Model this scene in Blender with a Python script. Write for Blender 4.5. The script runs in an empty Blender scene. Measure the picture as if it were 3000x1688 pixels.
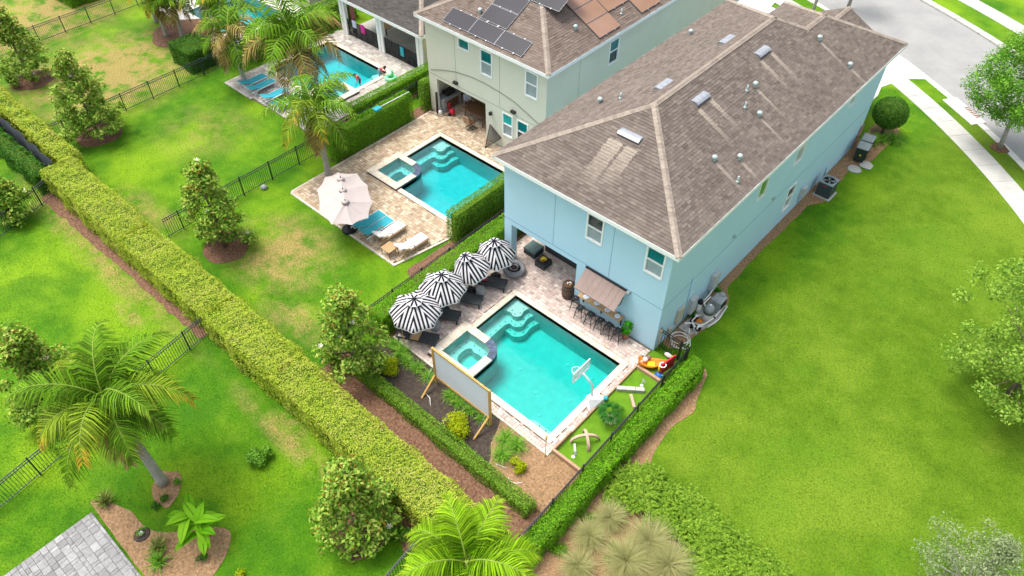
import bpy, bmesh, math, random
import numpy as np
from mathutils import Vector, Matrix
from mathutils.geometry import tessellate_polygon

random.seed(7); rng = np.random.default_rng(7)
SC = bpy.context.scene
COL = SC.collection
R = math.radians

# ------------------------------------------------------------------ camera
CAM_LOC = (9.279, -20.098, 26.397)
FPX, YAW, PITCH, ROLL = 2190.058, -41.561, -46.513, 0.366      # focal length in photo pixels (3000 wide)
_y, _p, _r = R(YAW), R(PITCH), R(ROLL)
_F = Vector((math.sin(_y)*math.cos(_p), math.cos(_y)*math.cos(_p), math.sin(_p)))
_R0 = Vector((math.cos(_y), -math.sin(_y), 0)); _U0 = _R0.cross(_F)
_Rt = math.cos(_r)*_R0 + math.sin(_r)*_U0
_Up = -math.sin(_r)*_R0 + math.cos(_r)*_U0
cam = bpy.data.cameras.new('camera'); cam_o = bpy.data.objects.new('camera', cam); COL.objects.link(cam_o)
cam_o.matrix_world = Matrix(((_Rt.x, _Up.x, -_F.x, CAM_LOC[0]), (_Rt.y, _Up.y, -_F.y, CAM_LOC[1]), (_Rt.z, _Up.z, -_F.z, CAM_LOC[2]), (0, 0, 0, 1)))
cam.sensor_fit = 'HORIZONTAL'; cam.sensor_width = 36; cam.lens = FPX/3000*36
cam.clip_start = .5; cam.clip_end = 2000
SC.camera = cam_o

def G(u, v, z=0.0):
    """point at height z seen at photo pixel (u, v)"""
    d = _F*FPX + _Rt*(u-1500) - _Up*(v-844)
    t = (z-CAM_LOC[2])/d.z
    return Vector(CAM_LOC) + d*t

# ------------------------------------------------------------------ sky, sun, exposure
SUN_EL, SUN_AZ = 70, 255          # azimuth: degrees clockwise from +Y
w = bpy.data.worlds.new('World'); SC.world = w; w.use_nodes = True
nt = w.node_tree; nt.nodes.clear()
sky = nt.nodes.new('ShaderNodeTexSky'); sky.sky_type = 'NISHITA'; sky.sun_disc = False
sky.sun_elevation = R(SUN_EL); sky.sun_rotation = R(SUN_AZ); sky.dust_density = 4.0; sky.air_density = 1.0; sky.ozone_density = 1.0
bw = nt.nodes.new('ShaderNodeRGBToBW'); mixn = nt.nodes.new('ShaderNodeMix'); mixn.data_type = 'RGBA'; mixn.inputs[0].default_value = .62
bg = nt.nodes.new('ShaderNodeBackground'); bg.inputs[1].default_value = .15
wo = nt.nodes.new('ShaderNodeOutputWorld')
nt.links.new(sky.outputs[0], bw.inputs[0]); nt.links.new(sky.outputs[0], mixn.inputs[6]); nt.links.new(bw.outputs[0], mixn.inputs[7])
nt.links.new(mixn.outputs[2], bg.inputs[0]); nt.links.new(bg.outputs[0], wo.inputs[0])
sun = bpy.data.lights.new('sun', 'SUN'); sun.energy = 1.0; sun.angle = R(22); sun.color = (1, .96, .88)
sun_o = bpy.data.objects.new('sun', sun); COL.objects.link(sun_o)
_sd = Vector((math.sin(R(SUN_AZ))*math.cos(R(SUN_EL)), math.cos(R(SUN_AZ))*math.cos(R(SUN_EL)), math.sin(R(SUN_EL))))
sun_o.rotation_euler = _sd.to_track_quat('Z', 'Y').to_euler()
vs = SC.view_settings; vs.view_transform = 'Standard'; vs.look = 'None'; vs.exposure = 1.3; vs.gamma = 1; vs.use_curve_mapping = False
SC.render.engine = 'CYCLES'
SC.cycles.max_bounces = 8; SC.cycles.transparent_max_bounces = 12; SC.cycles.use_denoising = True
SC.cycles.caustics_reflective = False; SC.cycles.caustics_refractive = False

# ------------------------------------------------------------------ materials
def s2l(c):
    if isinstance(c, str):
        c = [int(c[i:i+2], 16)/255 for i in (0, 2, 4)]
        c = [x/12.92 if x <= .04045 else ((x+.055)/1.055)**2.4 for x in c]
    return (c[0], c[1], c[2], 1)

class NT:
    def __init__(s, name):
        s.m = bpy.data.materials.new(name); s.m.use_nodes = True; s.t = s.m.node_tree; s.t.nodes.clear()
        s.out = s.n('ShaderNodeOutputMaterial'); s.geo = s.n('ShaderNodeNewGeometry')
    def n(s, typ, **kw):
        x = s.t.nodes.new(typ)
        for k, v in kw.items():
            setattr(x, k, v)
        return x
    def l(s, a, b): s.t.links.new(a, b)
    def noise(s, scale, detail=3, rough=.55, vec=None, dist=0):
        x = s.n('ShaderNodeTexNoise'); x.inputs['Scale'].default_value = scale; x.inputs['Detail'].default_value = detail
        x.inputs['Roughness'].default_value = rough; x.inputs['Distortion'].default_value = dist
        s.l(vec or s.geo.outputs['Position'], x.inputs['Vector']); return x.outputs['Fac']
    def ramp(s, fac, stops, interp='LINEAR'):
        x = s.n('ShaderNodeValToRGB'); cr = x.color_ramp; cr.interpolation = interp
        while len(cr.elements) < len(stops): cr.elements.new(.5)
        for e, (p, c) in zip(cr.elements, stops):
            e.position = p; e.color = s2l(c) if not isinstance(c, (int, float)) else (c, c, c, 1)
        s.l(fac, x.inputs[0]); return x.outputs[0]
    def mix(s, f, a, b, mode='MIX'):
        x = s.n('ShaderNodeMix'); x.data_type = 'RGBA'; x.blend_type = mode
        for v, i in ((f, 0), (a, 6), (b, 7)):
            if hasattr(v, 'is_linked') or hasattr(v, 'links'): s.l(v, x.inputs[i])
            elif i == 0: x.inputs[0].default_value = v
            else: x.inputs[i].default_value = s2l(v)
        return x.outputs[2]
    def math(s, op, a, b=0.0, c=None):
        x = s.n('ShaderNodeMath', operation=op)
        for v, i in ((a, 0), (b, 1), (c, 2)):
            if v is None: continue
            if hasattr(v, 'links'): s.l(v, x.inputs[i])
            else: x.inputs[i].default_value = v
        return x.outputs[0]
    def rnd(s):
        """one random number per piece, whether it is an object or a loose island"""
        oi = s.n('ShaderNodeObjectInfo')
        return s.math('FRACT', s.math('ADD', s.geo.outputs['Random Per Island'], s.math('MULTIPLY', oi.outputs['Random'], 7.31)))
    def pos(s):
        x = s.n('ShaderNodeSeparateXYZ'); s.l(s.geo.outputs['Position'], x.inputs[0]); return x.outputs
    def bump(s, fac, strength=.3, dist=.02):
        x = s.n('ShaderNodeBump'); x.inputs['Strength'].default_value = strength; x.inputs['Distance'].default_value = dist
        s.l(fac, x.inputs['Height']); return x.outputs[0]
    def bsdf(s, col, rough=.7, metal=0, spec=.3, bump=None, alpha=None):
        b = s.n('ShaderNodeBsdfPrincipled'); b.inputs['Roughness'].default_value = rough; b.inputs['Metallic'].default_value = metal
        b.inputs['Specular IOR Level'].default_value = spec
        if hasattr(col, 'links'): s.l(col, b.inputs['Base Color'])
        else: b.inputs['Base Color'].default_value = s2l(col)
        if bump is not None: s.l(bump, b.inputs['Normal'])
        return b.outputs[0]
    def done(s, sh): s.l(sh, s.out.inputs[0]); return s.m

MATS = {}
def plain(name, c, c2=None, rough=.6, metal=0, spec=.3, scale=6, bump=0, bscale=60, rnd=0, detail=3):
    """base colour c drifting to c2 in noise patches; rnd = brightness spread per piece"""
    t = NT(name); col = c
    if c2 is not None:
        col = t.ramp(t.noise(scale, detail), [(.35, c), (.68, c2)])
    if rnd:
        r = t.rnd(); v = t.math('MULTIPLY_ADD', r, 2*rnd, 1-rnd)
        if not hasattr(col, 'links'): col = t.mix(0.0, c, c)
        hv = t.n('ShaderNodeHueSaturation'); t.l(v, hv.inputs['Value']); t.l(col, hv.inputs['Color']); col = hv.outputs[0]
    b = t.bump(t.noise(bscale, 4), bump) if bump else None
    MATS[name] = t.done(t.bsdf(col, rough, metal, spec, b)); return MATS[name]

def pieces(name, cols, rough=.75, scale=8, bump=.25, bscale=70, stain=None, spec=.25):
    """pieces each taking one of the listed colours, with grain"""
    t = NT(name); r = t.rnd()
    n = len(cols)
    col = t.ramp(r, [(i/max(1, n-1), c) for i, c in enumerate(cols)])
    g = t.noise(scale, 4, .65)
    col = t.mix(1.0, col, t.ramp(g, [(.25, .72), (.75, 1.18)]), 'MULTIPLY')
    if stain:
        sn = t.noise(stain[1], 4, .6)
        col = t.mix(t.ramp(sn, [(stain[2], 0.0), (stain[3], stain[4])]), col, stain[0])
    MATS[name] = t.done(t.bsdf(col, rough, 0, spec, t.bump(t.noise(bscale, 3), bump))); return MATS[name]

def leafmat(name, cols, trans=.35, rough=.55, clump=1.2, clumpv=.35, spec=.08, satv=None):
    """foliage: each leaf a tone of its own, drifting in clumps, some light passing through"""
    t = NT(name); r = t.rnd(); n = len(cols)
    f = t.math('ADD', t.math('MULTIPLY', r, 1-clumpv), t.math('MULTIPLY', t.noise(clump, 3, .6), clumpv))
    col = t.ramp(f, [(.08+.84*i/max(1, n-1), c) for i, c in enumerate(cols)])
    p = t.bsdf(col, rough, 0, spec)
    tr = t.n('ShaderNodeBsdfTranslucent'); t.l(col, tr.inputs[0])
    mx = t.n('ShaderNodeMixShader'); mx.inputs[0].default_value = trans
    t.l(p, mx.inputs[1]); t.l(tr.outputs[0], mx.inputs[2])
    MATS[name] = t.done(mx.outputs[0]); return MATS[name]

def frondmat(name, base, mid, tip):
    """palm leaflets: colour runs from the base of the frond to its (drying) tip, read from the attribute 'tip'"""
    t = NT(name); a = t.n('ShaderNodeAttribute'); a.attribute_name = 'tip'
    r = t.math('MULTIPLY_ADD', t.rnd(), .3, -.15)
    f = t.math('ADD', a.outputs['Fac'], r)
    col = t.ramp(f, [(.0, base), (.45, mid), (.72, mid), (.95, tip)])
    col = t.mix(1.0, col, t.ramp(t.rnd(), [(0, .4), (1, 1.25)]), 'MULTIPLY')
    p = t.bsdf(col, .6, 0, .08); tr = t.n('ShaderNodeBsdfTranslucent'); t.l(col, tr.inputs[0])
    mx = t.n('ShaderNodeMixShader'); mx.inputs[0].default_value = .25
    t.l(p, mx.inputs[1]); t.l(tr.outputs[0], mx.inputs[2])
    MATS[name] = t.done(mx.outputs[0]); return MATS[name]

# ------------------------------------------------------------------ mesh builder
class MB:
    def __init__(s): s.v = []; s.f = []; s.sm = []; s.mi = []; s.uv = {}
    def add(s, vs, fs, smooth=False, mi=0):
        o = len(s.v); s.v.extend([tuple(p) for p in vs])
        for f in fs:
            s.f.append(tuple(i+o for i in f)); s.sm.append(smooth); s.mi.append(mi)
        return s
    def box(s, x0, y0, z0, x1, y1, z1, mi=0, m=None):
        vs = [(x, y, z) for z in (z0, z1) for y in (y0, y1) for x in (x0, x1)]
        if m is not None: vs = [tuple(m @ Vector(p)) for p in vs]
        return s.add(vs, [(0, 2, 3, 1), (4, 5, 7, 6), (0, 1, 5, 4), (2, 6, 7, 3), (0, 4, 6, 2), (1, 3, 7, 5)], False, mi)
    def bbox(s, x0, y0, z0, x1, y1, z1, b=.02, mi=0, m=None):
        """box with chamfered top edges"""
        lo = [(x0, y0), (x1, y0), (x1, y1), (x0, y1)]; hi = [(x0+b, y0+b), (x1-b, y0+b), (x1-b, y1-b), (x0+b, y1-b)]
        vs = [(x, y, z0) for x, y in lo]+[(x, y, z1-b) for x, y in lo]+[(x, y, z1) for x, y in hi]
        if m is not None: vs = [tuple(m @ Vector(p)) for p in vs]
        fs = [(3, 2, 1, 0), (8, 9, 10, 11)]
        for k in (0, 4):
            for i in range(4):
                j = (i+1) % 4; fs.append((k+i, k+j, k+4+j, k+4+i))
        return s.add(vs, fs, False, mi)
    def bar(s, a, b, w, h=None, mi=0, up=(0, 0, 1)):
        """square bar from a to b"""
        a, b = Vector(a), Vector(b); h = h or w; d = (b-a); L = d.length; d.normalize()
        u = Vector(up)
        if abs(d.dot(u)) > .98: u = Vector((0, 1, 0))
        x = d.cross(u).normalized(); y = x.cross(d)
        m = Matrix(((x.x, y.x, d.x, a.x), (x.y, y.y, d.y, a.y), (x.z, y.z, d.z, a.z), (0, 0, 0, 1)))
        return s.box(-w/2, -h/2, 0, w/2, h/2, L, mi, m)
    def tube(s, pts, rad, n=8, mi=0, caps=True, smooth=True):
        pts = [Vector(p) for p in pts]
        if not hasattr(rad, '__len__'): rad = [rad]*len(pts)
        vs = []; pu = None
        for i, p in enumerate(pts):
            d = (pts[min(i+1, len(pts)-1)]-pts[max(i-1, 0)])
            d = d.normalized() if d.length > 1e-9 else Vector((0, 0, 1))
            if pu is None:
                u = Vector((0, 0, 1)) if abs(d.z) < .9 else Vector((1, 0, 0))
            else: u = pu
            x = d.cross(u)
            if x.length < 1e-6: x = d.cross(Vector((0, 1, 0)))
            x.normalize(); y = x.cross(d); pu = y
            for k in range(n):
                a = 2*math.pi*k/n; vs.append(p+(x*math.cos(a)+y*math.sin(a))*rad[i])
        fs = []
        for i in range(len(pts)-1):
            for k in range(n):
                j = (k+1) % n; fs.append((i*n+k, i*n+j, (i+1)*n+j, (i+1)*n+k))
        s.add(vs, fs, smooth, mi)
        if caps:
            o = len(s.v)-len(vs)
            s.f.append(tuple(o+k for k in range(n))[::-1]); s.sm.append(False); s.mi.append(mi)
            s.f.append(tuple(o+(len(pts)-1)*n+k for k in range(n))); s.sm.append(False); s.mi.append(mi)
        return s
    def lathe(s, prof, n=20, c=(0, 0, 0), mi=0, smooth=True, capt=True, capb=True, sx=1, sy=1):
        vs = []
        for r, z in prof:
            for k in range(n):
                a = 2*math.pi*k/n; vs.append((c[0]+r*sx*math.cos(a), c[1]+r*sy*math.sin(a), c[2]+z))
        fs = []
        for i in range(len(prof)-1):
            for k in range(n):
                j = (k+1) % n; fs.append((i*n+k, i*n+j, (i+1)*n+j, (i+1)*n+k))
        s.add(vs, fs, smooth, mi); o = len(s.v)-len(vs)
        if capb: s.f.append(tuple(o+k for k in range(n))[::-1]); s.sm.append(False); s.mi.append(mi)
        if capt: s.f.append(tuple(o+(len(prof)-1)*n+k for k in range(n))); s.sm.append(False); s.mi.append(mi)
        return s
    def prism(s, poly, z0, z1, holes=(), mi=0, sides=True, bottom=False):
        """flat shape (with holes) extruded from z0 to z1"""
        loops = [list(poly)]+[list(h) for h in holes]
        pts = [p for lp in loops for p in lp]
        tris = tessellate_polygon([[Vector((p[0], p[1], 0)) for p in lp] for lp in loops])
        out = []
        for a, b, c in tris:
            A, B, C = pts[a], pts[b], pts[c]
            if (B[0]-A[0])*(C[1]-A[1])-(B[1]-A[1])*(C[0]-A[0]) < 0: a, b, c = a, c, b
            out.append((a, b, c))
        s.add([(p[0], p[1], z1) for p in pts], out, False, mi)
        if bottom: s.add([(p[0], p[1], z0) for p in pts], [t[::-1] for t in out], False, mi)
        if sides:
            for li, lp in enumerate(loops):
                ar = sum(lp[i][0]*lp[(i+1) % len(lp)][1]-lp[(i+1) % len(lp)][0]*lp[i][1] for i in range(len(lp)))
                ccw = ar > 0
                if li: ccw = not ccw
                n = len(lp)
                for i in range(n):
                    a, b = lp[i], lp[(i+1) % n]
                    if not ccw: a, b = b, a
                    s.add([(a[0], a[1], z0), (b[0], b[1], z0), (b[0], b[1], z1), (a[0], a[1], z1)], [(0, 1, 2, 3)], False, mi)
        return s
    def quad(s, a, b, c, d, mi=0, smooth=False): return s.add([a, b, c, d], [(0, 1, 2, 3)], smooth, mi)
    def ball(s, c, r, n=12, m=8, mi=0, sx=1, sy=1, sz=1):
        prof = [(max(.0005, r*math.sin(math.pi*i/m)), -r*sz*math.cos(math.pi*i/m)) for i in range(m+1)]
        return s.lathe(prof, n, c, mi, True, True, True, sx, sy)
    def mesh(s, name):
        me = bpy.data.meshes.new(name); me.from_pydata(s.v, [], s.f)
        me.polygons.foreach_set('use_smooth', s.sm)
        if any(s.mi): me.polygons.foreach_set('material_index', s.mi)
        me.update(); return me

def link(name, me, parent=None, mat=None, loc=None, rotz=0, kind=None):
    o = bpy.data.objects.new(name, me); COL.objects.link(o)
    if me is not None and mat is not None and len(me.materials) == 0:
        for m_ in (mat if isinstance(mat, (list, tuple)) else [mat]):
            me.materials.append(MATS[m_] if isinstance(m_, str) else m_)
    if parent is not None: o.parent = parent
    if loc is not None: o.location = loc
    if rotz: o.rotation_euler = (0, 0, rotz)
    if kind: o['kind'] = kind
    return o
def part(name, mb, mat, parent=None, kind=None, loc=None):
    return link(name, mb.mesh(name), parent, mat, loc, 0, kind)
def struct(name, mb, mat): return part(name, mb, mat, None, 'structure')
def tag(o, label, cat, group=None):
    o['label'] = label; o['category'] = cat
    if group: o['group'] = group
    return o
def thing(name, label, cat, loc=(0, 0, 0), rotz=0, group=None):
    o = bpy.data.objects.new(name, None); COL.objects.link(o); o.empty_display_size = .2
    o.location = loc; o.rotation_euler = (0, 0, rotz)
    return tag(o, label, cat, group)
def solo(name, mb, mat, label, cat, loc=None, rotz=0, group=None):
    """a thing that is a single mesh"""
    return tag(link(name, mb.mesh(name), None, mat, loc, rotz), label, cat, group)
KIDS = {}
def dup(root, loc, rotz=0, label=None, group=None, scale=None):
    """copy of a thing with copies of its parts and sub-parts"""
    r = root.copy(); COL.objects.link(r); r.location = loc; r.rotation_euler = (0, 0, rotz)
    if label: r['label'] = label
    if group: r['group'] = group
    if scale: r.scale = (scale,)*3 if not hasattr(scale, '__len__') else scale
    for ch in KIDS.get(root.name) or [o for o in bpy.data.objects if o.parent == root]:
        c = ch.copy(); COL.objects.link(c); c.parent = r
        for g in [o for o in bpy.data.objects if o.parent == ch]:
            d = g.copy(); COL.objects.link(d); d.parent = c
    return r

# ------------------------------------------------------------------ leaf clouds (numpy)
def unit(a): return a/np.maximum(np.linalg.norm(a, axis=1, keepdims=True), 1e-9)
def leaf_mesh(name, P, N, L, W, tilt=.6, fold=.15, along=None):
    """one folded diamond per point: P centre, N facing direction, L length, W width"""
    n = len(P); N = unit(N+rng.normal(0, tilt, (n, 3)))
    A = along if along is not None else rng.normal(0, 1, (n, 3))
    A = unit(A-N*(A*N).sum(1, keepdims=True)); B = np.cross(N, A)
    L = np.broadcast_to(L, n)[:, None]*(.75+.5*rng.random((n, 1))); W = np.broadcast_to(W, n)[:, None]*(.75+.5*rng.random((n, 1)))
    v = np.empty((n, 4, 3)); v[:, 0] = P-A*L*.5; v[:, 1] = P+B*W*.5+N*W*fold; v[:, 2] = P+A*L*.5; v[:, 3] = P-B*W*.5+N*W*fold
    return raw_mesh(name, v.reshape(-1, 3), np.arange(4*n, dtype=np.int32).reshape(n, 4))
def raw_mesh(name, V, F, attr=None, smooth=False):
    me = bpy.data.meshes.new(name); n = len(F); k = F.shape[1]
    me.vertices.add(len(V)); me.vertices.foreach_set('co', np.ascontiguousarray(V, dtype=np.float32).ravel())
    me.loops.add(n*k); me.loops.foreach_set('vertex_index', np.ascontiguousarray(F, dtype=np.int32).ravel())
    me.polygons.add(n); me.polygons.foreach_set('loop_start', np.arange(0, n*k, k, dtype=np.int32))
    if smooth: me.polygons.foreach_set('use_smooth', np.ones(n, dtype=bool))
    me.update(calc_edges=True)
    if attr is not None:
        a = me.attributes.new(attr[0], 'FLOAT', 'POINT'); a.data.foreach_set('value', np.ascontiguousarray(attr[1], dtype=np.float32).ravel())
    return me
def vnoise(P, s, seed=0):
    """cheap smooth noise from sines, about -1..1"""
    r = np.random.default_rng(seed); out = np.zeros(len(P))
    for i in range(6):
        k = r.normal(0, 1, 3)*s*(1+.5*i); out += np.sin(P@k+r.random()*6.28)/(1+.4*i)
    return out/2.6
# ------------------------------------------------------------------ material library
def lawn_mat():
    t = NT('lawn_grass'); px, py, pz = t.pos()
    big = t.noise(.16, 3, .6); mid = t.noise(.9, 4, .65); fine = t.noise(14, 4, .75); streak = t.noise(45, 2, .6)
    left = t.ramp(mid, [(.28, '3a6808'), (.5, '4a780a'), (.72, '628616')])
    right = t.ramp(mid, [(.28, '49690f'), (.5, '567512'), (.72, '657f1e')])
    sel = t.math('SMOOTH_MIN', t.math('MAXIMUM', t.math('MULTIPLY_ADD', px, .5, -.9), 0.0), 1.0, .1)
    col = t.mix(sel, left, right)
    col = t.mix(t.ramp(big, [(.47, 0.0), (.62, .75)]), col, t.mix(sel, '7c9e18', '6f8822'))
    col = t.mix(t.ramp(t.noise(.21, 3, .6, dist=.6), [(.5, 0.0), (.64, .5)]), col, t.mix(sel, '2f6410', '567c16'))
    # worn, dry turf: patches round the middle of each yard, heavier in the far yards
    dry = None
    for (cx, cy, rx, ry, k) in ((-40.5, -4.5, 5.2, 6.5, 1.15), (-52, -5, 6, 8, 1.0), (-17.6, -7.3, 3.2, 2.6, .85), (-25.5, -10.2, 3.2, .9, .55),
                                (-13.6, -9.6, 2.2, 1.2, .6), (-24.5, -13.7, 9, .8, .7), (-19.5, -14.6, 1.2, .5, .8), (-8.2, -13.8, 4.5, .55, .6), (-30, -4, 3, 3, .35), (-9, -13.3, 1, .5, .8)):
        dx = t.math('DIVIDE', t.math('SUBTRACT', px, cx), rx); dy = t.math('DIVIDE', t.math('SUBTRACT', py, cy), ry)
        d = t.math('SQRT', t.math('ADD', t.math('MULTIPLY', dx, dx), t.math('MULTIPLY', dy, dy)))
        m = t.math('MULTIPLY', t.math('MAXIMUM', t.math('SUBTRACT', 1.25, d), 0.0), k)
        dry = m if dry is None else t.math('MAXIMUM', dry, m)
    dn = t.math('MULTIPLY', dry, t.ramp(t.noise(.8, 5, .7), [(.38, 0.0), (.62, 1.6)]))
    dn = t.math('MINIMUM', t.math('MULTIPLY', dn, .8), .75)
    col = t.mix(dn, col, t.ramp(fine, [(.3, '86703f'), (.7, 'b89a66')]))
    col = t.mix(1.0, col, t.ramp(fine, [(.25, .45), (.5, 1.0), (.75, 1.45)]), 'MULTIPLY')
    col = t.mix(1.0, col, t.ramp(streak, [(.3, .8), (.7, 1.18)]), 'MULTIPLY')
    b = t.bump(t.noise(30, 3, .7), .6, .05)
    MATS['lawn'] = t.done(t.bsdf(col, .8, 0, .12, b))
    # the blades standing on it: same colours, some light passing through
    t = NT('grass_blades'); px, py, pz = t.pos()
    mid = t.noise(.9, 4, .65); sel = t.math('SMOOTH_MIN', t.math('MAXIMUM', t.math('MULTIPLY_ADD', px, .5, -.9), 0.0), 1.0, .1)
    left = t.ramp(mid, [(.30, '447409'), (.5, '54840c'), (.70, '70981c')]); right = t.ramp(mid, [(.28, '4c6e10'), (.5, '5a7c14'), (.72, '6a8820')])
    col = t.mix(sel, left, right)
    col = t.mix(1.0, col, t.ramp(t.rnd(), [(0, .7), (1, 1.35)]), 'MULTIPLY')
    p = t.bsdf(col, .7, 0, .15); tr = t.n('ShaderNodeBsdfTranslucent'); t.l(col, tr.inputs[0]); mx = t.n('ShaderNodeMixShader'); mx.inputs[0].default_value = .3
    t.l(p, mx.inputs[1]); t.l(tr.outputs[0], mx.inputs[2]); MATS['blades'] = t.done(mx.outputs[0])
lawn_mat()

def water_mat():
    for nm, ab in (('pool_water', (1.3, .1, .135)), ('pool_water_blue', (1.35, .11, .085))):
        t = NT(nm)
        wv = t.n('ShaderNodeBump'); wv.inputs['Strength'].default_value = .22; wv.inputs['Distance'].default_value = .05
        t.l(t.noise(2.4, 3, .6, dist=.5), wv.inputs['Height'])
        tr = t.n('ShaderNodeBsdfTransparent'); gl = t.n('ShaderNodeBsdfGlossy'); gl.inputs['Roughness'].default_value = .03
        t.l(wv.outputs[0], gl.inputs['Normal'])
        fr = t.n('ShaderNodeFresnel'); fr.inputs['IOR'].default_value = 1.55; t.l(wv.outputs[0], fr.inputs['Normal'])
        mx = t.n('ShaderNodeMixShader'); t.l(fr.outputs[0], mx.inputs[0]); t.l(tr.outputs[0], mx.inputs[1]); t.l(gl.outputs[0], mx.inputs[2])
        t.l(mx.outputs[0], t.out.inputs['Surface'])
        va = t.n('ShaderNodeVolumeAbsorption'); k = max(ab); va.inputs['Color'].default_value = (1-ab[0]/k*.999, 1-ab[1]/k, 1-ab[2]/k, 1); va.inputs['Density'].default_value = k
        t.l(va.outputs[0], t.out.inputs['Volume']); MATS[nm] = t.m
water_mat()

plain('basin_plaster', 'c6d6d4', 'bacccb', .7, scale=3, bump=.05)
plain('basin_step', 'cdd8d2', 'c0cec8', .7, scale=3)
plain('tile_navy', '1c2733', '2c3b4a', .3, scale=20, spec=.5, rnd=.35)
plain('tile_slate', '3c4a60', '55647a', .35, scale=15, spec=.5, rnd=.4)
plain('grout', '9aa0a2', rough=.9)
pieces('paver_main', ['d2bbb0', 'b09c92', 'dccabe', 'c4aca0', 'e2d4c8', 'bca89c', 'd2c2b6', 'a6948c', 'd8c4b8'], stain=('7a6e64', 1.1, .56, .74, .35))
pieces('paver_neighbour', ['b59d83', 'c8b79c', 'a98f76', 'd2c4ac', 'b7a48b', '9d8670', 'c3ad90'], stain=('8a7256', .5, .5, .72, .5))
pieces('paver_far', ['b9b2aa', 'a49d96', 'c7c1b8', 'b1a79c', '958d86'])
pieces('paver_grey', ['949392', '848382', 'a4a3a2', '797877', '9b9a99', '8d8c8b'])
pieces('paver_border', ['d2c6b6', 'c6b8a6', 'dbd1c3'], bump=.15)
pieces('coping', ['d8ccb8', 'd2c5b0', 'ddd2c0'], rough=.8, bump=.12, scale=3)
plain('sand_joint', '6d6257', '554b42', .95, scale=12)
plain('concrete', 'b9b7b0', 'a8a69f', .85, scale=1.2, bump=.1, detail=6)
plain('concrete_new', 'd0cdc6', 'c2bfb8', .85, scale=1.5, bump=.1, detail=6)
def asphalt():
    t = NT('asphalt'); col = t.ramp(t.noise(.5, 5, .7), [(.3, '8d8c8a'), (.7, '9c9b98')])
    col = t.mix(1.0, col, t.ramp(t.noise(60, 3, .8), [(.3, .85), (.7, 1.12)]), 'MULTIPLY')
    MATS['asphalt'] = t.done(t.bsdf(col, .9, 0, .2, t.bump(t.noise(90, 3), .25)))
asphalt()
plain('mulch', '5c4032', '8a6a52', .95, scale=9, bump=.8, bscale=35, detail=6)
plain('mulch_straw', '806548', 'a78663', .95, scale=9, bump=.8, bscale=35, detail=6)
plain('soil', '3a322c', '52473e', .95, scale=6, bump=.8, bscale=30, detail=6)
pieces('mulch_chip', ['6b4a38', '4c3427', '8d6a50', '5a3d2e', 'a58163'], rough=.95)
pieces('straw_chip', ['b39372', '876a4e', 'd0b28c', '9c7d5c', '68503a', 'c0a27e'], rough=.95)
pieces('soil_chip', ['463c34', '2f2823', '5d5046', '7b6b5c'], rough=.95)
plain('turf_artificial', '56800e', '628c14', .85, scale=2.5, bump=.5, bscale=120)
leafmat('leaf_hedge_yellow', ['5e7e1a', '8aa828', 'a8be36', 'bec84a', 'c6c070', 'aa9a60'], clump=.7, clumpv=.55)
leafmat('leaf_hedge', ['345c14', '557f20', '719e2a', '8fb63c', 'a8c452'], clump=1.1, clumpv=.4)
leafmat('leaf_hedge_bright', ['3f7014', '5f981c', '78b022', '96c436'], clump=1.1, clumpv=.35)
leafmat('leaf_hedge_dark', ['264c14', '3c6c22', '52842c', '6c9c38'], clump=1.1, clumpv=.35)
leafmat('leaf_magnolia', ['3c5e1c', '5c8626', '7aa232', '9aba44', 'b2c45c', 'a89c4c'], clump=1.0, clumpv=.3, rough=.5, trans=.25)
leafmat('leaf_magnolia_tip', ['6c7428', '8c742c', '946a28', '7c8430'], clump=1.5, clumpv=.3)
leafmat('leaf_tree', ['44741e', '5e922a', '78ac38', '98c44e'], clump=1.0, clumpv=.4)
leafmat('leaf_tree_light', ['50782a', '749c36', '98b848', 'b6cc66'], clump=.9, clumpv=.45)
leafmat('leaf_pale', ['5a6e42', '7c8e5c', '9aa87a', 'b7bf9a'], clump=.9, clumpv=.3)
leafmat('leaf_yellow', ['6c8c0e', '98ae14', 'bac41e', 'd4d83a'], clump=2, clumpv=.3, trans=.4)
leafmat('leaf_strap', ['3c7018', '66a02c', '84b63e', 'a6c858'], clump=2, clumpv=.3)
leafmat('leaf_juniper', ['4c701c', '6a9228', '8aac36', 'a8c04a'], clump=1.3, clumpv=.45)
leafmat('leaf_muhly', ['98985a', 'b0ae72', 'c2be8a', '8a9250'], clump=2, clumpv=.2)
leafmat('leaf_banana', ['5c9a14', '72b01c', '8cc02c'], trans=.45, clumpv=.2)
leafmat('leaf_agave', ['5c6c2a', '7f8c40', 'a0a664'], clumpv=.2)
leafmat('leaf_pot', ['2c7a16', '3f9a1c', '5ab42a'], clumpv=.2)
leafmat('leaf_fanpalm', ['2a6a28', '3f8438', '59a04a'], clumpv=.2)
plain('hedge_core', '4c641c', '647e28', .95, scale=8)
plain('bark', '6a5c4c', '857664', .9, scale=12, bump=.5)
plain('bark_grey', '8e8a82', 'a8a49a', .9, scale=9, bump=.4)
plain('palm_trunk', '9a958c', 'b2ada2', .9, scale=7, bump=.4)
plain('palm_boot', '7a5a3a', '9a8050', .9, scale=12, bump=.4)
plain('palm_shaft', '6c8a2a', '8a9a3a', .6, scale=6)
frondmat('frond_green', '466e12', '68941e', '8cac36')
frondmat('frond_yellow', '4e7a14', '86a028', 'd0a43a')
frondmat('frond_dry', '66782c', 'a48e50', 'c4a67a')
frondmat('frond_bright', '5a8e10', '86b01c', 'b4c63c')
plain('black_metal', '17181a', '202226', .45, spec=.5, scale=10)
plain('black_metal_green', '1f2a2c', '2b3a3d', .45, spec=.5, scale=10)
plain('white_trim', 'f4f4f2', 'eeeeeb', .55, scale=4)
plain('white_plastic', 'e8e8e8', 'dedede', .4, spec=.5, scale=5)
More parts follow.
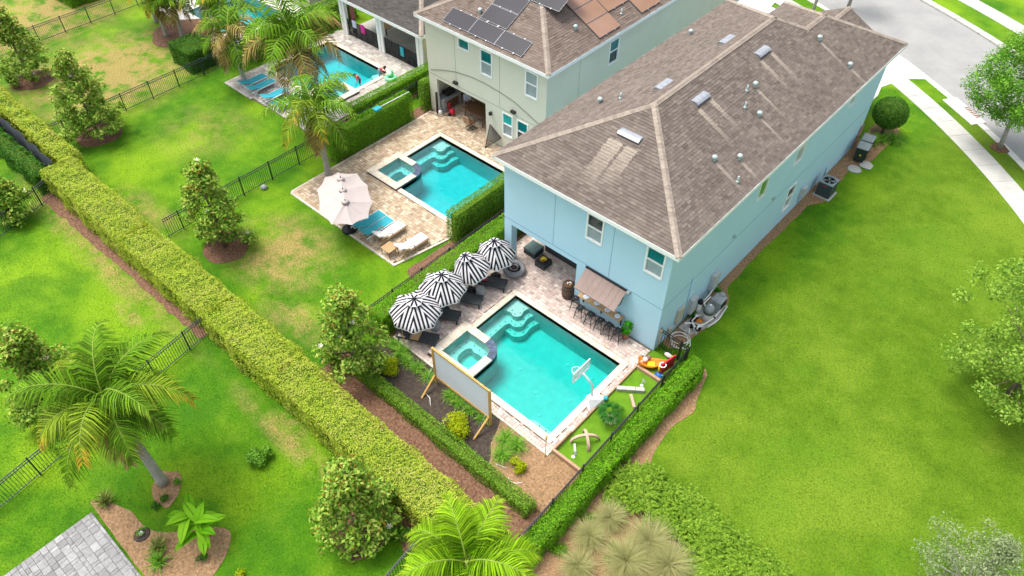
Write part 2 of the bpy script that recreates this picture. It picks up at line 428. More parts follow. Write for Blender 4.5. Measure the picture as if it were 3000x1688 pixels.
plain('chrome', 'c8ccd0', rough=.2, metal=1)
plain('glass_dark', '12262c', '1c3a40', .08, spec=.6, scale=1.5)
plain('glass_teal', '0c5a5c', '12787a', .08, spec=.6, scale=1.2)
plain('glass_aqua', '2f9f9c', '3fb4ae', .1, spec=.6, scale=1.2)
plain('glass_blind', '8f9c9e', '9fabac', .3, spec=.5, scale=4)
plain('glass_green', '4f8a1e', '5f9a28', .12, spec=.6, scale=2)
def stucco(name, a, b, stainc):
    t = NT(name); px, py, pz = t.pos()
    col = t.ramp(t.noise(.6, 4, .6), [(.3, a), (.7, b)])
    mp = t.n('ShaderNodeMapping'); mp.inputs['Scale'].default_value = (2.2, 2.2, .25); t.l(t.geo.outputs['Position'], mp.inputs[0])
    col = t.mix(t.ramp(t.noise(1.6, 4, .65, mp.outputs[0]), [(.6, 0.0), (.8, .18)]), col, stainc)
    MATS[name] = t.done(t.bsdf(col, .85, 0, .2, t.bump(t.noise(55, 4, .7), .25)))
stucco('stucco_blue', 'b0d4e4', 'b6d9e8', 'bfd4da'); stucco('stucco_sage', 'd4d2c0', 'dad8c8', 'b2b0a0'); stucco('stucco_beige', 'c4bba8', 'cac2b0', 'a09a88')
def shingle(name, cols, streaks):
    t = NT(name); r = t.rnd(); n = len(cols); px, py, pz = t.pos()
    col = t.ramp(r, [(i/(n-1), c) for i, c in enumerate(cols)])
    col = t.mix(1.0, col, t.ramp(t.noise(.7, 4, .6), [(.3, .9), (.7, 1.08)]), 'MULTIPLY')
    col = t.mix(1.0, col, t.ramp(t.noise(70, 3, .8), [(.3, .8), (.7, 1.2)]), 'MULTIPLY')
    for (x, y, wd, top, low, ax) in streaks:      # granules washed pale below the roof vents
        a, b = (px, py) if ax == 'x' else (py, px)      # ax: the direction water runs in
        u0, v0 = (x, y) if ax == 'x' else (y, x)
        dv = t.math('ABSOLUTE', t.math('SUBTRACT', b, v0))
        du = t.math('SUBTRACT', a, u0)
        du = du if ax == 'x' else t.math('MULTIPLY', du, -1.0)
        m = t.math('MULTIPLY', t.math('LESS_THAN', dv, t.math('MULTIPLY_ADD', t.noise(9, 3), wd*.9, wd*.55)), t.math('MULTIPLY', t.math('GREATER_THAN', du, top), t.math('MAXIMUM', t.math('SUBTRACT', 1.0, t.math('DIVIDE', du, low)), 0.0)))
        col = t.mix(t.math('MULTIPLY', m, .6), col, 'b4a898')
    MATS[name] = t.done(t.bsdf(col, .95, 0, .12, t.bump(t.noise(120, 3), .35)))
_sh = ['685e57', '70665e', '625851', '776d65', '6b615a', '7b7168', '5e554f']
_st = [(-3.4, 6.3, .13, .1, 2.2, 'x'), (-3.4, 7.3, .13, .1, 2.0, 'x'), (-3.4, 11.8, .13, .1, 2.0, 'x'), (-3.4, 12.8, .13, .1, 2.0, 'x'),
       (-1.39, 4.74, .09, .1, 1.9, 'x'), (-.79, 5.92, .09, .1, 1.3, 'x'), (-2.62, 10.1, .09, .1, 2.0, 'x'), (-1.57, 8.84, .08, .1, 1.7, 'x'), (-2.45, 16.3, .1, .1, 2.0, 'x'), (-.63, 16.5, .1, .1, 1.2, 'x'),
       (-4.9, 2.6, .35, .1, 2.3, 'y'), (-4.1, 2.6, .3, .1, 2.0, 'y')]
shingle('shingle_blue_house', _sh, _st); shingle('shingle_sage_house', ['6e6259', '786b62', '665950', '80736a', '70635a'], []); shingle('shingle_dark', ['4e4b48', '55524e', '464340', '5b5854'], [])
pieces('ridge_cap', ['968a7d', '9f9386', '8c8075'], rough=.95, bump=.3)

# ------------------------------------------------------------------ ground plan helpers
RC = (-29.5, -16.7)
def ring(r0, r1, a0=0, a1=360, n=180):
    o = [(RC[0]+r1*math.cos(R(a)), RC[1]+r1*math.sin(R(a))) for a in np.linspace(a0, a1, n+1)]
    i = [(RC[0]+r0*math.cos(R(a)), RC[1]+r0*math.sin(R(a))) for a in np.linspace(a0, a1, n+1)]
    return o, i
def strip(mb, r0, r1, a0, a1, z0, z1, n=180):
    """flat ring sector with vertical edges"""
    o, i = ring(r0, r1, a0, a1, n)
    for k in range(n):
        mb.quad((*i[k], z1), (*o[k], z1), (*o[k+1], z1), (*i[k+1], z1))
        mb.quad((*o[k], z0), (*o[k+1], z0), (*o[k+1], z1), (*o[k], z1))
        mb.quad((*i[k+1], z0), (*i[k], z0), (*i[k], z1), (*i[k+1], z1))
    for q in (0, n):
        mb.quad((*i[q], z0), (*o[q], z0), (*o[q], z1), (*i[q], z1))
    return mb
def circ(cx, cy, r, n=24, a0=0, a1=360): return [(cx+r*math.cos(R(a)), cy+r*math.sin(R(a))) for a in np.linspace(a0, a1, n+1)[:-1 if a1-a0 == 360 else None]]
def chaikin(p, k=2, closed=False):
    for _ in range(k):
        q = [] if closed else [p[0]]
        m = len(p) if closed else len(p)-1
        for i in range(m):
            a, b = p[i], p[(i+1) % len(p)]
            q += [(a[0]*.75+b[0]*.25, a[1]*.75+b[1]*.25), (a[0]*.25+b[0]*.75, a[1]*.25+b[1]*.75)]
        if not closed: q.append(p[-1])
        p = q
    return p
def inpoly(x, y, poly):
    c = False; n = len(poly); j = n-1
    for i in range(n):
        xi, yi = poly[i]; xj, yj = poly[j]
        if (yi > y) != (yj > y) and x < (xj-xi)*(y-yi)/(yj-yi)+xi: c = not c
        j = i
    return c
def inpoly_np(P, poly):
    x, y = P[:, 0], P[:, 1]; c = np.zeros(len(P), bool); n = len(poly); j = n-1
    for i in range(n):
        xi, yi = poly[i]; xj, yj = poly[j]
        if yi != yj:
            c ^= ((yi > y) != (yj > y)) & (x < (xj-xi)*(y-yi)/(yj-yi)+xi)
        j = i
    return c
def rect(x0, y0, x1, y1): return [(x0, y0), (x1, y0), (x1, y1), (x0, y1)]
NOGRASS = []       # flat shapes on which no turf grows

# ------------------------------------------------------------------ pools
PX0, PX1, PY0, PY1 = -6.86, -.64, -6.57, -1.63
def spa_arc(r, n=10): return [(-5.82+r*math.cos(R(a)), -5.37+r*math.sin(R(a))) for a in np.linspace(0, 90, n)]
POOL_OUT = [(PX0, PY1), (PX0, -4.5)]+spa_arc(.87)[::-1]+[(-4.95, PY0), (PX1, PY0), (PX1, PY1)]
SPA_OUT = [(-7.38, -6.9), (-4.95, -6.9)]+spa_arc(.87)+[(-7.38, -4.5)]
SPA_IN = [(-6.98, -6.5), (-5.3, -6.5)]+spa_arc(.52)+[(-6.98, -4.85)]
def tf(poly, T): return [T(*p) for p in poly]
def basin(mb, poly, z0, z1, mi=0):
    ar = sum(poly[i][0]*poly[(i+1) % len(poly)][1]-poly[(i+1) % len(poly)][0]*poly[i][1] for i in range(len(poly)))
    P = poly if ar > 0 else poly[::-1]
    mb.prism(P, z0, z0, sides=False, mi=mi)
    for i in range(len(P)):
        b, a = P[i], P[(i+1) % len(P)]
        mb.quad((*a, z0), (*b, z0), (*b, z1), (*a, z1), mi)
    return mb
def inset(poly, d):
    n = len(poly); ar = sum(poly[i][0]*poly[(i+1) % n][1]-poly[(i+1) % n][0]*poly[i][1] for i in range(n)); s = 1 if ar > 0 else -1
    out = []
    for i in range(n):
        a, b, c = (Vector(poly[(i+k) % n]) for k in (-1, 0, 1))
        e1 = (b-a).normalized(); e2 = (c-b).normalized()
        n1 = Vector((-e1.y, e1.x))*s; n2 = Vector((-e2.y, e2.x))*s
        m = (n1+n2); m = m.normalized()*(d/max(.3, m.normalized().dot(n1)))
        out.append((b.x+m.x, b.y+m.y))
    return out
HOLES = []
MARKER = MB().lathe([(.032, 0), (.032, .006)], 8).mesh('step_marker')
def make_pool(T, water, who, small=False):
    """pool with raised corner spa; T maps the plan of the near pool to this yard"""
    o = tf(POOL_OUT, T); so = tf(SPA_OUT, T); si = tf(SPA_IN, T)
    FZ = -1.25
    body = struct('swimming_pool', basin(MB(), o, FZ, .03), 'basin_plaster')
    # dark waterline tile under the coping
    tl = MB(); n = len(o); ii = inset(o, .006)
    for i in range(n): tl.quad((*ii[i], -.17), (*ii[(i+1) % n], -.17), (*ii[(i+1) % n], .03), (*ii[i], .03)); tl.quad((*ii[(i+1) % n], -.17), (*ii[i], -.17), (*ii[i], .03), (*ii[(i+1) % n], .03))
    tl2 = part('waterline_tile', tl, 'tile_navy', body)
    steps = [(-.28, [(PX0, PY1)]+chaikin([(PX0+.85, PY1), (PX0+.76, PY1-.3), (PX0+.92, PY1-.62), (PX0+.66, PY1-.9), (PX0+.35, PY1-.74), (PX0, PY1-.92)])),
             (-.56, [(PX0, PY1)]+chaikin([(PX0+1.16, PY1), (PX0+1.06, PY1-.4), (PX0+1.24, PY1-.86), (PX0+.94, PY1-1.2), (PX0+.6, PY1-1.1), (PX0+.52, PY1-1.5), (PX0+.56, PY1-2.3), (PX0+.56, -4.5)])+[(PX0, -4.5)]),
             (-.86, [(PX0, PY1)]+chaikin([(PX0+1.5, PY1), (PX0+1.38, PY1-.5), (PX0+1.52, PY1-1.08), (PX0+1.15, PY1-1.5), (PX0+.75, PY1-1.38), (PX0, PY1-1.6)])),
             (-.4, [(PX1-1.3, PY0), (PX1, PY0), (PX1, PY0+.4), (PX1-1.05, PY0+.4), (PX1-1.25, PY0+.28)])]
    for z, pl in steps:
        part('step', MB().prism(tf(pl, T), FZ, z), 'basin_step', body)
    if not small:
        for z, pts in ((-.28, [(PX0+.12, PY1-.8), (PX0+.34, PY1-.62), (PX0+.6, PY1-.72), (PX0+.74, PY1-.5), (PX0+.68, PY1-.2)]),
                       (-.56, [(PX0+1.0, PY1-.18), (PX0+.98, PY1-.5), (PX0+1.08, PY1-.82), (PX0+.9, PY1-1.04), (PX0+.62, PY1-.98), (PX0+.42, PY1-1.2), (PX0+.42, PY1-1.55), (PX0+.45, PY1-1.9), (PX0+.45, PY1-2.25), (PX0+.45, PY1-2.6)]),
                       (-.86, [(PX0+1.34, PY1-.2), (PX0+1.28, PY1-.55), (PX0+1.34, PY1-.95), (PX0+1.1, PY1-1.28), (PX0+.78, PY1-1.24)]),
                       (-.4, [(PX1-1.1, PY0+.25), (PX1-.75, PY0+.3), (PX1-.4, PY0+.3)])):
            for p in pts:
                q = T(*p); link('step_marker', MARKER, body, 'tile_navy', (q[0], q[1], z+.002))
        for p in ((-4.4, -4.1), (-2.9, -2.4), (-1.6, -2.3), (-3.0, -4.6), (-2.1, -5.4), (-1.6, -3.9)):
            q = T(*p); part('drain_cover', MB().lathe([(.11, 0), (.1, .02), (.03, .03)], 14, (q[0], q[1], FZ+.003)), 'white_plastic', body)
        sk = T(-3.0, PY1)
    # water
    wi = inset(o, -.02)          # the body of water reaches a little into floor and walls
    wb = MB().prism(wi, FZ-.05, -.05, bottom=True)
    wo_ = struct('pool_water', wb, water)
    # spa
    spa = thing('hot_tub', 'raised square hot tub with dark tile spillway in %s' % who, 'hot tub')
    part('shell', MB().prism(inset(so, .004), FZ, -.1, holes=[si]), 'basin_plaster', spa)
    part('tile_band', MB().prism(so, -.1, .145, holes=[si]), 'tile_slate', spa)
    sb = basin(MB(), inset(si, .003), -.85, .10); part('basin', sb, 'basin_step', spa)
    bench = MB().prism(inset(si, .006), -.84, -.38, holes=[tf(chaikin([(-6.5, -6.15), (-5.75, -6.15), (-5.62, -5.7), (-5.55, -5.25), (-5.9, -5.2), (-6.15, -5.3), (-6.45, -5.15), (-6.62, -5.5)], 2, True), T)])
    bn = part('bench', bench, 'basin_step', spa)
    part('water', MB().prism(inset(si, -.02), -.95, .06, bottom=True), water, spa)
    if not small:
        for p in ((-6.85, -6.3), (-6.8, -5.9), (-6.82, -5.5), (-6.8, -5.1), (-6.4, -4.98), (-6.05, -5.02), (-5.7, -4.98), (-6.3, -6.38), (-5.9, -6.38), (-5.5, -6.3), (-5.42, -5.9)):
            q = T(*p); link('jet', MARKER, bn, 'tile_navy', (q[0], q[1], -.378))
    # spa coping slabs and spillway tiles
    def slab(nm, x0, y0, x1, y1, z0, z1, mat, par):
        (a, b), (c, d) = T(x0, y0), T(x1, y1)
        return part(nm, MB().bbox(min(a, c), min(b, d), z0, max(a, c), max(b, d), z1, .008), mat, par)
    for k in range(4):
        slab('coping_stone', -7.41, -6.93+k*.61, -6.96, -6.93+(k+1)*.61-.006, .148, .2, 'coping', spa)
    for k in range(3):
        slab('coping_stone', -6.95+k*.675, -6.93, -6.95+(k+1)*.675-.006, -6.47, .148, .2, 'coping', spa)
    for k in range(2):
        slab('coping_stone', -6.95+k*.565, -4.88, -6.95+(k+1)*.565-.006, -4.49, .148, .2, 'coping', spa)
        slab('coping_stone', -5.33, -6.46+k*.545, -4.93, -6.46+(k+1)*.545-.006, .148, .2, 'coping', spa)
    for k in range(9):
        a0, a1 = k*10+.5, (k+1)*10-.5
        for r0, r1 in ((.52, .69), (.70, .88)):
            q = [(-5.82+r*math.cos(R(a)), -5.37+r*math.sin(R(a))) for r, a in ((r0, a0), (r1, a0), (r1, a1), (r0, a1))]
            part('spillway_tile', MB().prism(tf(q, T), .12, .165), 'tile_slate', spa)
    # pool coping: cream slabs, outer edge 0.38 from the water
    def run(x0, y0, x1, y1, along):
        L = (x1-x0) if along == 'x' else (y1-y0); n = max(1, round(L/.62)); s = L/n
        for k in range(n):
            if along == 'x': slab('coping_stone', x0+k*s, y0, x0+(k+1)*s-.005, y1, .0, .068, 'coping', body)
            else: slab('coping_stone', x0, y0+k*s, x1, y0+(k+1)*s-.005, .0, .068, 'coping', body)
    c = .29
    run(PX0-c, PY1, PX1+c, PY1+c, 'x'); run(PX0-c, -4.485, PX0+.01, PY1-.003, 'y'); run(PX1-.01, PY0-c, PX1+c, PY1-.003, 'y'); run(-4.93, PY0-c, PX1-.013, PY0+.01, 'x')
    ho = tf([(PX0-.2, PY1+.2), (PX0-.2, -4.3), (-7.2, -4.6), (-7.2, -6.8), (PX1+.2, -6.8), (PX1+.2, PY1+.2)], T)
    HOLES.append(ho)
    return tf([(PX0-c, PY1+c), (PX0-c, -4.5), (-7.38, -4.5), (-7.38, -6.93), (-4.95, -6.93), (-4.95, PY0-c), (PX1+c, PY0-c), (PX1+c, PY1+c)], T)
POOL1 = make_pool(lambda x, y: (x, y), 'pool_water', 'the blue house pool')
POOL2 = make_pool(lambda x, y: (x-12.06, y+6.73), 'pool_water_blue', 'the sage house pool')
POOL3 = make_pool(lambda x, y: (-33.56-x, y+9.43), 'pool_water_blue', 'the children\'s pool', True)
# a fourth pool far behind the palms, plain
p4 = rect(-44.3, 3.6, -38.6, 8.2)
struct('far_swimming_pool', basin(MB(), p4, -1.3, .03), 'basin_plaster'); struct('far_pool_water', MB().prism(inset(p4, -.02), -1.35, -.05, bottom=True), 'pool_water_blue')
HOLES.append(rect(-44.4, 3.5, -38.5, 8.3))

# ------------------------------------------------------------------ paved decks
def pave(deck, name, mat, poly, avoid, rows, widths, z, h=.045, along='x', indiv=300, gap=.008, far=None):
    """pavers laid in courses; those that show largest become objects, the rest one joined part"""
    xs = [p[0] for p in poly]; ys = [p[1] for p in poly]; cells = []
    a0, a1, b0, b1 = (min(xs), max(xs), min(ys), max(ys)) if along == 'x' else (min(ys), max(ys), min(xs), max(xs))
    b = b0; rr = random.Random(3)
    while b < b1-.05:
        hgt = rr.choice(rows); a = a0-rr.random()*.2
        while a < a1:
            wd = rr.choice(widths); c = (max(a, a0), min(a+wd, a1), b, min(b+hgt, b1)); a += wd
            if c[1]-c[0] < .04: continue
            q = (c[0], c[2], c[1], c[3]) if along == 'x' else (c[2], c[0], c[3], c[1])
            m = ((q[0]+q[2])/2, (q[1]+q[3])/2)
            if not inpoly(*m, poly): continue
            def fit(q, depth):
                # stones are cut to fit round the pool
                hit = [inpoly(px_, py_, av) for av in avoid for px_, py_ in (((q[0]+q[2])/2, (q[1]+q[3])/2), (q[0]+.012, q[1]+.012), (q[2]-.012, q[3]-.012), (q[0]+.012, q[3]-.012), (q[2]-.012, q[1]+.012))]
                if not any(hit): cells.append(q); return
                if all(hit) or depth == 0 or max(q[2]-q[0], q[3]-q[1]) < .07: return
                if q[2]-q[0] > q[3]-q[1]: k = (q[0]+q[2])/2; fit((q[0], q[1], k, q[3]), depth-1); fit((k, q[1], q[2], q[3]), depth-1)
                else: k = (q[1]+q[3])/2; fit((q[0], q[1], q[2], k), depth-1); fit((q[0], k, q[2], q[3]), depth-1)
            fit(q, 3)
        b += hgt
    cells.sort(key=lambda q: (q[0]-CAM_LOC[0])**2+(q[1]-CAM_LOC[1])**2)
    cache = {}; rest = MB()
    for k, q in enumerate(cells):
        dz = rr.uniform(-.004, .004); wx, wy = round(q[2]-q[0]-gap, 3), round(q[3]-q[1]-gap, 3)
        if wx < .02 or wy < .02: continue
        if k < indiv:
            if (wx, wy) not in cache: cache[(wx, wy)] = MB().bbox(0, 0, 0, wx, wy, h, .008).mesh('paver')
            link('paver', cache[(wx, wy)], deck, mat, (q[0], q[1], z+dz))
        else:
            rest.bbox(q[0], q[1], z+dz, q[0]+wx, q[1]+wy, z+h+dz, .008)
    if rest.f: part('pavers_rest', rest, mat, deck, 'stuff')
def edge_course(deck, pts, w=.12, ln=.24, z=.0, h=.065):
    """border stones along a line"""
    for (a, b) in zip(pts[:-1], pts[1:]):
        A, B = Vector((*a, 0)), Vector((*b, 0)); L = (B-A).length; n = max(1, round(L/ln)); d = (B-A).normalized(); s = L/n
        ang = math.atan2(d.y, d.x); me = MB().bbox(0, 0, 0, s-.006, w, h, .008).mesh('border_stone')
        for k in range(n):
            p = A+d*(k*s); o = link('border_stone', me, deck, 'paver_border', (p.x, p.y, z), ang)
DECK1 = [(-9.3, -7.22), (-.06, -7.22), (-.06, -.01), (-4.62, -.01), (-4.62, 3.2), (-9.02, 3.2), (-9.3, 3.2)]
d1 = struct('pool_deck', MB().prism(DECK1, -.02, .012, holes=[inset(POOL1, .05)]), 'sand_joint')
pave(d1, 'paver', 'paver_main', inset(DECK1, .005), [POOL1], (.15, .2, .2, .15), (.15, .2, .3, .2, .25), .012, .04)
edge_course(d1, [(-9.3, -7.35), (-.06, -7.35)], .12, .2)
DECK2 = [(-21.2, -4.1), (-12.8, -4.1), (-12.05, -.5), (-12.05, 6.81), (-16.55, 6.81), (-16.55, 9.9), (-21.0, 9.9), (-21.2, 6.81)]
d2 = struct('neighbour_pool_deck', MB().prism(DECK2, -.02, .012, holes=[inset(POOL2, .05)]), 'sand_joint')
pave(d2, 'paver', 'paver_neighbour', inset(DECK2, .005), [POOL2], (.15, .2, .2, .15), (.15, .2, .3, .2, .25), .012, .04)
edge_course(d2, [(-21.2, -4.22), (-12.78, -4.22)], .12, .24); edge_course(d2, [(-12.68, -4.22), (-11.93, -.5)], .14, .24); edge_course(d2, [(-21.2, 6.6), (-21.2, -4.1)][::-1], .1, .24)
DECK3 = [(-33.7, -.2), (-24.75, .1), (-24.75, 9.5), (-33.6, 9.5)]
d3 = struct('far_pool_deck', MB().prism(DECK3, -.02, .012, holes=[inset(POOL3, .05)]), 'sand_joint')
pave(d3, 'paver', 'paver_far', inset(DECK3, .005), [POOL3], (.2, .3), (.2, .3, .4), .012, .04, indiv=0)
DECK4 = [(-46.6, 2.2), (-37.2, 2.4), (-37.2, 9.8), (-46.6, 9.8)]
d4 = struct('farthest_pool_deck', MB().prism(DECK4, -.02, .02, holes=[p4]), 'concrete_new')
PATIO = [(-11.26, -20.66), (-11.2, -30), (-2, -30), (-7.7, -20.7)]
PATIO = [(-11.24, -20.7), (-11.3, -28), (-4.5, -28), (-4.5, -20.8), (-7.74, -20.75)]
d5 = struct('grey_patio', MB().prism(PATIO, -.02, .03), 'sand_joint')
pave(d5, 'paver', 'paver_grey', inset(PATIO, .01), [], (.15, .23, .3), (.15, .23, .3, .38), .03, .05, indiv=300)

# ------------------------------------------------------------------ ground, road, pavements
outer = [(RC[0]+56.56*math.cos(R(a)), RC[1]+56.56*math.sin(R(a))) for a in range(0, 360, 2)]
struct('lawn', MB().prism(outer, 0, 0, holes=HOLES, sides=False), 'lawn')
struct('far_lawn', strip(MB(), 65.0, 420, 0, 360, -.2, 0), 'lawn')
struct('road', strip(MB(), 56.9, 64.5, 0, 360, -.3, -.11), 'asphalt')
def kerb(r0, r1, ins):
    mb = MB(); n = 90
    for k in range(n):
        a0, a1 = 20+k*1.0, 20+(k+1)*1.0-.03
        strip(mb, r0, r1, a0, a1, -.25, .012, 2)
    strip(mb, r0, r1, 110.5, 379.5, -.25, .012)
    return mb
struct('kerb', kerb(56.5, 56.92, 1), 'concrete_new'); struct('far_kerb', kerb(64.45, 65.05, 0), 'concrete')
for nm, r0, r1, m in (('pavement', 54.0, 55.4, 'concrete'), ('far_pavement', 67.0, 68.4, 'concrete')):
    o = struct(nm, strip(MB(), r0+.02, r1-.02, 20, 110, -.02, .006), 'sand_joint')
    da = math.degrees(1.5/54.7); a = 22.0
    while a < 106:
        part('paving_slab', strip(MB(), r0, r1, a, a+da-.02, -.01, .022, 4), m, o); a += da
dv = struct('driveway', MB().prism([(-6.5, 24), (-1.3, 24), (-1.2, 27.2), (-1.45, 28.35), (-.75, 30.35), (.4, 31.35), (-1.2, 32.42), (-7.4, 35.3), (-7.0, 30)], -.02, .028), 'concrete_new')
struct('neighbour_driveway', MB().prism([(-19, 28.5), (-12.6, 28.5), (-12.0, 31.8), (-13.0, 37.45), (-19, 39)], -.02, .028), 'concrete_new')
dr = thing('storm_drain', 'concrete storm drain inlet with rusty slotted grate set in the kerb', 'storm drain', (3.9, 29.4, 0))
_m = Matrix.Rotation(R(-34.5), 4, 'Z')
part('slab', MB().box(-1.6, -.9, -.05, 1.3, .15, .035, m=_m), 'concrete_new', dr)
_g = MB()
for k in range(7): _g.box(-.45+k*.18, -.15, .036, -.45+k*.18+.1, .13, .05, m=_m)
plain('rust', '6a4638', '8a5a48', .8, scale=9); part('grate', _g, 'rust', dr)

# ------------------------------------------------------------------ planting beds
def chips(name, poly, n, mat, bed, size=.06, z=.03):
    xs = [p[0] for p in poly]; ys = [p[1] for p in poly]
    P = np.column_stack([rng.uniform(min(xs), max(xs), n), rng.uniform(min(ys), max(ys), n)]); P = P[inpoly_np(P, poly)]
    P = np.column_stack([P, z+.012*rng.random(len(P))])
    link(name, leaf_mesh(name, P, np.tile([0, 0, 1.], (len(P), 1)), size, size*.4, .55, 0), bed, mat, kind='stuff')
def bed(name, poly, mat, chip, dens, z=.02, size=.06):
    NOGRASS.append(poly)
    o = struct(name, MB().prism(poly, -.02, z), mat)
    a = abs(sum(poly[i][0]*poly[(i+1) % len(poly)][1]-poly[(i+1) % len(poly)][0]*poly[i][1] for i in range(len(poly))))/2
    xs = [p[0] for p in poly]; ys = [p[1] for p in poly]; bb = (max(xs)-min(xs))*(max(ys)-min(ys))
    chips(chip, poly, int(dens*bb), chip, o, size, z+.004)
def wob(poly, amp=.12, step=.5, seed=1):
    """wavy outline"""
    r = random.Random(seed); out = []
    n = len(poly)
    for i in range(n):
        a, b = poly[i], poly[(i+1) % n]; L = math.dist(a, b); k = max(1, int(L/step))
        for j in range(k):
            t = j/k; out.append((a[0]+(b[0]-a[0])*t+r.uniform(-amp, amp), a[1]+(b[1]-a[1])*t+r.uniform(-amp, amp)))
    return chaikin(out, 1, True)
bed('soil_bed', wob([(-9.9, -9.3), (-9.35, -7.3), (-2.6, -7.28), (-2.2, -8.3), (-1.5, -9.3)], .04), 'soil', 'soil_chip', 110)
bed('mulch_bed', wob([(-2.65, -7.28), (-.1, -7.28), (-.02, -7.06), (1.52, -7.05), (1.6, -9.2), (1.45, -9.35), (-1.5, -9.32), (-2.15, -8.4)], .06), 'mulch_straw', 'straw_chip', 220, .024)
bed('mulch_path', wob([(-10.3, -11.2), (1.55, -11.4), (1.5, -9.2), (-10.3, -9.2)], .03), 'mulch', 'mulch_chip', 110, .012)
bed('mulch_edge', wob([(1.7, .9), (2.5, .6), (2.75, -.4), (3.15, -1.5), (2.9, -2.7), (2.95, -4.1), (3.3, -5.1), (3.7, -5.4), (2.6, -6.4), (2.6, -8), (2.7, -11.8), (1.75, -11.8)], .05), 'mulch_straw', 'straw_chip', 200)
bed('mulch_corner', wob([(2.5, -6.2), (4.2, -5.2), (8, -5.3), (10, -6), (10, -13), (2.2, -13), (2.3, -8)], .1), 'mulch_straw', 'straw_chip', 170, .016)
bed('mulch_wall_strip', wob([(.02, .6), (.55, .6), (.95, 2.0), (1.2, 3.4), (1.0, 5.0), (.45, 5.6), (.42, 9), (.5, 14), (1.1, 15), (.95, 16.4), (.8, 19.0), (1.4, 20.0), (1.5, 24.2), (.9, 25), (.02, 25)], .05), 'mulch_straw', 'straw_chip', 170)
bed('mulch_hedge_strip', wob([(-31, -13.6), (-23, -13.4), (-15.7, -13.3), (-15.7, -12.8), (-31, -12.6)], .1, .35), 'mulch', 'mulch_chip', 40, .01)
bed('mulch_hedge_strip_near', wob([(-3.6, -13.25), (-1.2, -13.9), (-1.2, -12.8), (-3.6, -12.8)], .12), 'mulch', 'mulch_chip', 40, .01)
bed('mulch_fence_strip', wob([(-12.0, -4.0), (-10.5, -4.6), (-10.5, 9), (-11.95, 9), (-11.9, -.4)], .06), 'mulch', 'mulch_chip', 90)
bed('umbrella_hedge_bed', wob([(-10.5, -7.9), (-9.33, -7.6), (-9.33, 4), (-10.5, 4)], .03), 'mulch', 'mulch_chip', 60, .014)
bed('neighbour_hedge_bed', wob([(-22.2, -.9), (-21.25, -.7), (-21.25, 8), (-22.2, 8)], .05), 'mulch', 'mulch_chip', 60)
bed('far_hedge_bed', wob([(-24.6, .5), (-23.2, .5), (-23.2, 9.3), (-24.6, 9.3)], .05), 'mulch', 'mulch_chip', 40)
bed('palm_bed', wob([(-11.0, -18.1), (-10.4, -17.55), (-9.6, -17.95), (-9.35, -18.7), (-9.9, -18.95), (-10.6, -18.6)], .06, .3), 'mulch_straw', 'straw_chip', 220)
bed('patio_bed', wob([(-11.9, -20.6), (-11.2, -20.0), (-10.2, -19.7), (-9.0, -19.6), (-8.3, -19.0), (-7.0, -17.6), (-6.55, -17.7), (-5.9, -18.6), (-5.6, -19.5), (-5.2, -20.7), (-7.74, -20.65), (-11.2, -20.6)], .06), 'mulch_straw', 'straw_chip', 200)
for i, (x, y, r_) in enumerate(((*G(662, 722)[:2], 1.25), (*G(292, 395)[:2], 1.3), (*G(95, 235)[:2], 1.3), (*G(1048, 1085)[:2], .9), (*G(1060, 1545)[:2], 1.2), (-41.6, 1.6, 2.2), (6.54, 26.57, .5))):
    bed('tree_ring', wob(circ(x, y, r_, 14), .12, .4, i), 'mulch', 'mulch_chip', 110, .018+.002*i)
# artificial putting green with timber edging
struct('putting_green', MB().prism([(.02, -7.0), (1.42, -7.0), (1.42, .02), (.02, .02)], -.02, .03), 'turf_artificial')
for p_ in (DECK1, DECK2, DECK3, DECK4, PATIO, rect(-9.05, -.4, 0, 21.5), rect(-21.4, 6.8, -12.2, 30), rect(-33, 9.4, -24.5, 25), rect(-.1, -7.2, 1.5, .1), rect(-47, 9, -37, 20), rect(-8, 21, -1, 27),
           [(-6.5, 24), (-1.3, 24), (-1.2, 27.2), (-1.45, 28.35), (-.75, 30.35), (.4, 31.35), (-1.2, 32.42), (-7.4, 35.3), (-7.0, 30)]): NOGRASS.append(p_)

# ------------------------------------------------------------------ grass blades standing on the lawn
def blades():
    n = 420000
    P = np.column_stack([rng.uniform(-50, 17, n), rng.uniform(-27, 32, n)])
    # keep what the camera can see
    d = np.column_stack([P, np.zeros(n)])-np.array(CAM_LOC); zf = d@np.array(_F)
    u = 1500+FPX*(d@np.array(_Rt))/zf; v = 844-FPX*(d@np.array(_Up))/zf
    ok = (zf > 1) & (u > -60) & (u < 3060) & (v > -60) & (v < 1750)
    rr = np.hypot(P[:, 0]-RC[0], P[:, 1]-RC[1]); ok &= (rr < 53.9) | ((rr > 55.5) & (rr < 56.4))
    for q in NOGRASS: ok &= ~inpoly_np(P, q)
    dens = np.clip(28/np.maximum(zf, 1), .25, 1); ok &= rng.random(n) < dens
    # dry ground carries fewer blades
    for (cx, cy, rx, ry) in ((-40.5, -4.5, 5, 6), (-17.6, -7.3, 2.6, 2.0), (-52, -5, 6, 8)):
        ok &= ~((((P[:, 0]-cx)/rx)**2+((P[:, 1]-cy)/ry)**2 < 1) & (rng.random(n) < .75))
    P = P[ok]; n = len(P)
    P3 = np.column_stack([P, np.full(n, .018)]); up = np.column_stack([rng.normal(0, .45, n), rng.normal(0, .45, n), np.ones(n)])
    up[:, :2] *= 2.6
    N = np.column_stack([rng.normal(0, .3, n), rng.normal(0, .3, n), np.ones(n)])
    me = leaf_mesh('grass', P3, unit(N), .05, .03, .15, 0, along=up)
    o = link('grass', me, None, 'blades', kind='stuff'); o['label'] = 'short green turf blades growing on the lawns'; o['category'] = 'grass'
blades()
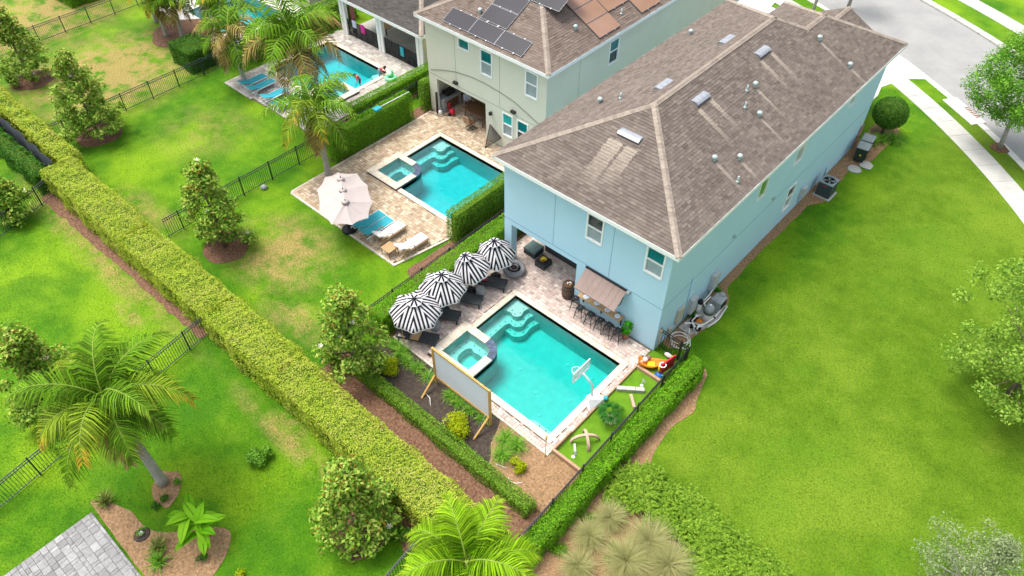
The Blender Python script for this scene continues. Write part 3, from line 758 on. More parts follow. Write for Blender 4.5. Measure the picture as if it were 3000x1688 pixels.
# ------------------------------------------------------------------ houses
def wall(mb, axis, c, a0, a1, z0, z1, holes, out, depth=.1, mi=0):
    """flat wall with rectangular openings and their reveals; axis 'x': plane x=c, a runs along y"""
    A = sorted({a0, a1}|{h[0] for h in holes}|{h[1] for h in holes}); Z = sorted({z0, z1}|{h[2] for h in holes}|{h[3] for h in holes})
    P = (lambda a, z, d=0: (c-out*d, a, z)) if axis == 'x' else (lambda a, z, d=0: (a, c-out*d, z))
    for i in range(len(A)-1):
        for j in range(len(Z)-1):
            m = ((A[i]+A[i+1])/2, (Z[j]+Z[j+1])/2)
            if any(h[0] < m[0] < h[1] and h[2] < m[1] < h[3] for h in holes): continue
            mb.quad(P(A[i], Z[j]), P(A[i+1], Z[j]), P(A[i+1], Z[j+1]), P(A[i], Z[j+1]), mi)
    for h in holes:
        mb.quad(P(h[0], h[2]), P(h[0], h[3]), P(h[0], h[3], depth), P(h[0], h[2], depth), mi); mb.quad(P(h[1], h[2]), P(h[1], h[3]), P(h[1], h[3], depth), P(h[1], h[2], depth), mi)
        mb.quad(P(h[0], h[2]), P(h[1], h[2]), P(h[1], h[2], depth), P(h[0], h[2], depth), mi); mb.quad(P(h[0], h[3]), P(h[1], h[3]), P(h[1], h[3], depth), P(h[0], h[3], depth), mi)
    return mb
def window(house, axis, c, a0, a1, z0, z1, out, up, low, fw=.075, split=.52, proud=.03):
    def bx(mb, p0, p1, q0, q1, d0, d1):
        lo, hi = sorted((c+out*d0, c+out*d1))
        return mb.box(lo, p0, q0, hi, p1, q1) if axis == 'x' else mb.box(p0, lo, q0, p1, hi, q1)
    f = MB(); bx(f, a0, a0+fw, z0, z1, -.08, proud); bx(f, a1-fw, a1, z0, z1, -.08, proud)
    bx(f, a0+fw, a1-fw, z0, z0+fw, -.08, proud+.012); bx(f, a0+fw, a1-fw, z1-fw, z1, -.08, proud)
    zm = z0+(z1-z0)*split
    if low: bx(f, a0+fw, a1-fw, zm-.03, zm+.03, -.08, proud-.01)
    w_ = part('window', f, 'white_trim', house)
    i0, i1 = a0+fw, a1-fw
    if low:
        p = MB(); bx(p, i0, i1, z0+fw, zm-.03, -.085, -.05); part('pane', p, low, w_)
        p = MB(); bx(p, i0, i1, zm+.03, z1-fw, -.085, -.03); part('pane', p, up, w_)
    else:
        p = MB(); bx(p, i0, i1, z0+fw, z1-fw, -.085, -.04); part('pane', p, up, w_)
    return w_
def pl_interval(poly, s):
    xs = []
    n = len(poly)
    for i in range(n):
        a, b = poly[i], poly[(i+1) % n]
        if (a[1] > s) != (b[1] > s): xs.append(a[0]+(b[0]-a[0])*(s-a[1])/(b[1]-a[1]))
    xs.sort(); return list(zip(xs[::2], xs[1::2]))
def slope_frame(o, a, h, m):
    """o eave start, a eave direction, h plan direction up the slope, m rise per run"""
    o = Vector(o); a = Vector((*a, 0)); h = Vector((*h, 0)); up = (h+Vector((0, 0, m))).normalized(); nrm = a.cross(up)
    if nrm.z < 0: nrm = -nrm
    return o, a, h, up, nrm
def slope_tabs(plan, o, a, h, m, rows=.145, seed=0):
    """shingle tabs of one slope: list of (corner position, frame, width, row length)"""
    o, a, h, up, nrm = slope_frame(o, a, h, m); k = math.sqrt(1+m*m); rr = random.Random(seed)
    pl = [((Vector((*p, 0))-Vector((o.x, o.y, 0))).dot(a), (Vector((*p, 0))-Vector((o.x, o.y, 0))).dot(h)) for p in plan]
    step = rows/k; smax = max(p[1] for p in pl); r = 0; out = []
    while r*step < smax-.02:
        s0 = r*step; 
        for (x0, x1) in pl_interval(pl, s0+step*.5):
            x = x0-rr.random()*.3
            while x < x1:
                wd = rr.choice((.18, .24, .3, .36)); e0, e1 = max(x, x0), min(x+wd, x1); x += wd
                if e1-e0 < .03: continue
                p = o+a*e0+h*s0+Vector((0, 0, m*s0))
                full = abs(e1-e0-wd) < 1e-6
                out.append((p, wd if full else e1-e0, full, rr.choice((0, .006, .012))))
        r += 1
    return out, (a, up, nrm)
def tab_verts(a, up, nrm, p, wd, t, rows=.145):
    g = .006; q = [p+a*(g/2), p+a*(wd-g/2)]; ln = rows*1.12
    return [q[0]+nrm*.004, q[1]+nrm*.004, q[1]+nrm*(.022+t), q[0]+nrm*(.022+t), q[1]+up*ln+nrm*.008, q[0]+up*ln+nrm*.008]
TABF = [(0, 1, 2, 3), (3, 2, 4, 5), (0, 3, 5), (1, 4, 2)]
def build_roof(house, slopes, mat, m, indiv=300, caps=(), sag=.012):
    """slopes: (plan polygon, eave origin, eave dir, up dir). Underlay + shingles + ridge caps"""
    und = MB()
    for plan, o, a, h in slopes:
        O, A, H, up, nrm = slope_frame(o, a, h, m)
        vs = [(p[0], p[1], O.z+m*((Vector((*p, 0))-Vector((O.x, O.y, 0))).dot(H))) for p in plan]
        und.add(vs, [tuple(range(len(vs)))]); und.add([(x, y, z-.08) for x, y, z in vs], [tuple(range(len(vs)))[::-1]])
    roof = part('roof', und, 'roof_felt', house)
    tabs = []
    for i, (plan, o, a, h) in enumerate(slopes):
        t, fr = slope_tabs(plan, o, a, h, m, seed=i)
        tabs += [(p, wd, full, th, fr) for p, wd, full, th in t]
    cl = Vector(CAM_LOC); tabs.sort(key=lambda q: (q[0]-cl).length - (0 if q[2] else -50) + (1000 if (cl-q[0]).dot(q[4][2]) < 0 else 0))
    rest = MB(); cache = {}
    for k, (p, wd, full, th, (a, up, nrm)) in enumerate(tabs):
        if k < indiv and full:
            key = (round(wd, 2), th)
            if key not in cache:
                cache[key] = MB().add(tab_verts(Vector((1, 0, 0)), Vector((0, 1, 0)), Vector((0, 0, 1)), Vector((0, 0, 0)), wd, th), TABF).mesh('shingle')
            ob = link('shingle', cache[key], roof, mat)
            ob.matrix_world = Matrix(((a.x, up.x, nrm.x, p.x), (a.y, up.y, nrm.y, p.y), (a.z, up.z, nrm.z, p.z), (0, 0, 0, 1)))
        else: rest.add(tab_verts(a, up, nrm, p, wd, th), TABF)
    part('shingles_rest', rest, mat, roof, 'stuff')
    cm = MB().add([(0, -.15, -.045), (0, 0, .035), (0, .15, -.045), (.3, -.15, -.055), (.3, 0, .022), (.3, .15, -.055), (0, -.15, -.065), (0, .15, -.065)], [(0, 3, 4, 1), (1, 4, 5, 2), (0, 1, 2, 7, 6)]).mesh('ridge_cap')
    for p0, p1 in caps:
        p0, p1 = Vector(p0), Vector(p1); d = (p1-p0); L = d.length; d.normalize(); n = int(L/.2)
        side = Vector((0, 0, 1)).cross(d).normalized(); nn = d.cross(side)
        for k in range(n):
            q = p0+d*(k*L/n)+nn*.035
            ob = link('ridge_cap', cm, roof, 'ridge_cap'); ob.matrix_world = Matrix(((d.x, side.x, nn.x, q.x), (d.y, side.y, nn.y, q.y), (d.z, side.z, nn.z, q.z), (0, 0, 0, 1)))
    return roof
plain('roof_felt', '3a342f', rough=.95)
MS = .485; ZE = 6.35
def hip_main(x0, x1, y0, y1, ze, m):
    """plain hip roof with ridge along y"""
    w2 = (x1-x0)/2; xm = (x0+x1)/2; zr = ze+m*w2
    S = [([(x0, y0), (x1, y0), (xm, y0+w2)], (x0, y0, ze), (1, 0), (0, 1)),
         ([(x1, y0), (x1, y1), (xm, y1-w2), (xm, y0+w2)], (x1, y0, ze), (0, 1), (-1, 0)),
         ([(x0, y0), (xm, y0+w2), (xm, y1-w2), (x0, y1)], (x0, y0, ze), (0, 1), (1, 0)),
         ([(x0, y1), (x1, y1), (xm, y1-w2)], (x0, y1, ze), (1, 0), (0, -1))]
    C = [((x0, y0, ze), (xm, y0+w2, zr)), ((x1, y0, ze), (xm, y0+w2, zr)), ((xm, y0+w2, zr), (xm, y1-w2, zr))]
    return S, C
def fascia(house, x0, x1, y0, y1, z0, z1, wx0, wx1, wy0, wy1):
    t = .03
    part('fascia', MB().box(x0-t, y0-t, z0, x1+t, y0, z1), 'white_trim', house); part('fascia', MB().box(x1, y0, z0, x1+t, y1, z1), 'white_trim', house)
    part('fascia', MB().box(x0-t, y0, z0, x0, y1, z1), 'white_trim', house); part('fascia', MB().box(x0-t, y1, z0, x1+t, y1+t, z1), 'white_trim', house)
    part('soffit', MB().prism(rect(x0, y0, x1, y1), z0+.01, z0+.03, holes=[rect(wx0+.01, wy0+.01, wx1-.01, wy1-.01)], bottom=True), 'white_trim', house)

# ---- the blue house
blue = thing('blue_house', 'two storey pale blue stucco house with brown shingled hip roof', 'house', (0, 0, 0))
WB = 9.05
wb = MB()
hb = [(-4.29, -3.39, 4.3, 5.77), (-1.24, -.32, 4.33, 5.79), (-8.6, -4.6, -.1, 2.45)]
wall(wb, 'y', 0, -WB, 0, -.1, 6.2, [hb[0], hb[1], hb[2]], -1, .1)
hr = [(10.85, 11.72, 4.2, 5.72), (7.25, 8.05, 4.2, 5.72), (11.5, 12.38, .8, 2.38), (16.55, 17.25, 4.75, 5.5)]
wall(wb, 'x', 0, 0, 21.1, -.1, 6.2, hr, 1, .1)
wall(wb, 'x', -WB, .0, 21.1, -.1, 6.2, [(.4, 3.0, -.1, 2.45)], -1, .1); wall(wb, 'y', 21.1, -WB, 0, -.1, 6.2, [], 1)
# the lanai cut into the ground floor
wall(wb, 'y', 3.2, -WB, -4.6, -.1, 2.45, [(-7.9, -6.0, 0, 2.1)], -1, .05); wall(wb, 'x', -4.6, .1, 3.2, -.1, 2.45, [], -1)
wb.quad((-WB+.1, .1, 2.45), (-4.6, .1, 2.45), (-4.6, 3.2, 2.45), (-WB+.1, 3.2, 2.45))
wb.quad((-8.6, .1, -.1), (-8.6, .4, -.1), (-8.6, .4, 2.45), (-8.6, .1, 2.45)); wb.quad((-8.95, .4, -.1), (-8.6, .4, -.1), (-8.6, .4, 2.45), (-8.95, .4, 2.45))
wb.quad((-8.6, .1, 2.45), (-8.6, .1, 2.45), (-4.6, .1, 2.45), (-4.6, .1, 2.6))
part('wall', wb, 'stucco_blue', blue)
part('sliding_door', MB().box(-7.88, 3.22, .05, -6.02, 3.3, 2.08), 'glass_dark', blue)
plain('joint_line', '6f9db0', rough=.9)
jl = MB()
for x in (-6.04, -2.86): jl.box(x-.012, -.004, 2.8, x+.012, .001, 6.0)
jl.box(-WB, -.0045, 2.73, 0, .001, 2.76); jl.box(-.001, 0, 2.73, .0045, 21, 2.76)
part('control_joint', jl, 'joint_line', blue)
window(blue, 'y', 0, *hb[0], -1, 'glass_dark', 'glass_blind'); window(blue, 'y', 0, *hb[1], -1, 'glass_teal', 'glass_blind')
window(blue, 'x', 0, *hr[0], 1, 'glass_green', 'glass_blind', .05, .6); window(blue, 'x', 0, *hr[1], 1, 'glass_green', None, .05); window(blue, 'x', 0, *hr[2], 1, 'glass_dark', 'glass_blind'); window(blue, 'x', 0, *hr[3], 1, 'glass_blind', None, .05)
fascia(blue, -9.43, .38, -.38, 19.9, 6.15, 6.35, -WB, 0, 0, 21.1)
part('fascia', MB().box(.38, 19.9, 6.15, .41, 21.9, 6.35), 'white_trim', blue); part('fascia', MB().box(-6.85, 21.87, 6.15, .41, 21.9, 6.35), 'white_trim', blue)
xm = -4.525; ym = 4.525; zr = ZE+MS*4.905; yf = 15.0; wx = -3.22; wz = ZE+MS*3.6; wy = 18.27; vy = 16.305
slopes = [([(-9.43, -.38), (.38, -.38), (xm, ym)], (-9.43, -.38, ZE), (1, 0), (0, 1)),
          ([(.38, -.38), (.38, 21.87), (wx, wy), (wx, vy), (xm, yf), (xm, ym)], (.38, -.38, ZE), (0, 1), (-1, 0)),
          ([(-9.43, -.38), (xm, ym), (xm, yf), (-9.43, 19.905)], (-9.43, -.38, ZE), (0, 1), (1, 0)),
          ([(-9.43, 19.905), (-6.82, 19.905), (wx, vy), (xm, yf)], (-9.43, 19.905, ZE), (1, 0), (0, -1)),
          ([(-6.82, 19.905), (-6.82, 21.87), (wx, wy), (wx, vy)], (-6.82, 19.905, ZE), (0, 1), (1, 0)),
          ([(-6.82, 21.87), (.38, 21.87), (wx, wy)], (-6.82, 21.87, ZE), (1, 0), (0, -1))]
caps = [((-9.43, -.38, ZE), (xm, ym, zr)), ((.38, -.38, ZE), (xm, ym, zr)), ((xm, ym, zr), (xm, yf, zr)), ((xm, yf, zr), (wx, vy, wz)), ((wx, vy, wz), (wx, wy, wz)),
        ((.38, 21.87, ZE), (wx, wy, wz)), ((-6.82, 21.87, ZE), (wx, wy, wz)), ((-9.43, 19.9, ZE), (xm, yf, zr))]
blue_roof = build_roof(blue, slopes, 'shingle_blue_house', MS, 300, caps)
# garage wing towards the street
gz = 3.45
gw = MB(); wall(gw, 'x', -1.2, 21.1, 25.9, -.1, gz, [], 1); wall(gw, 'x', -7.8, 21.1, 25.9, -.1, gz, [], -1); wall(gw, 'y', 25.9, -7.8, -1.2, -.1, gz, [(-6.9, -2.2, 0, 2.2)], 1, .15)
gw.add([(-7.8, 25.9, gz), (-1.2, 25.9, gz), (-4.5, 25.9, gz+1.6)], [(0, 1, 2)])
gar = thing('garage_wing', 'single storey gabled garage wing on street side of blue house', 'garage', (0, 0, 0))
part('wall', gw, 'stucco_blue', gar); part('garage_door', MB().box(-6.88, 25.75, .02, -2.22, 25.8, 2.18), 'white_trim', gar)
build_roof(gar, [([(-.9, 20.9), (-.9, 26.3), (-4.5, 26.3), (-4.5, 20.9)], (-.9, 20.9, gz), (0, 1), (-1, 0)), ([(-8.1, 20.9), (-8.1, 26.3), (-4.5, 26.3), (-4.5, 20.9)], (-8.1, 20.9, gz), (0, 1), (1, 0))], 'shingle_blue_house', MS, 0, [((-4.5, 20.9, gz+MS*3.6), (-4.5, 26.3, gz+MS*3.6))])
# stone veneer at the street corner
vn = MB(); rr = random.Random(5)
plain('stone_veneer', 'a4826a', 'b99a80', .9, scale=5, bump=.4, rnd=.25)
z_ = 0
while z_ < 1.4:
    hh = rr.choice((.1, .14, .18)); x_ = 0
    vn.box(.0, 20.75, z_, .06+rr.random()*.03, 21.2, z_+hh-.012); z_ += hh
part('stone_veneer', vn, 'stone_veneer', blue)

def on_slope(x, y, side, ox=0.0, oy=0.0):
    """height and frame on the blue/sage roof"""
# roof vents, pipes and caps
plain('vent_metal', '9a9da2', 'b0b3b8', .4, metal=.5, spec=.5, scale=8); plain('stone_veneer_dark', '6e645c', rough=.9); plain('vent_dark', '2b2e33', rough=.6); plain('vent_teal', '9fb5b2', 'c0cecb', .4, metal=.3, scale=10)
def frame_at(pos, a, up, nrm):
    return Matrix(((a[0], up[0], nrm[0], pos[0]), (a[1], up[1], nrm[1], pos[1]), (a[2], up[2], nrm[2], pos[2]), (0, 0, 0, 1)))
k_ = math.sqrt(1+MS*MS)
FR = {'rear': (Vector((1, 0, 0)), Vector((0, 1, MS))/k_, Vector((0, -MS, 1))/k_), 'right': (Vector((0, 1, 0)), Vector((-1, 0, MS))/k_, Vector((MS, 0, 1))/k_), 'left': (Vector((0, -1, 0)), Vector((1, 0, MS))/k_, Vector((-MS, 0, 1))/k_)}
def roof_z(side, x, y, x0=-9.43, x1=.38, y0=-.38):
    return ZE+MS*({'rear': y-y0, 'right': x1-x, 'left': x-x0}[side])
def slant_vent(side, x, y, w_, par, **kw):
    """low metal exhaust vent: flat pan, curved hood, dark throat"""
    M4 = frame_at((x, y, roof_z(side, x, y, **kw)), *FR[side])
    hood = MB(); ln = .4; n = 6; vs = []
    for i in range(n+1):
        t = i/n; yy = -.02+ln*t; zz = .17-.13*t*t if t > .35 else .13+.035*math.sin(t/.35*1.57)
        vs += [(-w_/2, yy, zz), (w_/2, yy, zz)]
    hood.add(vs, [(2*i, 2*i+1, 2*i+3, 2*i+2) for i in range(n)], True)
    hood.add([(-w_/2, -.02, .13), (-w_/2, -.02, .02), (-w_/2, ln, .02), (-w_/2, ln, .04), (-w_/2, ln*.5, .15)], [(0, 1, 2, 3, 4)]); hood.add([(w_/2, -.02, .13), (w_/2, -.02, .02), (w_/2, ln, .02), (w_/2, ln, .04), (w_/2, ln*.5, .15)], [(4, 3, 2, 1, 0)])
    v = part('roof_vent', hood, 'vent_metal', par); v.matrix_world = M4
    part('throat', MB().box(-w_/2+.01, 0, .02, w_/2-.01, .03, .12), 'vent_dark', v); part('flashing', MB().box(-w_/2-.12, -.1, .022, w_/2+.12, ln+.1, .03), 'stone_veneer_dark', v)
def goose(side, x, y, par, r=.12, tall=.28, **kw):
    """round capped vent pipe"""
    z = roof_z(side, x, y, **kw)
    p = part('vent_pipe', MB().tube([(x, y, z-.05), (x, y, z+tall*.7)], r*.7, 10).lathe([(r, tall*.55), (r*1.08, tall*.7), (r*.95, tall*.95), (r*.5, tall*1.08), (.01, tall*1.12)], 12, (x, y, z)), 'vent_teal', par)
def stack(side, x, y, par, **kw):
    z = roof_z(side, x, y, **kw); part('vent_stack', MB().tube([(x, y, z-.05), (x, y, z+.32)], .04, 8).lathe([(.11, .0), (.05, .1)], 10, (x, y, z)), 'vent_teal', par)
slant_vent('rear', -4.5, 2.75, 1.1, blue)
for y in (6.82, 12.3): slant_vent('right', -3.45, y, 1.05, blue); slant_vent('left', -5.55, y-.2, 1.05, blue)
for x, y in ((-1.39, 4.74), (-.79, 5.92), (-2.62, 10.1), (-1.57, 8.84), (-2.45, 16.3), (-.63, 16.5)): goose('right', x, y, blue)
for x, y in ((-2.7, 9.48), (-2.21, 8.57), (-.2, 4.87)): stack('right', x, y, blue)
for x, y in ((-7.64, 5.02), (-8.35, 13.95)): goose('left', x, y, blue)
stack('left', -6.77, 5.36, blue)
# services on the side wall
plain('box_grey', 'b9bdbd', 'a9adad', .5, scale=5); plain('box_beige', 'b8b5a4', 'a8a594', .5, scale=5)
for nm, y0, y1, z0, z1, d, mt in (('meter_box', 13.5, 13.95, .6, 1.3, .22, 'box_grey'), ('utility_box', 4.35, 4.85, .6, 1.62, .25, 'box_grey'), ('utility_box', 2.5, 2.95, .5, 1.45, .25, 'box_grey'), ('breaker_panel', 1.5, 2.0, .55, 1.5, .14, 'box_beige'), ('breaker_panel', .95, 1.2, .4, .75, .14, 'box_beige')):
    part(nm, MB().bbox(.0, y0, z0, d, y1, z1, .02), mt, blue)
for y, z in ((9.45, 3.08), (5.73, 3.12)): part('wall_vent', MB().box(0, y-.07, z-.08, .1, y+.07, z+.08), 'vent_teal', blue)
for _y, _z0, _z1, _r in ((2.35, .1, 2.95, .03), (16.9, .1, .8, .04), (13.72, .1, .62, .04), (4.6, .1, .62, .04)): part('conduit', MB().tube([(.04, _y, _z0), (.04, _y, _z1)], _r, 6), 'stucco_blue', blue)

# ---- the sage house next door
sage = thing('sage_house', 'two storey sage green stucco house with rooftop solar panels', 'house', (0, 0, 0))
gy = 6.82; gx0, gx1 = -21.42, -12.24
ws = MB()
hs = [(-18.76, -17.86, 5.2, 5.86), (-17.04, -16.13, 4.25, 5.8), (-13.75, -12.85, 4.25, 5.8), (-20.75, -16.72, -.1, 2.42), (-15.4, -14.6, .95, 2.48), (-14.3, -13.45, .95, 2.48)]
wall(ws, 'y', gy, gx0, gx1, -.1, 6.2, hs, -1, .12)
wall(ws, 'x', gx1, gy, 28, -.1, 6.2, [(12.25, 13.18, 4.25, 5.72)], 1, .1); wall(ws, 'x', gx0, gy, 28, -.1, 6.2, [], -1); wall(ws, 'y', 28, gx0, gx1, -.1, 6.2, [], 1)
wall(ws, 'y', 9.9, gx0, -16.6, -.1, 2.42, [], -1); wall(ws, 'x', -16.6, gy+.12, 9.9, -.1, 2.42, [], -1); wall(ws, 'x', gx0+.15, gy+.12, 9.9, -.1, 2.42, [], 1)
ws.quad((gx0, gy+.12, 2.42), (-16.6, gy+.12, 2.42), (-16.6, 9.9, 2.42), (gx0, 9.9, 2.42))
part('wall', ws, 'stucco_sage', sage)
window(sage, 'y', gy, *hs[0], -1, 'glass_teal', None, .07); window(sage, 'y', gy, *hs[1], -1, 'glass_teal', 'glass_blind'); window(sage, 'y', gy, *hs[2], -1, 'glass_blind', 'glass_blind')
window(sage, 'y', gy, *hs[4], -1, 'glass_aqua', 'glass_blind'); window(sage, 'y', gy, *hs[5], -1, 'glass_teal', 'glass_dark'); window(sage, 'x', gx1, 12.25, 13.18, 4.25, 5.72, 1, 'glass_teal', 'glass_dark')
plain('joint_sage', '969c88', rough=.9); js = MB()
for x in (-19.05, -15.6): js.box(x-.012, gy-.004, 2.7, x+.012, gy+.001, 6.0)
js.box(gx0, gy-.0045, 2.62, gx1, gy+.001, 2.65); js.box(gx1-.001, 9.6, 2.6, gx1+.004, 9.62, 6.0); part('control_joint', js, 'joint_sage', sage)
fascia(sage, gx0-.38, gx1+.38, gy-.38, 28.4, 6.15, 6.35, gx0, gx1, gy, 28)
S, C = hip_main(gx0-.38, gx1+.38, gy-.38, 28.4, ZE, MS)
build_roof(sage, S, 'shingle_sage_house', MS, 300, C)
# solar panels
def pvmat(nm, a, b):
    t = NT(nm); col = t.ramp(t.noise(.5, 2), [(.3, a), (.7, b)]); MATS[nm] = t.done(t.bsdf(col, .35, .0, .25))
pvmat('solar_cell', '17171f', '23212b'); pvmat('solar_cell_sky_reflection', '8a6a52', '9a7a68'); plain('solar_frame', '8a8e94', rough=.4, metal=.7)  # right-slope cells: warm sky reflection put into the base colour
KS = dict(x0=gx0-.38, x1=gx1+.38, y0=gy-.38)
def panel(side, x, y, w_, l_, mat):
    M4 = frame_at((x, y, roof_z(side, x, y, **KS)), *FR[side])
    f = MB().box(0, 0, .06, w_, l_, .095); p = part('solar_panel', f, 'solar_frame', sage); p.matrix_world = M4
    part('cells', MB().box(.015, .015, .096, w_-.015, l_-.015, .101), mat, p)
    part('clamp', MB().box(w_*.3, -.04, .04, w_*.3+.06, .03, .11).box(w_*.7, -.04, .04, w_*.7+.06, .03, .11).box(w_*.3, l_-.02, .04, w_*.3+.06, l_+.04, .11).box(w_*.7, l_-.02, .04, w_*.7+.06, l_+.04, .11), 'vent_metal', p)
for i in range(3): panel('rear', -19.7+i*1.945, 6.66, 1.93, 1.0, 'solar_cell')
for i in range(3): panel('rear', -17.72, 7.64+i*.96, 1.93, 1.03, 'solar_cell')
for i in range(3): panel('rear', -15.75, 8.6+i*.96, 1.93, 1.03, 'solar_cell') if i else None
for j in range(3): panel('right', -12.08-j*.95, 10.92, 1.9, 1.03, 'solar_cell_sky_reflection')
for j in range(1, 4): panel('right', -12.08-j*.95, 12.86, 1.9, 1.03, 'solar_cell_sky_reflection')
for j in range(0, 4): panel('right', -12.08-j*.95, 14.82, 1.9, 1.03, 'solar_cell_sky_reflection' if j else 'solar_cell_sky_reflection')
panel('right', -12.08-2.85, 10.92, 1.9, 1.03, 'solar_cell_sky_reflection')
goose('rear', -18.0, 7.9, sage, **KS); goose('right', -13.1, 10.1, sage, **KS); stack('right', -12.6, 13.6, sage, **KS)
plain('lamp_dark', '2c2b2a', rough=.5)
for x, z, nm in ((-19.06, 2.87, 'wall_light'), (-14.52, 2.88, 'wall_light')):
    l_ = part(nm, MB().bbox(x-.16, gy-.16, z-.08, x+.16, gy, z+.08, .03), 'lamp_dark', sage); part('lens', MB().box(x-.12, gy-.14, z-.1, x+.12, gy-.03, z-.081), 'white_plastic', l_)
part('wall_sconce', MB().lathe([(.05, -.1), (.1, -.06), (.1, .1), (.03, .15)], 10, (-16.24, gy-.12, 2.0)), 'lamp_dark', sage)
part('cable', MB().tube([(-21.22, gy-.02, 2.85), (-20.1, gy-.02, 3.25), (-19.02, gy-.02, 3.55), (-17.8, gy-.02, 3.72), (-16.81, gy-.02, 3.75), (-15.6, gy-.02, 3.66), (-14.49, gy-.02, 3.5), (-12.5, gy-.02, 2.8)], .012, 5), 'black_metal', sage)

# ---- grey roofed house beyond with screened lanai
grey = thing('lanai_house', 'low house with dark grey roof and white posted screened lanai', 'house', (0, 0, 0))
hx0, hx1, hy = -33.3, -24.4, 9.05
S, C = hip_main(hx0, hx1, hy, 26, 2.95, .42)
_MS = MS; build_roof(grey, S, 'shingle_dark', .42, 0, C)
fascia(grey, hx0, hx1, hy, 26, 2.74, 2.95, hx0+.3, hx1-.3, 13, 25.7)
wg = MB(); wall(wg, 'y', 13, hx0+.3, hx1-.3, -.1, 2.8, [(-32.6, -31.4, 0, 2.1), (-28.6, -26.8, 0, 2.1)], -1, .08); wall(wg, 'x', hx1-.3, 9.5, 26, -.1, 2.8, [], 1); wall(wg, 'x', hx0+.3, 13, 26, -.1, 2.8, [], -1); wall(wg, 'x', hx1-.45, 9.6, 13, -.1, 2.8, [], -1)
part('wall', wg, 'stucco_beige', grey)
part('sliding_door', MB().box(-28.6, 13.04, 0, -26.8, 13.08, 2.1).box(-32.6, 13.04, 0, -31.4, 13.08, 2.1), 'glass_dark', grey)
for x in (-33.2, -29.3, -25.35):
    for dx in (0, .32): part('post', MB().box(x+dx, 9.35, 0, x+dx+.26, 9.6, 2.76), 'white_trim', grey)
part('lanai_floor', MB().box(hx0+.1, 9.45, -.02, hx1-.3, 13, .03), 'concrete', grey)
def mesh_mat():
    t = NT('mesh_screen'); tr = t.n('ShaderNodeBsdfTransparent'); p = t.bsdf('26282a', .7); mx = t.n('ShaderNodeMixShader'); mx.inputs[0].default_value = .68
    t.l(tr.outputs[0], mx.inputs[1]); t.l(p, mx.inputs[2]); MATS['mesh_screen'] = t.done(mx.outputs[0])
    t = NT('net_sheer'); tr = t.n('ShaderNodeBsdfTransparent'); p = t.bsdf('e4e6e8', .7); mx = t.n('ShaderNodeMixShader'); mx.inputs[0].default_value = .45
    t.l(tr.outputs[0], mx.inputs[1]); t.l(p, mx.inputs[2]); MATS['clear_plastic'] = t.done(mx.outputs[0])
mesh_mat()
for x0, x1 in ((-32.6, -29.32), (-28.7, -25.38)):
    n = 5; s = (x1-x0)/n
    for k in range(n):
        part('mesh_panel', MB().box(x0+k*s+.02, 9.46, .03, x0+(k+1)*s-.02, 9.475, 1.2), 'mesh_screen', grey)
        part('mesh_post', MB().box(x0+k*s-.02, 9.45, .0, x0+k*s+.02, 9.49, 1.22), 'black_metal', grey)
# ---- beige house at the far left
bei = thing('beige_house', 'corner of a plain beige house beyond the far pool', 'house', (0, 0, 0))
wbg = MB(); wall(wbg, 'y', 9.9, -47, -37.6, -.1, 3, [], -1); wall(wbg, 'x', -37.6, 9.9, 24, -.1, 3, [], 1); part('wall', wbg, 'stucco_beige', bei)
S, C = hip_main(-47.4, -37.2, 9.5, 24.4, 3.0, .45); build_roof(bei, S, 'shingle_dark', .45, 0, C)
# ------------------------------------------------------------------ hedges
def hedge(label, x0, x1, y0, y1, h, mat, dens=420, leaf=.075, amp=.07, core='hedge_core', group=None, name='hedge', seed=0, topmat=None):
    """clipped hedge: dark twiggy core, leaf cloud over top and sides with an uneven surface"""
    cx, cy = (x0+x1)/2, (y0+y1)/2
    t = thing(name, label, 'hedge', (cx, cy, 0), 0, group)
    X, Y = x1-x0, y1-y0; d = .09
    cm = MB(); nx, ny = max(2, int(X/.5)), max(2, int(Y/.5))
    cm.box(-X/2+d*1.8, -Y/2+d*1.8, -.02, X/2-d*1.8, Y/2-d*1.8, h-d*3)
    part('inner_branches', cm, core, t)
    faces = [(X*Y, lambda n: (rng.uniform(-X/2, X/2, n), rng.uniform(-Y/2, Y/2, n), np.full(n, h)), (0, 0, 1)),
             (X*h, lambda n: (rng.uniform(-X/2, X/2, n), np.full(n, -Y/2), rng.uniform(0, h, n)), (0, -1, 0)), (X*h, lambda n: (rng.uniform(-X/2, X/2, n), np.full(n, Y/2), rng.uniform(0, h, n)), (0, 1, 0)),
             (Y*h, lambda n: (np.full(n, -X/2), rng.uniform(-Y/2, Y/2, n), rng.uniform(0, h, n)), (-1, 0, 0)), (Y*h, lambda n: (np.full(n, X/2), rng.uniform(-Y/2, Y/2, n), rng.uniform(0, h, n)), (1, 0, 0))]
    P, N = [], []
    for A, f, nn in faces:
        k = int(A*dens*1.35); p = np.column_stack(f(k)); nn = np.tile(np.array(nn, float), (k, 1))
        wp = p+np.array([cx, cy, 0]); off = amp*(vnoise(wp, 1.6, 3)+.7*vnoise(wp, 5, 4)+.9*vnoise(wp, .5, 5))-rng.random(k)**2*.14+.02+(rng.random(k) < .03)*rng.random(k)*.12
        p = p+nn*off[:, None]
        # round the shoulders
        ex = np.maximum(0, np.maximum(np.abs(p[:, 0])-X/2+.12, 0)*np.maximum(p[:, 2]-h+.12, 0))*4; ey = np.maximum(0, np.maximum(np.abs(p[:, 1])-Y/2+.12, 0)*np.maximum(p[:, 2]-h+.12, 0))*4
        p[:, 2] -= ex+ey; P.append(p); N.append(nn)
    P = np.vstack(P); N = np.vstack(N); P[:, 2] = np.maximum(P[:, 2], .02)
    N = N+np.array([0, 0, .35])
    link('foliage', leaf_mesh('foliage', P, N, leaf, leaf*.55, .55), t, mat)
    return t
RG = 'clipped rear boundary hedge sections'
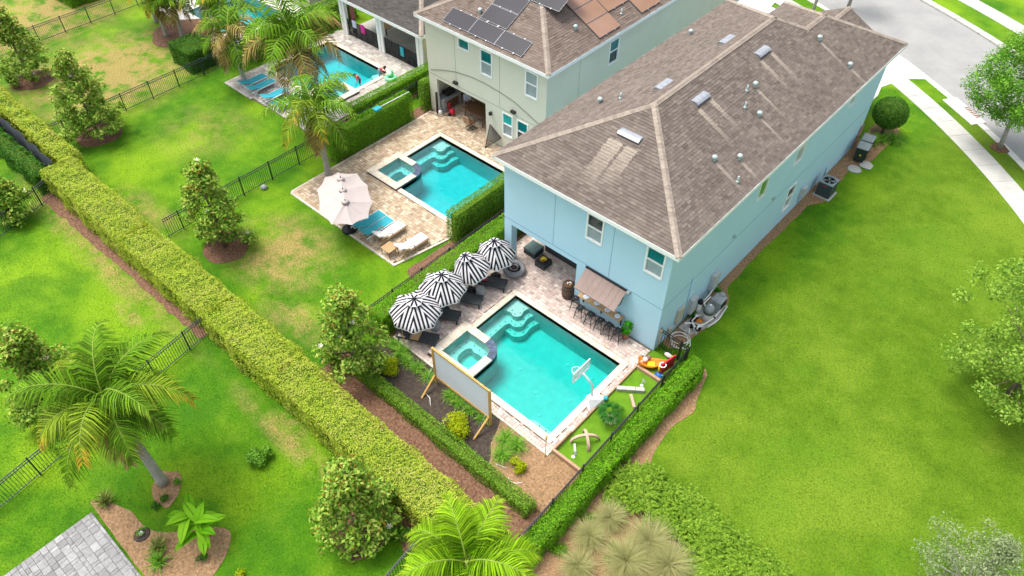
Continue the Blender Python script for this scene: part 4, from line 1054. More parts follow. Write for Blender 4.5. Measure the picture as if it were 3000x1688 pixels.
hedge('long yellow green clipped hedge section at the far left end of rear boundary', -31.0, -22.98, -12.95, -11.2, 1.6, 'leaf_hedge_yellow', 480, .075, .13, group=RG)
hedge('yellow green clipped rear hedge section between second and third lot fences', -22.98, -15.58, -12.95, -11.2, 1.6, 'leaf_hedge_yellow', 480, .075, .13, group=RG)
hedge('short yellow green rear hedge section beside the large left palm fence', -15.58, -10.6, -12.95, -11.2, 1.6, 'leaf_hedge_yellow', 480, .075, .13, group=RG)
hedge('long yellow green rear hedge section running down to bottom center palm', -10.6, 1.5, -12.98, -11.25, 1.6, 'leaf_hedge_yellow', 520, .072, .13, group=RG)
hedge('low narrow clipped hedge between dark planting bed and mulch path', -9.1, 1.05, -9.97, -9.36, .64, 'leaf_hedge', 620, .06, .05)
hedge('deep green hedge along fence behind the striped umbrellas', -10.42, -9.55, -7.6, 3.6, 1.32, 'leaf_hedge_bright', 560, .065, .06)
hedge('leafy green hedge outside the right fence beside putting green', 1.72, 2.42, -11.5, .25, 1.0, 'leaf_hedge_bright', 620, .075, .08)
hedge('tall square hedge between neighbouring pool and black fence', -12.15, -11.5, -.95, 4.6, 1.92, 'leaf_hedge', 520, .065, .05)
hedge('tall clipped hedge with a pole on top beside sage house pool deck', -22.0, -21.35, -.85, 5.25, 1.92, 'leaf_hedge_bright', 520, .065, .05)
hedge('low hedge on the far side of fence by the children\'s pool', -24.25, -23.5, 2.6, 9.3, 1.25, 'leaf_hedge_bright', 480, .075, .06)
hedge('square dark green hedge block beside the far palms', -38.5, -36.1, -1.0, 1.0, 1.5, 'leaf_hedge_dark', 420, .09, .07)
hedge('tall narrow green hedge hugging the corner of sage house', -22.0, -21.5, 6.4, 8.6, 2.0, 'leaf_hedge', 420, .08, .06)
hedge('loose pale yellow hedge in front of black cloth at far left', -43, -31.3, -11.85, -10.7, 1.45, 'leaf_hedge_yellow', 300, .1, .16)
hedge('dark green shrubs behind black cloth at left edge', -44, -31.2, -13.4, -12.5, 1.25, 'leaf_hedge_dark', 300, .1, .16)
hedge('tall dark shrub screen beyond the children\'s pool', -35.2, -34.2, 3.0, 11.5, 1.7, 'leaf_hedge', 300, .1, .12)
hedge('green shrub row at top left beyond the dry yard', -54, -51, -2, 3, 1.3, 'leaf_hedge_bright', 260, .1, .15)
cl = MB(); n = 28; vs = []
for i in range(n+1):
    x = -44+12.8*i/n; y = -12.25+.06*math.sin(i*1.7); vs += [(x, y, .02), (x, y+.02, 1.55+.05*math.sin(i*2.3)), (x, y+.12, 1.5+.06*math.sin(i*1.1))]
cl.add(vs, [(3*i+j, 3*i+3+j, 3*i+4+j, 3*i+1+j) for i in range(n) for j in (0, 1)], True)
plain('cloth_black', '1b2226', '2a3238', .8, scale=3); solo('privacy_cloth', cl, 'cloth_black', 'black privacy cloth stretched along the rear boundary at left', 'cloth')

# ------------------------------------------------------------------ trees
def limb_tree(t, height, trunk_r, base_h, crown, mat, nleaf, leaf, clumps, tips=None, bark='bark', spread=.55, lean=(0, 0), bud=None):
    """tapered trunk, limbs, and a crown of leaf clumps; crown(z01) gives radius"""
    tr = MB(); pts = []; n = 7
    for i in range(n+1):
        f = i/n; pts.append((lean[0]*f+.05*math.sin(f*5), lean[1]*f+.05*math.cos(f*4)-.05, f*height*.9))
    tr.tube(pts, [trunk_r*(1-.85*i/n)+.01 for i in range(n+1)], 8)
    C = []
    for k in range(clumps):
        z = rng.random(); a = rng.random()*2*math.pi; rad = crown(z)*(rng.random()**.45)
        C.append((lean[0]*z+rad*math.cos(a), lean[1]*z+rad*math.sin(a), base_h+z*(height-base_h)))
    C = np.array(C)
    for k in range(0, clumps, max(1, clumps//26)):
        e = C[k]; f = max(.15, (e[2]-.35*(np.hypot(e[0], e[1])))/height/1.0); f = min(f, .9)
        s = (lean[0]*f, lean[1]*f, f*height*.9); m = ((s[0]+e[0])/2, (s[1]+e[1])/2, (s[2]+e[2])/2-.08)
        tr.tube([s, m, tuple(e)], [trunk_r*(1-.8*f)*.45+.006, trunk_r*.2, .006], 5)
    part('trunk', tr, bark, t)
    per = nleaf//clumps
    off = rng.normal(0, 1, (clumps, per, 3)); off = off/np.linalg.norm(off, axis=2, keepdims=True)*(rng.random((clumps, per, 1))**.5)
    cs = spread*(.7+.6*rng.random((clumps, 1, 1)))
    P = (C[:, None, :]+off*cs*np.array([1, 1, .75])).reshape(-1, 3); N = (off*.8+np.array([0, 0, .7])).reshape(-1, 3)
    P[:, 2] = np.maximum(P[:, 2], .12)
    crownp = link('crown', leaf_mesh('crown', P, N, leaf, leaf*.5, .5), t, mat)
    if tips:
        sel = rng.random(len(P)) < np.clip((P[:, 2]-base_h)/(height-base_h), .05, 1)*.16
        Q = P[sel]+rng.normal(0, .08, (sel.sum(), 3)); link('new_growth', leaf_mesh('new_growth', Q, N[sel], leaf*.9, leaf*.42, .5), crownp, tips, kind='stuff')
    if bud:
        for k in range(bud):
            i = rng.integers(0, clumps); q = C[i]+np.array([0, 0, spread*.6]); b = MB()
            for a in range(6): b.add([(0, 0, 0), (.1*math.cos(a*1.05), .1*math.sin(a*1.05), .06), (.13*math.cos(a*1.05+.3), .13*math.sin(a*1.05+.3), .1), (.09*math.cos(a*1.05+.6), .09*math.sin(a*1.05+.6), .07)], [(0, 1, 2, 3)])
            part('blossom', b, 'white_petal', t, loc=tuple(q))
    return t
plain('white_petal', 'e8e2d4', rough=.6)
def magnolia(label, x, y, hgt, rad, n=9000, group='southern magnolia trees'):
    t = thing('magnolia_tree', label, 'tree', (x, y, 0), rng.random()*6, group)
    cr = lambda z: rad*(.5+.6*math.sin(min(1, z*2.6+.3)*1.57))*(1-z**1.25*.86)
    return limb_tree(t, hgt, .1, .35, cr, 'leaf_magnolia', n, .19, 85, 'leaf_magnolia_tip', 'bark', .4, bud=4)
for lb_, u_, v_, h_, r_, n_ in (('bronze tipped magnolia overlapping the fence left of the white umbrella', 660, 722, 5.1, 1.6, 7500),
        ('bronze tipped magnolia at left end of low hedge near the umbrellas', 1048, 1085, 5.0, 1.6, 7500), ('broad magnolia between dry yard and striped lawn at upper left', 290, 395, 5.2, 2.0, 9000),
        ('magnolia in front of rear hedge near bottom center', 1055, 1545, 4.2, 1.55, 7500), ('magnolia behind the big palm at left edge', 185, 1195, 4.9, 1.6, 9000),
        ('partly cropped magnolia at the very left edge of upper yard', 95, 235, 4.7, 1.7, 7000), ('small magnolia cut off by left edge below black cloth', 55, 640, 2.5, 1.1, 4000)):
    q_ = G(u_, v_); magnolia(lb_, q_.x, q_.y, h_, r_, n_)
def open_tree(label, x, y, hgt, base, rad, mat, n, leaf, clumps, spread, name='street_tree', group=None, bark='bark_grey', tr=.13, lean=(0, 0)):
    t = thing(name, label, 'tree', (x, y, 0), 0, group)
    cr = lambda z: rad*math.sin(min(1., z*1.05+.08)*math.pi)**.6
    return limb_tree(t, hgt, tr, base, cr, mat, n, leaf, clumps, None, bark, spread, lean)
open_tree('young street tree on verge beside the curving pavement', 6.54, 26.57, 7.0, 2.2, 3.0, 'leaf_tree', 30000, .14, 150, .65, lean=(-.9, .2))
open_tree('broad light green tree cropped by right edge above lawn', 12.7, 8.2, 8.0, .8, 3.7, 'leaf_tree_light', 24000, .15, 150, .62, 'lawn_tree', bark='bark')
open_tree('wispy grey green tree in bottom right corner', 14.1, -2.2, 4.2, .5, 1.9, 'leaf_pale', 9000, .09, 120, .45, 'wispy_tree')
open_tree('slim street tree behind garage roof', -9.64, 35.11, 6, 2.5, 1.6, 'leaf_tree', 3000, .14, 40, .5, group='street trees across the house')
open_tree('second slim street tree at top edge beside the road', -8.02, 37.75, 6, 2.8, 1.6, 'leaf_tree', 3000, .14, 40, .5, group='street trees across the house')

# ------------------------------------------------------------------ palms
def frond_mesh(L, rise, droop, nl=46, wid=.05, ll=.8, seed=0, curl=0.0):
    """one feather frond growing along +x: rachis curve, leaflets hanging both sides. returns (rachis MB, leaflet mesh)"""
    r = np.random.default_rng(seed); n = 14; pts = []; ang = rise; p = np.array([0., 0., 0.])
    for i in range(n+1):
        pts.append(p.copy()); f = i/n; ang = rise-droop*(f**1.25); p = p+np.array([math.cos(ang), curl*f, math.sin(ang)])*L/n
    pts = np.array(pts)
    rb = MB().tube([tuple(q) for q in pts], [.035*(1-.85*i/n)+.004 for i in range(n+1)], 5)
    V, F, A = [], [], []
    for s in (-1, 1):
        for i in range(nl):
            f = .1+.9*(i+r.random()*.5)/nl; k = min(n-1, int(f*n)); t = f*n-k; q = pts[k]*(1-t)+pts[k+1]*t
            d = pts[k+1]-pts[k]; d /= np.linalg.norm(d); up = np.array([-d[2], 0, d[0]]); side = np.cross(d, up)*s
            ln = ll*(.45+.75*math.sin(min(1, f*1.15+.1)*math.pi)**.7)*(.85+.3*r.random())
            lift = .25+.35*r.random()
            dirv = side*.85+d*(.45+.5*f)+up*lift*(.6 if i % 2 else -.1); dirv /= np.linalg.norm(dirv)
            m = q+dirv*ln*.45; dr = dirv+np.array([0, 0, -.75-.5*r.random()]); dr /= np.linalg.norm(dr); e = m+dr*ln*.6
            wv = d*wid*.5
            o = len(V); V += [q-wv*.6, q+wv*.6, m+wv, m-wv, e]; A += [f*.75, f*.75, f*.85+.05, f*.85+.05, f+.18]
            F += [(o, o+1, o+2), (o, o+2, o+3), (o+3, o+2, o+4)]
    return rb, raw_mesh('leaflets', np.array(V), np.array(F, dtype=np.int32), ('tip', np.array(A)))
def palm(label, x, y, trunk_h, mats, L=2.7, nf=15, r0=.17, lean=(0, 0), seed=0, dead=2, group='feather leaved palms', scale=1.0, nl=46, boots=True, wid=.06):
    t = thing('palm_tree', label, 'palm', (x, y, 0), 0, group); r = random.Random(seed)
    n = 12; pts = [(lean[0]*(i/n)**1.5, lean[1]*(i/n)**1.5, trunk_h*i/n) for i in range(n+1)]
    tr = MB().tube(pts, [r0*(1.25 if i == 0 else 1.08 if i == 1 else 1-.3*i/n) for i in range(n+1)], 12)
    for i in range(int(trunk_h/.22)):         # leaf scars
        f = (i+.5)/(trunk_h/.22); p = (lean[0]*f**1.5, lean[1]*f**1.5, trunk_h*f); rr_ = r0*(1.05-.3*f)
        tr.lathe([(rr_*1.0, -.012), (rr_*1.035, 0), (rr_*1.0, .012)], 12, p, capt=False, capb=False)
    tk = part('trunk', tr, 'palm_trunk', t)
    top = Vector(pts[-1])
    part('crownshaft', MB().lathe([(r0*.72, -.3), (r0*.95, .0), (r0*.8, .35), (r0*.35, .75)], 10, tuple(top)), 'palm_shaft', t)
    if boots:
        b = MB()
        for k in range(10):
            a = k*2.4; z = -.45+.07*k; b.bar(top+Vector((r0*.6*math.cos(a), r0*.6*math.sin(a), z)), top+Vector((r0*1.7*math.cos(a), r0*1.7*math.sin(a), z+.22)), .09, .04)
        part('leaf_base', b, 'palm_boot', t)
    cache = {}
    for k in range(nf):
        f = k/(nf-1); a = k*2.399+seed
        if k < dead: rise, droop, mat = -.7, .85, mats[2]
        else: rise = 1.25-1.25*(1-f)**.9; droop = 1.95+.45*(1-f)+r.uniform(-.1, .1); mat = mats[0] if r.random() < .62 else mats[1]
        q = (round(rise, 1), k % 5)
        rb, lm = frond_mesh(L*(.85+.25*r.random())*(1 if k >= dead else .8), rise, droop, nl, wid, .82*L/2.7, k+seed*50, r.uniform(-.15, .15))
        rc = part('frond', rb, 'palm_shaft' if k >= dead else 'palm_boot', t)
        rc.location = top+Vector((0, 0, .3+.3*f)); rc.rotation_euler = (0, 0, a)
        link('leaflets', lm, rc, mat)
    if scale != 1: t.scale = (scale,)*3
    return t
GY = ('frond_green', 'frond_yellow', 'frond_dry')
q = G(322, 1190, 4.8); palm('large palm with yellowing frond tips leaning over lower left lawn', -10.44, -18.25, 4.7, GY, 3.3, 20, .19, (q.x+10.44, q.y+18.25), 1, 4, nl=62)
q = G(1372, 1648, 5.0); palm('bright lime green palm crown at the bottom center edge', q.x+.05, q.y-.1, 4.6, ('frond_bright', 'frond_bright', 'frond_dry'), 2.65, 17, .17, (0, 0), 2, 2, nl=58)
palm('palm growing from corner of neighbouring deck beside the white umbrella', -20.86, -1.8, 3.7, GY, 3.0, 16, .17, (-.15, .1), 3, 3, nl=36, wid=.085)
q = G(855, 100, 6.0); palm('tall dry tipped palm in front of the children\'s pool', q.x, q.y, 5.3, ('frond_green', 'frond_dry', 'frond_dry'), 3.7, 19, .18, (0, 0), 4, 5, nl=36, wid=.095)
palm('palm rising from left corner of the children\'s pool deck', -32.6, .69, 3.0, ('frond_green', 'frond_dry', 'frond_dry'), 2.9, 15, .16, (-.3, 0), 5, 3, nl=30, wid=.095)
palm('leftmost of the paired palms in far mulch ring', -42.1, .6, 2.6, GY, 2.4, 14, .16, (0, 0), 6, 3, nl=26, wid=.1)
palm('right hand of the paired palms in far mulch ring', -41.0, 1.25, 2.6, GY, 2.4, 14, .16, (.15, 0), 7, 3, nl=26, wid=.1)
palm('far palm hiding the left end of the farthest pool', -44.5, 1.2, 3.0, GY, 2.5, 13, .15, (0, 0), 8, 3, nl=24, wid=.1)
palm('far palm over middle of the farthest pool', -38.3, 2.6, 3.2, GY, 2.6, 13, .15, (0, 0), 9, 3, nl=24, wid=.1)
palm('far palm between farthest pool and children\'s pool', -35.9, 2.4, 3.3, ('frond_green', 'frond_yellow', 'frond_dry'), 2.6, 13, .15, (0, 0), 10, 3, nl=24, wid=.1)

# ------------------------------------------------------------------ shrubs and clumps
def strap_clump(name, label, cat, x, y, n, L, wid, mat, lift=(.5, 1.3), droop=1.2, group=None, seed=0, seg=4):
    """tuft of arching straps"""
    r = np.random.default_rng(seed+int(abs(x*37+y*91))); V, F = [], []
    for k in range(n):
        a = r.random()*6.283; e = r.uniform(*lift); l = L*(.6+.5*r.random()); p = np.array([.06*r.normal(), .06*r.normal(), .02]); o = len(V)
        ang = e
        for i in range(seg+1):
            f = i/seg; w_ = wid*(1-f**2*.95)*.5; s = np.array([-math.sin(a), math.cos(a), 0]); V += [p-s*w_, p+s*w_]
            ang = e-droop*f; p = p+np.array([math.cos(a)*math.cos(ang), math.sin(a)*math.cos(ang), math.sin(ang)])*l/seg; p[2] = max(p[2], .02)
        F += [(o+2*i, o+2*i+1, o+2*i+3, o+2*i+2) for i in range(seg)]
    t = thing(name, label, cat, (x, y, .02), 0, group)
    link('leaves', raw_mesh('leaves', np.array(V), np.array(F, dtype=np.int32)), t, mat)
    return t
LG = 'strappy grass clumps edging the pool deck'
lab = ['first strappy grass clump at left end beside tiki torch', 'second strappy clump in row from the left torch', 'third strappy clump in row left of the screen', 'strappy clump just left of the screen frame leg',
       'strappy clump behind left part of the white screen', 'strappy clump behind middle of the white screen', 'strappy clump behind right part of the white screen', 'strappy clump by right leg of the white screen',
       'large strappy clump right of the screen beside deck edge', 'large strappy clump nearest right hand yellow bush at deck edge', 'small strappy clump touching the small yellow bush', 'strappy clump between first and second left clumps']
for i, (x, y) in enumerate(((-8.9, -7.65), (-7.75, -7.9), (-7.1, -7.85), (-6.4, -7.85), (-5.0, -7.95), (-4.5, -7.95), (-3.85, -7.9), (-3.2, -7.8), (-1.8, -7.95), (-1.25, -7.9), (-1.4, -8.6), (-8.3, -7.75))):
    strap_clump('grass_clump', lab[i], 'plant', x, y, 130 if i < 8 else 180, .55 if i < 8 else .7, .022, 'leaf_strap', (.5, 1.45), 1.5, LG, i)
def bush(name, label, cat, x, y, rx, h, mat, n, leaf, group=None, lumps=9, flat=1.0):
    t = thing(name, label, cat, (x, y, .02), 0, group)
    P, N = [], []
    for k in range(lumps):
        a = rng.random()*6.28; rr_ = rx*.62*math.sqrt(rng.random()); c = np.array([rr_*math.cos(a), rr_*math.sin(a)*flat, h*(.35+.4*rng.random()*(1-.5*rr_/rx))]); s = rx*(.32+.2*rng.random())
        u = unit(rng.normal(0, 1, (n//lumps, 3))); q = c+u*s*np.array([1, flat, min(1., h/rx*.8)])*(.65+.4*rng.random((len(u), 1))); P.append(q); N.append(u+np.array([0, 0, .4]))
    P = np.vstack(P); P[:, 2] = np.maximum(P[:, 2], .02)
    link('foliage', leaf_mesh('foliage', P, np.vstack(N), leaf, leaf*.5, .5), t, mat)
    st = MB()
    for k in range(5): st.tube([(0, 0, 0), (rx*.3*math.cos(k*1.3), rx*.3*math.sin(k*1.3), h*.5)], [.02, .008], 5)
    part('stems', st, 'bark', t); return t
bush('golden_bush', 'large golden yellow bush below the white screen', 'bush', -3.5, -8.75, .78, .85, 'leaf_yellow', 3200, .085, 'golden bushes in dark bed', 14)
bush('golden_bush', 'medium golden yellow bush near the left magnolia', 'bush', -7.95, -8.6, .55, .6, 'leaf_yellow', 2000, .085, 'golden bushes in dark bed', 10)
bush('golden_bush', 'small golden yellow bush on straw mulch at right', 'bush', -.62, -8.6, .4, .45, 'leaf_yellow', 1300, .075, 'golden bushes in dark bed', 8)
bush('lawn_shrub', 'small lone green shrub on the lower left lawn', 'bush', -8.4, -15.1, .55, .6, 'leaf_tree', 1400, .13)
bush('lawn_shrub', 'low green shrub at foot of rear hedge near fence', 'bush', -1.9, -13.55, .35, .45, 'leaf_tree', 800, .11)
bush('small_shrub', 'tiny round shrub in mulch right of big palm trunk', 'bush', -10.0, -17.85, .18, .25, 'leaf_tree', 300, .07)
bush('small_shrub', 'tiny dark shrub in mulch below big palm trunk', 'bush', -9.75, -18.55, .22, .25, 'leaf_hedge_dark', 350, .07)
bush('small_shrub', 'small shrub at the front edge of big palm mulch', 'bush', -9.7, -18.95, .2, .22, 'leaf_hedge_dark', 350, .07)
bush('small_shrub', 'small dark shrub in mulch beside the banana plant', 'bush', -6.6, -18.9, .25, .3, 'leaf_hedge_dark', 400, .07)
bush('small_shrub', 'small yellow green shrub at bottom edge of lower left lawn', 'bush', -5.1, -18.35, .25, .3, 'leaf_yellow', 400, .07)
# round topiary by the street corner
tp = thing('ball_topiary', 'tall round clipped topiary at street corner of blue house', 'topiary', (.72, 23.35, 0))
u = unit(rng.normal(0, 1, (5200, 3))); P = u*np.array([1.0, 1.0, .95])*(.93+.08*rng.random((5200, 1)))+np.array([0, 0, 1.45]); link('foliage', leaf_mesh('foliage', P, u+np.array([0, 0, .3]), .085, .05, .5), tp, 'leaf_hedge_dark')
part('inner_branches', MB().ball((0, 0, 1.45), .88, 14, 10), 'hedge_core', tp); part('trunk', MB().tube([(0, 0, 0), (0, 0, 1.2)], .09, 8), 'bark', tp)
for i, (x, y) in enumerate(((1.05, 22.4), (.7, 21.9), (1.5, 23.0))):
    strap_clump('grass_clump', ['broad strappy clump under the round topiary', 'strappy clump between topiary and waste bins', 'strappy clump on lawn side of the round topiary'][i], 'plant', x, y, 120, .8, .04, 'leaf_strap', (.5, 1.4), 1.3, 'clumps under the topiary', i)
# fountain grasses bottom right
for i, (x, y) in enumerate(((4.3, -8.9), (2.9, -8.3), (4.2, -10.6), (5.6, -9.9), (2.75, -10.2))): bush('weed_patch', ['low yellow green weeds between fountain grasses', 'low weeds at edge of right fence hedge', 'low weeds at the bottom edge near palm', 'low weeds at bottom edge under fountain grasses', 'low weeds beside the fence hedge near bottom'][i], 'plant', x, y, .5, .16, 'leaf_hedge_bright', 700, .07, 'low weeds in mulch')
ml = ['pale fountain grass clump nearest the juniper corner', 'pale fountain grass clump left, between fence hedge and junipers', 'pale fountain grass clump at bottom edge nearest the palm', 'broad greenish fountain grass clump against the junipers', 'large fountain grass clump at bottom edge', 'fountain grass clump at bottom edge under junipers']
for i, (x, y) in enumerate(((3.45, -7.9), (3.3, -9.0), (3.7, -10.15), (5.1, -7.75), (4.9, -8.9), (6.1, -8.0))):
    strap_clump('fountain_grass', ml[i], 'plant', x, y, 1300 if i > 2 else 900, 1.3 if i > 2 else .95, .013, 'leaf_muhly', (.5, 1.5), 1.25, 'pale fountain grasses', i, 5)
# juniper ground cover
jp = [(2.55, -6.3), (3.0, -5.5), (3.8, -5.2), (5.15, -5.0), (6.8, -5.2), (9.2, -5.5), (11.5, -6.6), (9.5, -9), (7.0, -8.6), (6.2, -7.0), (4.4, -7.0), (2.75, -7.35)]
NJ = 2600; P = np.column_stack([rng.uniform(2.4, 11.6, NJ*3), rng.uniform(-9, -5, NJ*3)]); P = P[inpoly_np(P, wob(jp, .15, .5, 9))][:NJ]
a = rng.random(len(P))*6.283; B = []; Al = []; 
for i in range(15):
    f = i/14; B.append(np.column_stack([P[:, 0]+np.cos(a)*f*.42, P[:, 1]+np.sin(a)*f*.42, .18+.16*vnoise(np.column_stack([P, P[:, 0]*0]), 1.2, 8)+.22*np.sin(f*2.4)])); Al.append(np.column_stack([np.cos(a+(.9 if i % 2 else -.9)), np.sin(a+(.9 if i % 2 else -.9)), .3+0*a]))
B = np.vstack(B); B[:, 2] = np.maximum(B[:, 2], .05)
jo = link('juniper_ground_cover', leaf_mesh('juniper', B, np.tile([0, 0, 1.], (len(B), 1)), .15, .06, .45, along=np.vstack(Al)), None, 'leaf_juniper', kind='stuff')
jo['label'] = 'feathery green juniper ground cover bank at bottom right'; jo['category'] = 'ground cover'
# banana plant
bp = thing('banana_plant', 'bright green banana plant with broad paddle leaves on mulch', 'plant', (-7.3, -18.45, 0))
for s in range(3):
    part('stem', MB().tube([(.25*s-.2, .15*(s % 2), 0), (.3*s-.25, .15*(s % 2), .9+.15*s)], [.07, .04], 8), 'palm_shaft', bp)
for k in range(19):
    a = k*2.399; L = .95+.35*random.random(); c = Vector((.28*((k % 3)-1), .12*((k % 2)), .75+.03*k)); e = 1.15-1.0*((k % 7)/7); V, F = [], []; n = 8; p = c.copy(); m = MB(); ribp = []
    for i in range(n+1):
        f = i/n; w_ = .17*math.sin(min(1., f*1.05+.03)*math.pi)**.55+.004; sd = Vector((-math.sin(a), math.cos(a), 0)); ribp.append(tuple(p+Vector((0, 0, .006))))
        V += [tuple(p-sd*w_+Vector((0, 0, .05))), tuple(p), tuple(p+sd*w_+Vector((0, 0, .05)))]; an = e-1.5*f; p = p+Vector((math.cos(a)*math.cos(an), math.sin(a)*math.cos(an), math.sin(an)))*L/n
    m.add(V, [(3*i+j, 3*i+1+j, 3*i+4+j, 3*i+3+j) for i in range(n) for j in (0, 1)], True); lf = part('leaf', m, 'leaf_banana', bp); part('midrib', MB().tube(ribp, .012, 4), 'frond_bright', lf)
for i, (x, y, lb) in enumerate(((-8.15, -19.75, 'pale spiky agave in mulch beside patio edge'), (-7.65, -20.05, 'green spiky yucca nearest the grey patio'), (-11.3, -20.15, 'spiky clump under big palm frond at patio corner'))):
    strap_clump('spiky_plant', lb, 'plant', x, y, 90, .6, .045, 'leaf_agave' if i != 1 else 'leaf_strap', (.25, 1.35), .35, 'spiky mulch plants', i, 3)
sl = thing('potted_seedling', 'tiny seedling with white pot on dark ring in mulch', 'plant', (-9.1, -19.9, .02))
part('pot', MB().lathe([(.06, 0), (.08, .14)], 10), 'white_plastic', sl); part('saucer', MB().lathe([(.3, 0), (.26, .03)], 16), 'soil', sl)
link('leaves', leaf_mesh('leaves', rng.normal(0, .08, (30, 3))+np.array([0, 0, .2]), np.tile([0, 0, 1.], (30, 1)), .12, .05, .6), sl, 'leaf_tree')
# ------------------------------------------------------------------ fences
POSTM = {}; 
def fence(label, p0, p1, mat='black_metal', h=1.22, first=0.0, sp=1.86, pick=.118, posts=None):
    A, B = Vector((*p0, 0)), Vector((*p1, 0)); L = (B-A).length; d = (B-A).normalized(); ang = math.atan2(d.y, d.x)
    t = thing('metal_fence', label, 'fence', (A.x, A.y, 0), ang, 'black metal picket fences')
    if mat not in POSTM:
        POSTM[mat] = (MB().box(-.028, -.028, -.02, .028, .028, h+.04).add([(-.035, -.035, h+.041), (.035, -.035, h+.041), (.035, .035, h+.041), (-.035, .035, h+.041), (0, 0, h+.075)], [(0, 1, 4), (1, 2, 4), (2, 3, 4), (3, 0, 4)]).mesh('post'), MB().box(-.009, -.009, .06, .009, .009, h-.01).mesh('picket'))
    pm, km = POSTM[mat]
    ps = list(np.arange(first, L+.01, sp)); 
    if L-ps[-1] > .3: ps.append(L)
    for s in ps: link('post', pm, t, mat, (s, 0, 0))
    for z in (h-.03, h-.17, .1): part('rail', MB().box(0, -.016, z-.016, L, .016, z+.016), mat, t)
    s = .06
    while s < L:
        if all(abs(s-q) > .05 for q in ps): link('picket', km, t, mat, (s, 0, 0))
        s += pick
    return t
fence('black picket fence along the putting green at right', (1.74, -12.9), (1.5, .25))
fence('black picket fence behind the hedge of striped umbrellas', (-10.62, -10.4), (-10.62, 9.8), first=.66)
fence('black picket fence between striped lawn and sage house yard', (-22.95, -10.6), (-22.95, 9.6), first=.9)
fence('grey green picket fence between striped lawn and dry yard', (-35.42, -11.4), (-35.42, 12.0), 'black_metal_green', first=1.55)
fence('dark picket fence across the far dry yard at top left', (-47.85, -12), (-47.85, 4), 'black_metal_green', first=.6)
fence('picket fence running off the left edge below black cloth', (-30.85, -12.3), (-28.4, -19.0), 'black_metal_green', first=1.6)
fence('picket fence passing under the large lower left palm', (-15.85, -12.0), (-13.85, -24.0), 'black_metal_green', first=1.95)
fence('short picket fence beside the bottom center palm', (-1.0, -12.9), (-.6, -17), 'black_metal_green', first=.5)
gt = thing('fence_gate', 'black metal gate between blue house corner and right fence', 'gate', (-.02, .36, 0), math.atan2(-.06, 1.1))
for s in (0, 1.1): part('post', MB().box(s-.03, -.03, -.02, s+.03, .03, 1.3), 'black_metal', gt)
for z in (1.19, 1.05, .1): part('rail', MB().box(0, -.016, z-.016, 1.1, .016, z+.016), 'black_metal', gt)
for k in range(1, 9): part('picket', MB().box(k*.122-.009, -.009, .06, k*.122+.009, .009, 1.2), 'black_metal', gt)
fence('very short fence panel joining gate to right corner post', (1.1, .3), (1.5, .25))

# ------------------------------------------------------------------ cloth and furniture materials
def stripes():
    t = NT('umbrella_stripe'); uv = t.n('ShaderNodeUVMap'); s = t.n('ShaderNodeSeparateXYZ'); t.l(uv.outputs[0], s.inputs[0])
    f = t.math('FRACT', t.math('MULTIPLY_ADD', s.outputs[0], 1/.175, .27)); k = t.math('GREATER_THAN', f, .5)
    edge = t.math('GREATER_THAN', s.outputs[1], .955)
    k = t.math('MULTIPLY', k, t.math('SUBTRACT', 1.0, edge))
    col = t.mix(k, 'e9e6e6', '23222e'); p = t.bsdf(col, .8, 0, .1); tr = t.n('ShaderNodeBsdfTranslucent'); t.l(col, tr.inputs[0]); mx = t.n('ShaderNodeMixShader'); mx.inputs[0].default_value = .25
    t.l(p, mx.inputs[1]); t.l(tr.outputs[0], mx.inputs[2]); MATS['umbrella_stripe'] = t.done(mx.outputs[0])
stripes()
def screen_cloth():
    t = NT('screen_white'); p = t.bsdf('e2e3e6', .7, 0, .2); tr = t.n('ShaderNodeBsdfTranslucent'); tr.inputs[0].default_value = (.93, .94, .97, 1); mx = t.n('ShaderNodeMixShader'); mx.inputs[0].default_value = .5
    t.l(p, mx.inputs[1]); t.l(tr.outputs[0], mx.inputs[2]); MATS['screen_white'] = t.done(mx.outputs[0])
screen_cloth()
plain('umbrella_white', 'b4a8a3', 'aea29d', .8, scale=2); plain('umbrella_shadow', '9a908c', rough=.8)
plain('wicker', '34383a', '43484a', .7, scale=40, bump=.5, bscale=120); plain('concrete_dark', '77787a', '86878a', .85, scale=6, bump=.2); plain('concrete_mid', '9a9b9c', '8a8b8c', .85, scale=8)
plain('cushion_teal', '5a706c', '647a76', .85, scale=5); plain('cushion_white', 'e9e5e0', 'e0dbd5', .85, scale=4); plain('cushion_red', 'b8203a', rough=.8); plain('cushion_turq', '2f9dac', '37aab6', .7, scale=6)
plain('wood_teak', 'a9875f', 'bb9a70', .6, scale=14, bump=.2); plain('wood_pine', 'b98f4e', 'caa160', .6, scale=10, bump=.2); plain('wood_dark', '5b4a3f', '6d5a4c', .6, scale=10, bump=.3); plain('wood_table', '5c4330', '6b4e38', .45, scale=7)
plain('wood_edge', 'a9866c', 'b8957a', .8, scale=8, bump=.3); plain('stone_pink', 'b89a84', 'c6aa94', .85, scale=7, bump=.3); plain('block_grey', 'a9a79f', 'bdbbb2', .9, scale=7, bump=.3)
plain('awning_cloth', '8f7b72', '96827a', .85, scale=2); plain('gold', 'c9a23a', rough=.35, metal=.6); plain('yellow_fruit', 'd8c23a', rough=.5); plain('silver', 'c2c6ca', rough=.25, metal=.9)
plain('iron_dark', '2a2a2c', '38383a', .5, metal=.3, scale=20); plain('lava', '2c2320', '4a3a34', .9, scale=30); plain('terracotta', 'a9745c', 'b98068', .8, scale=8)
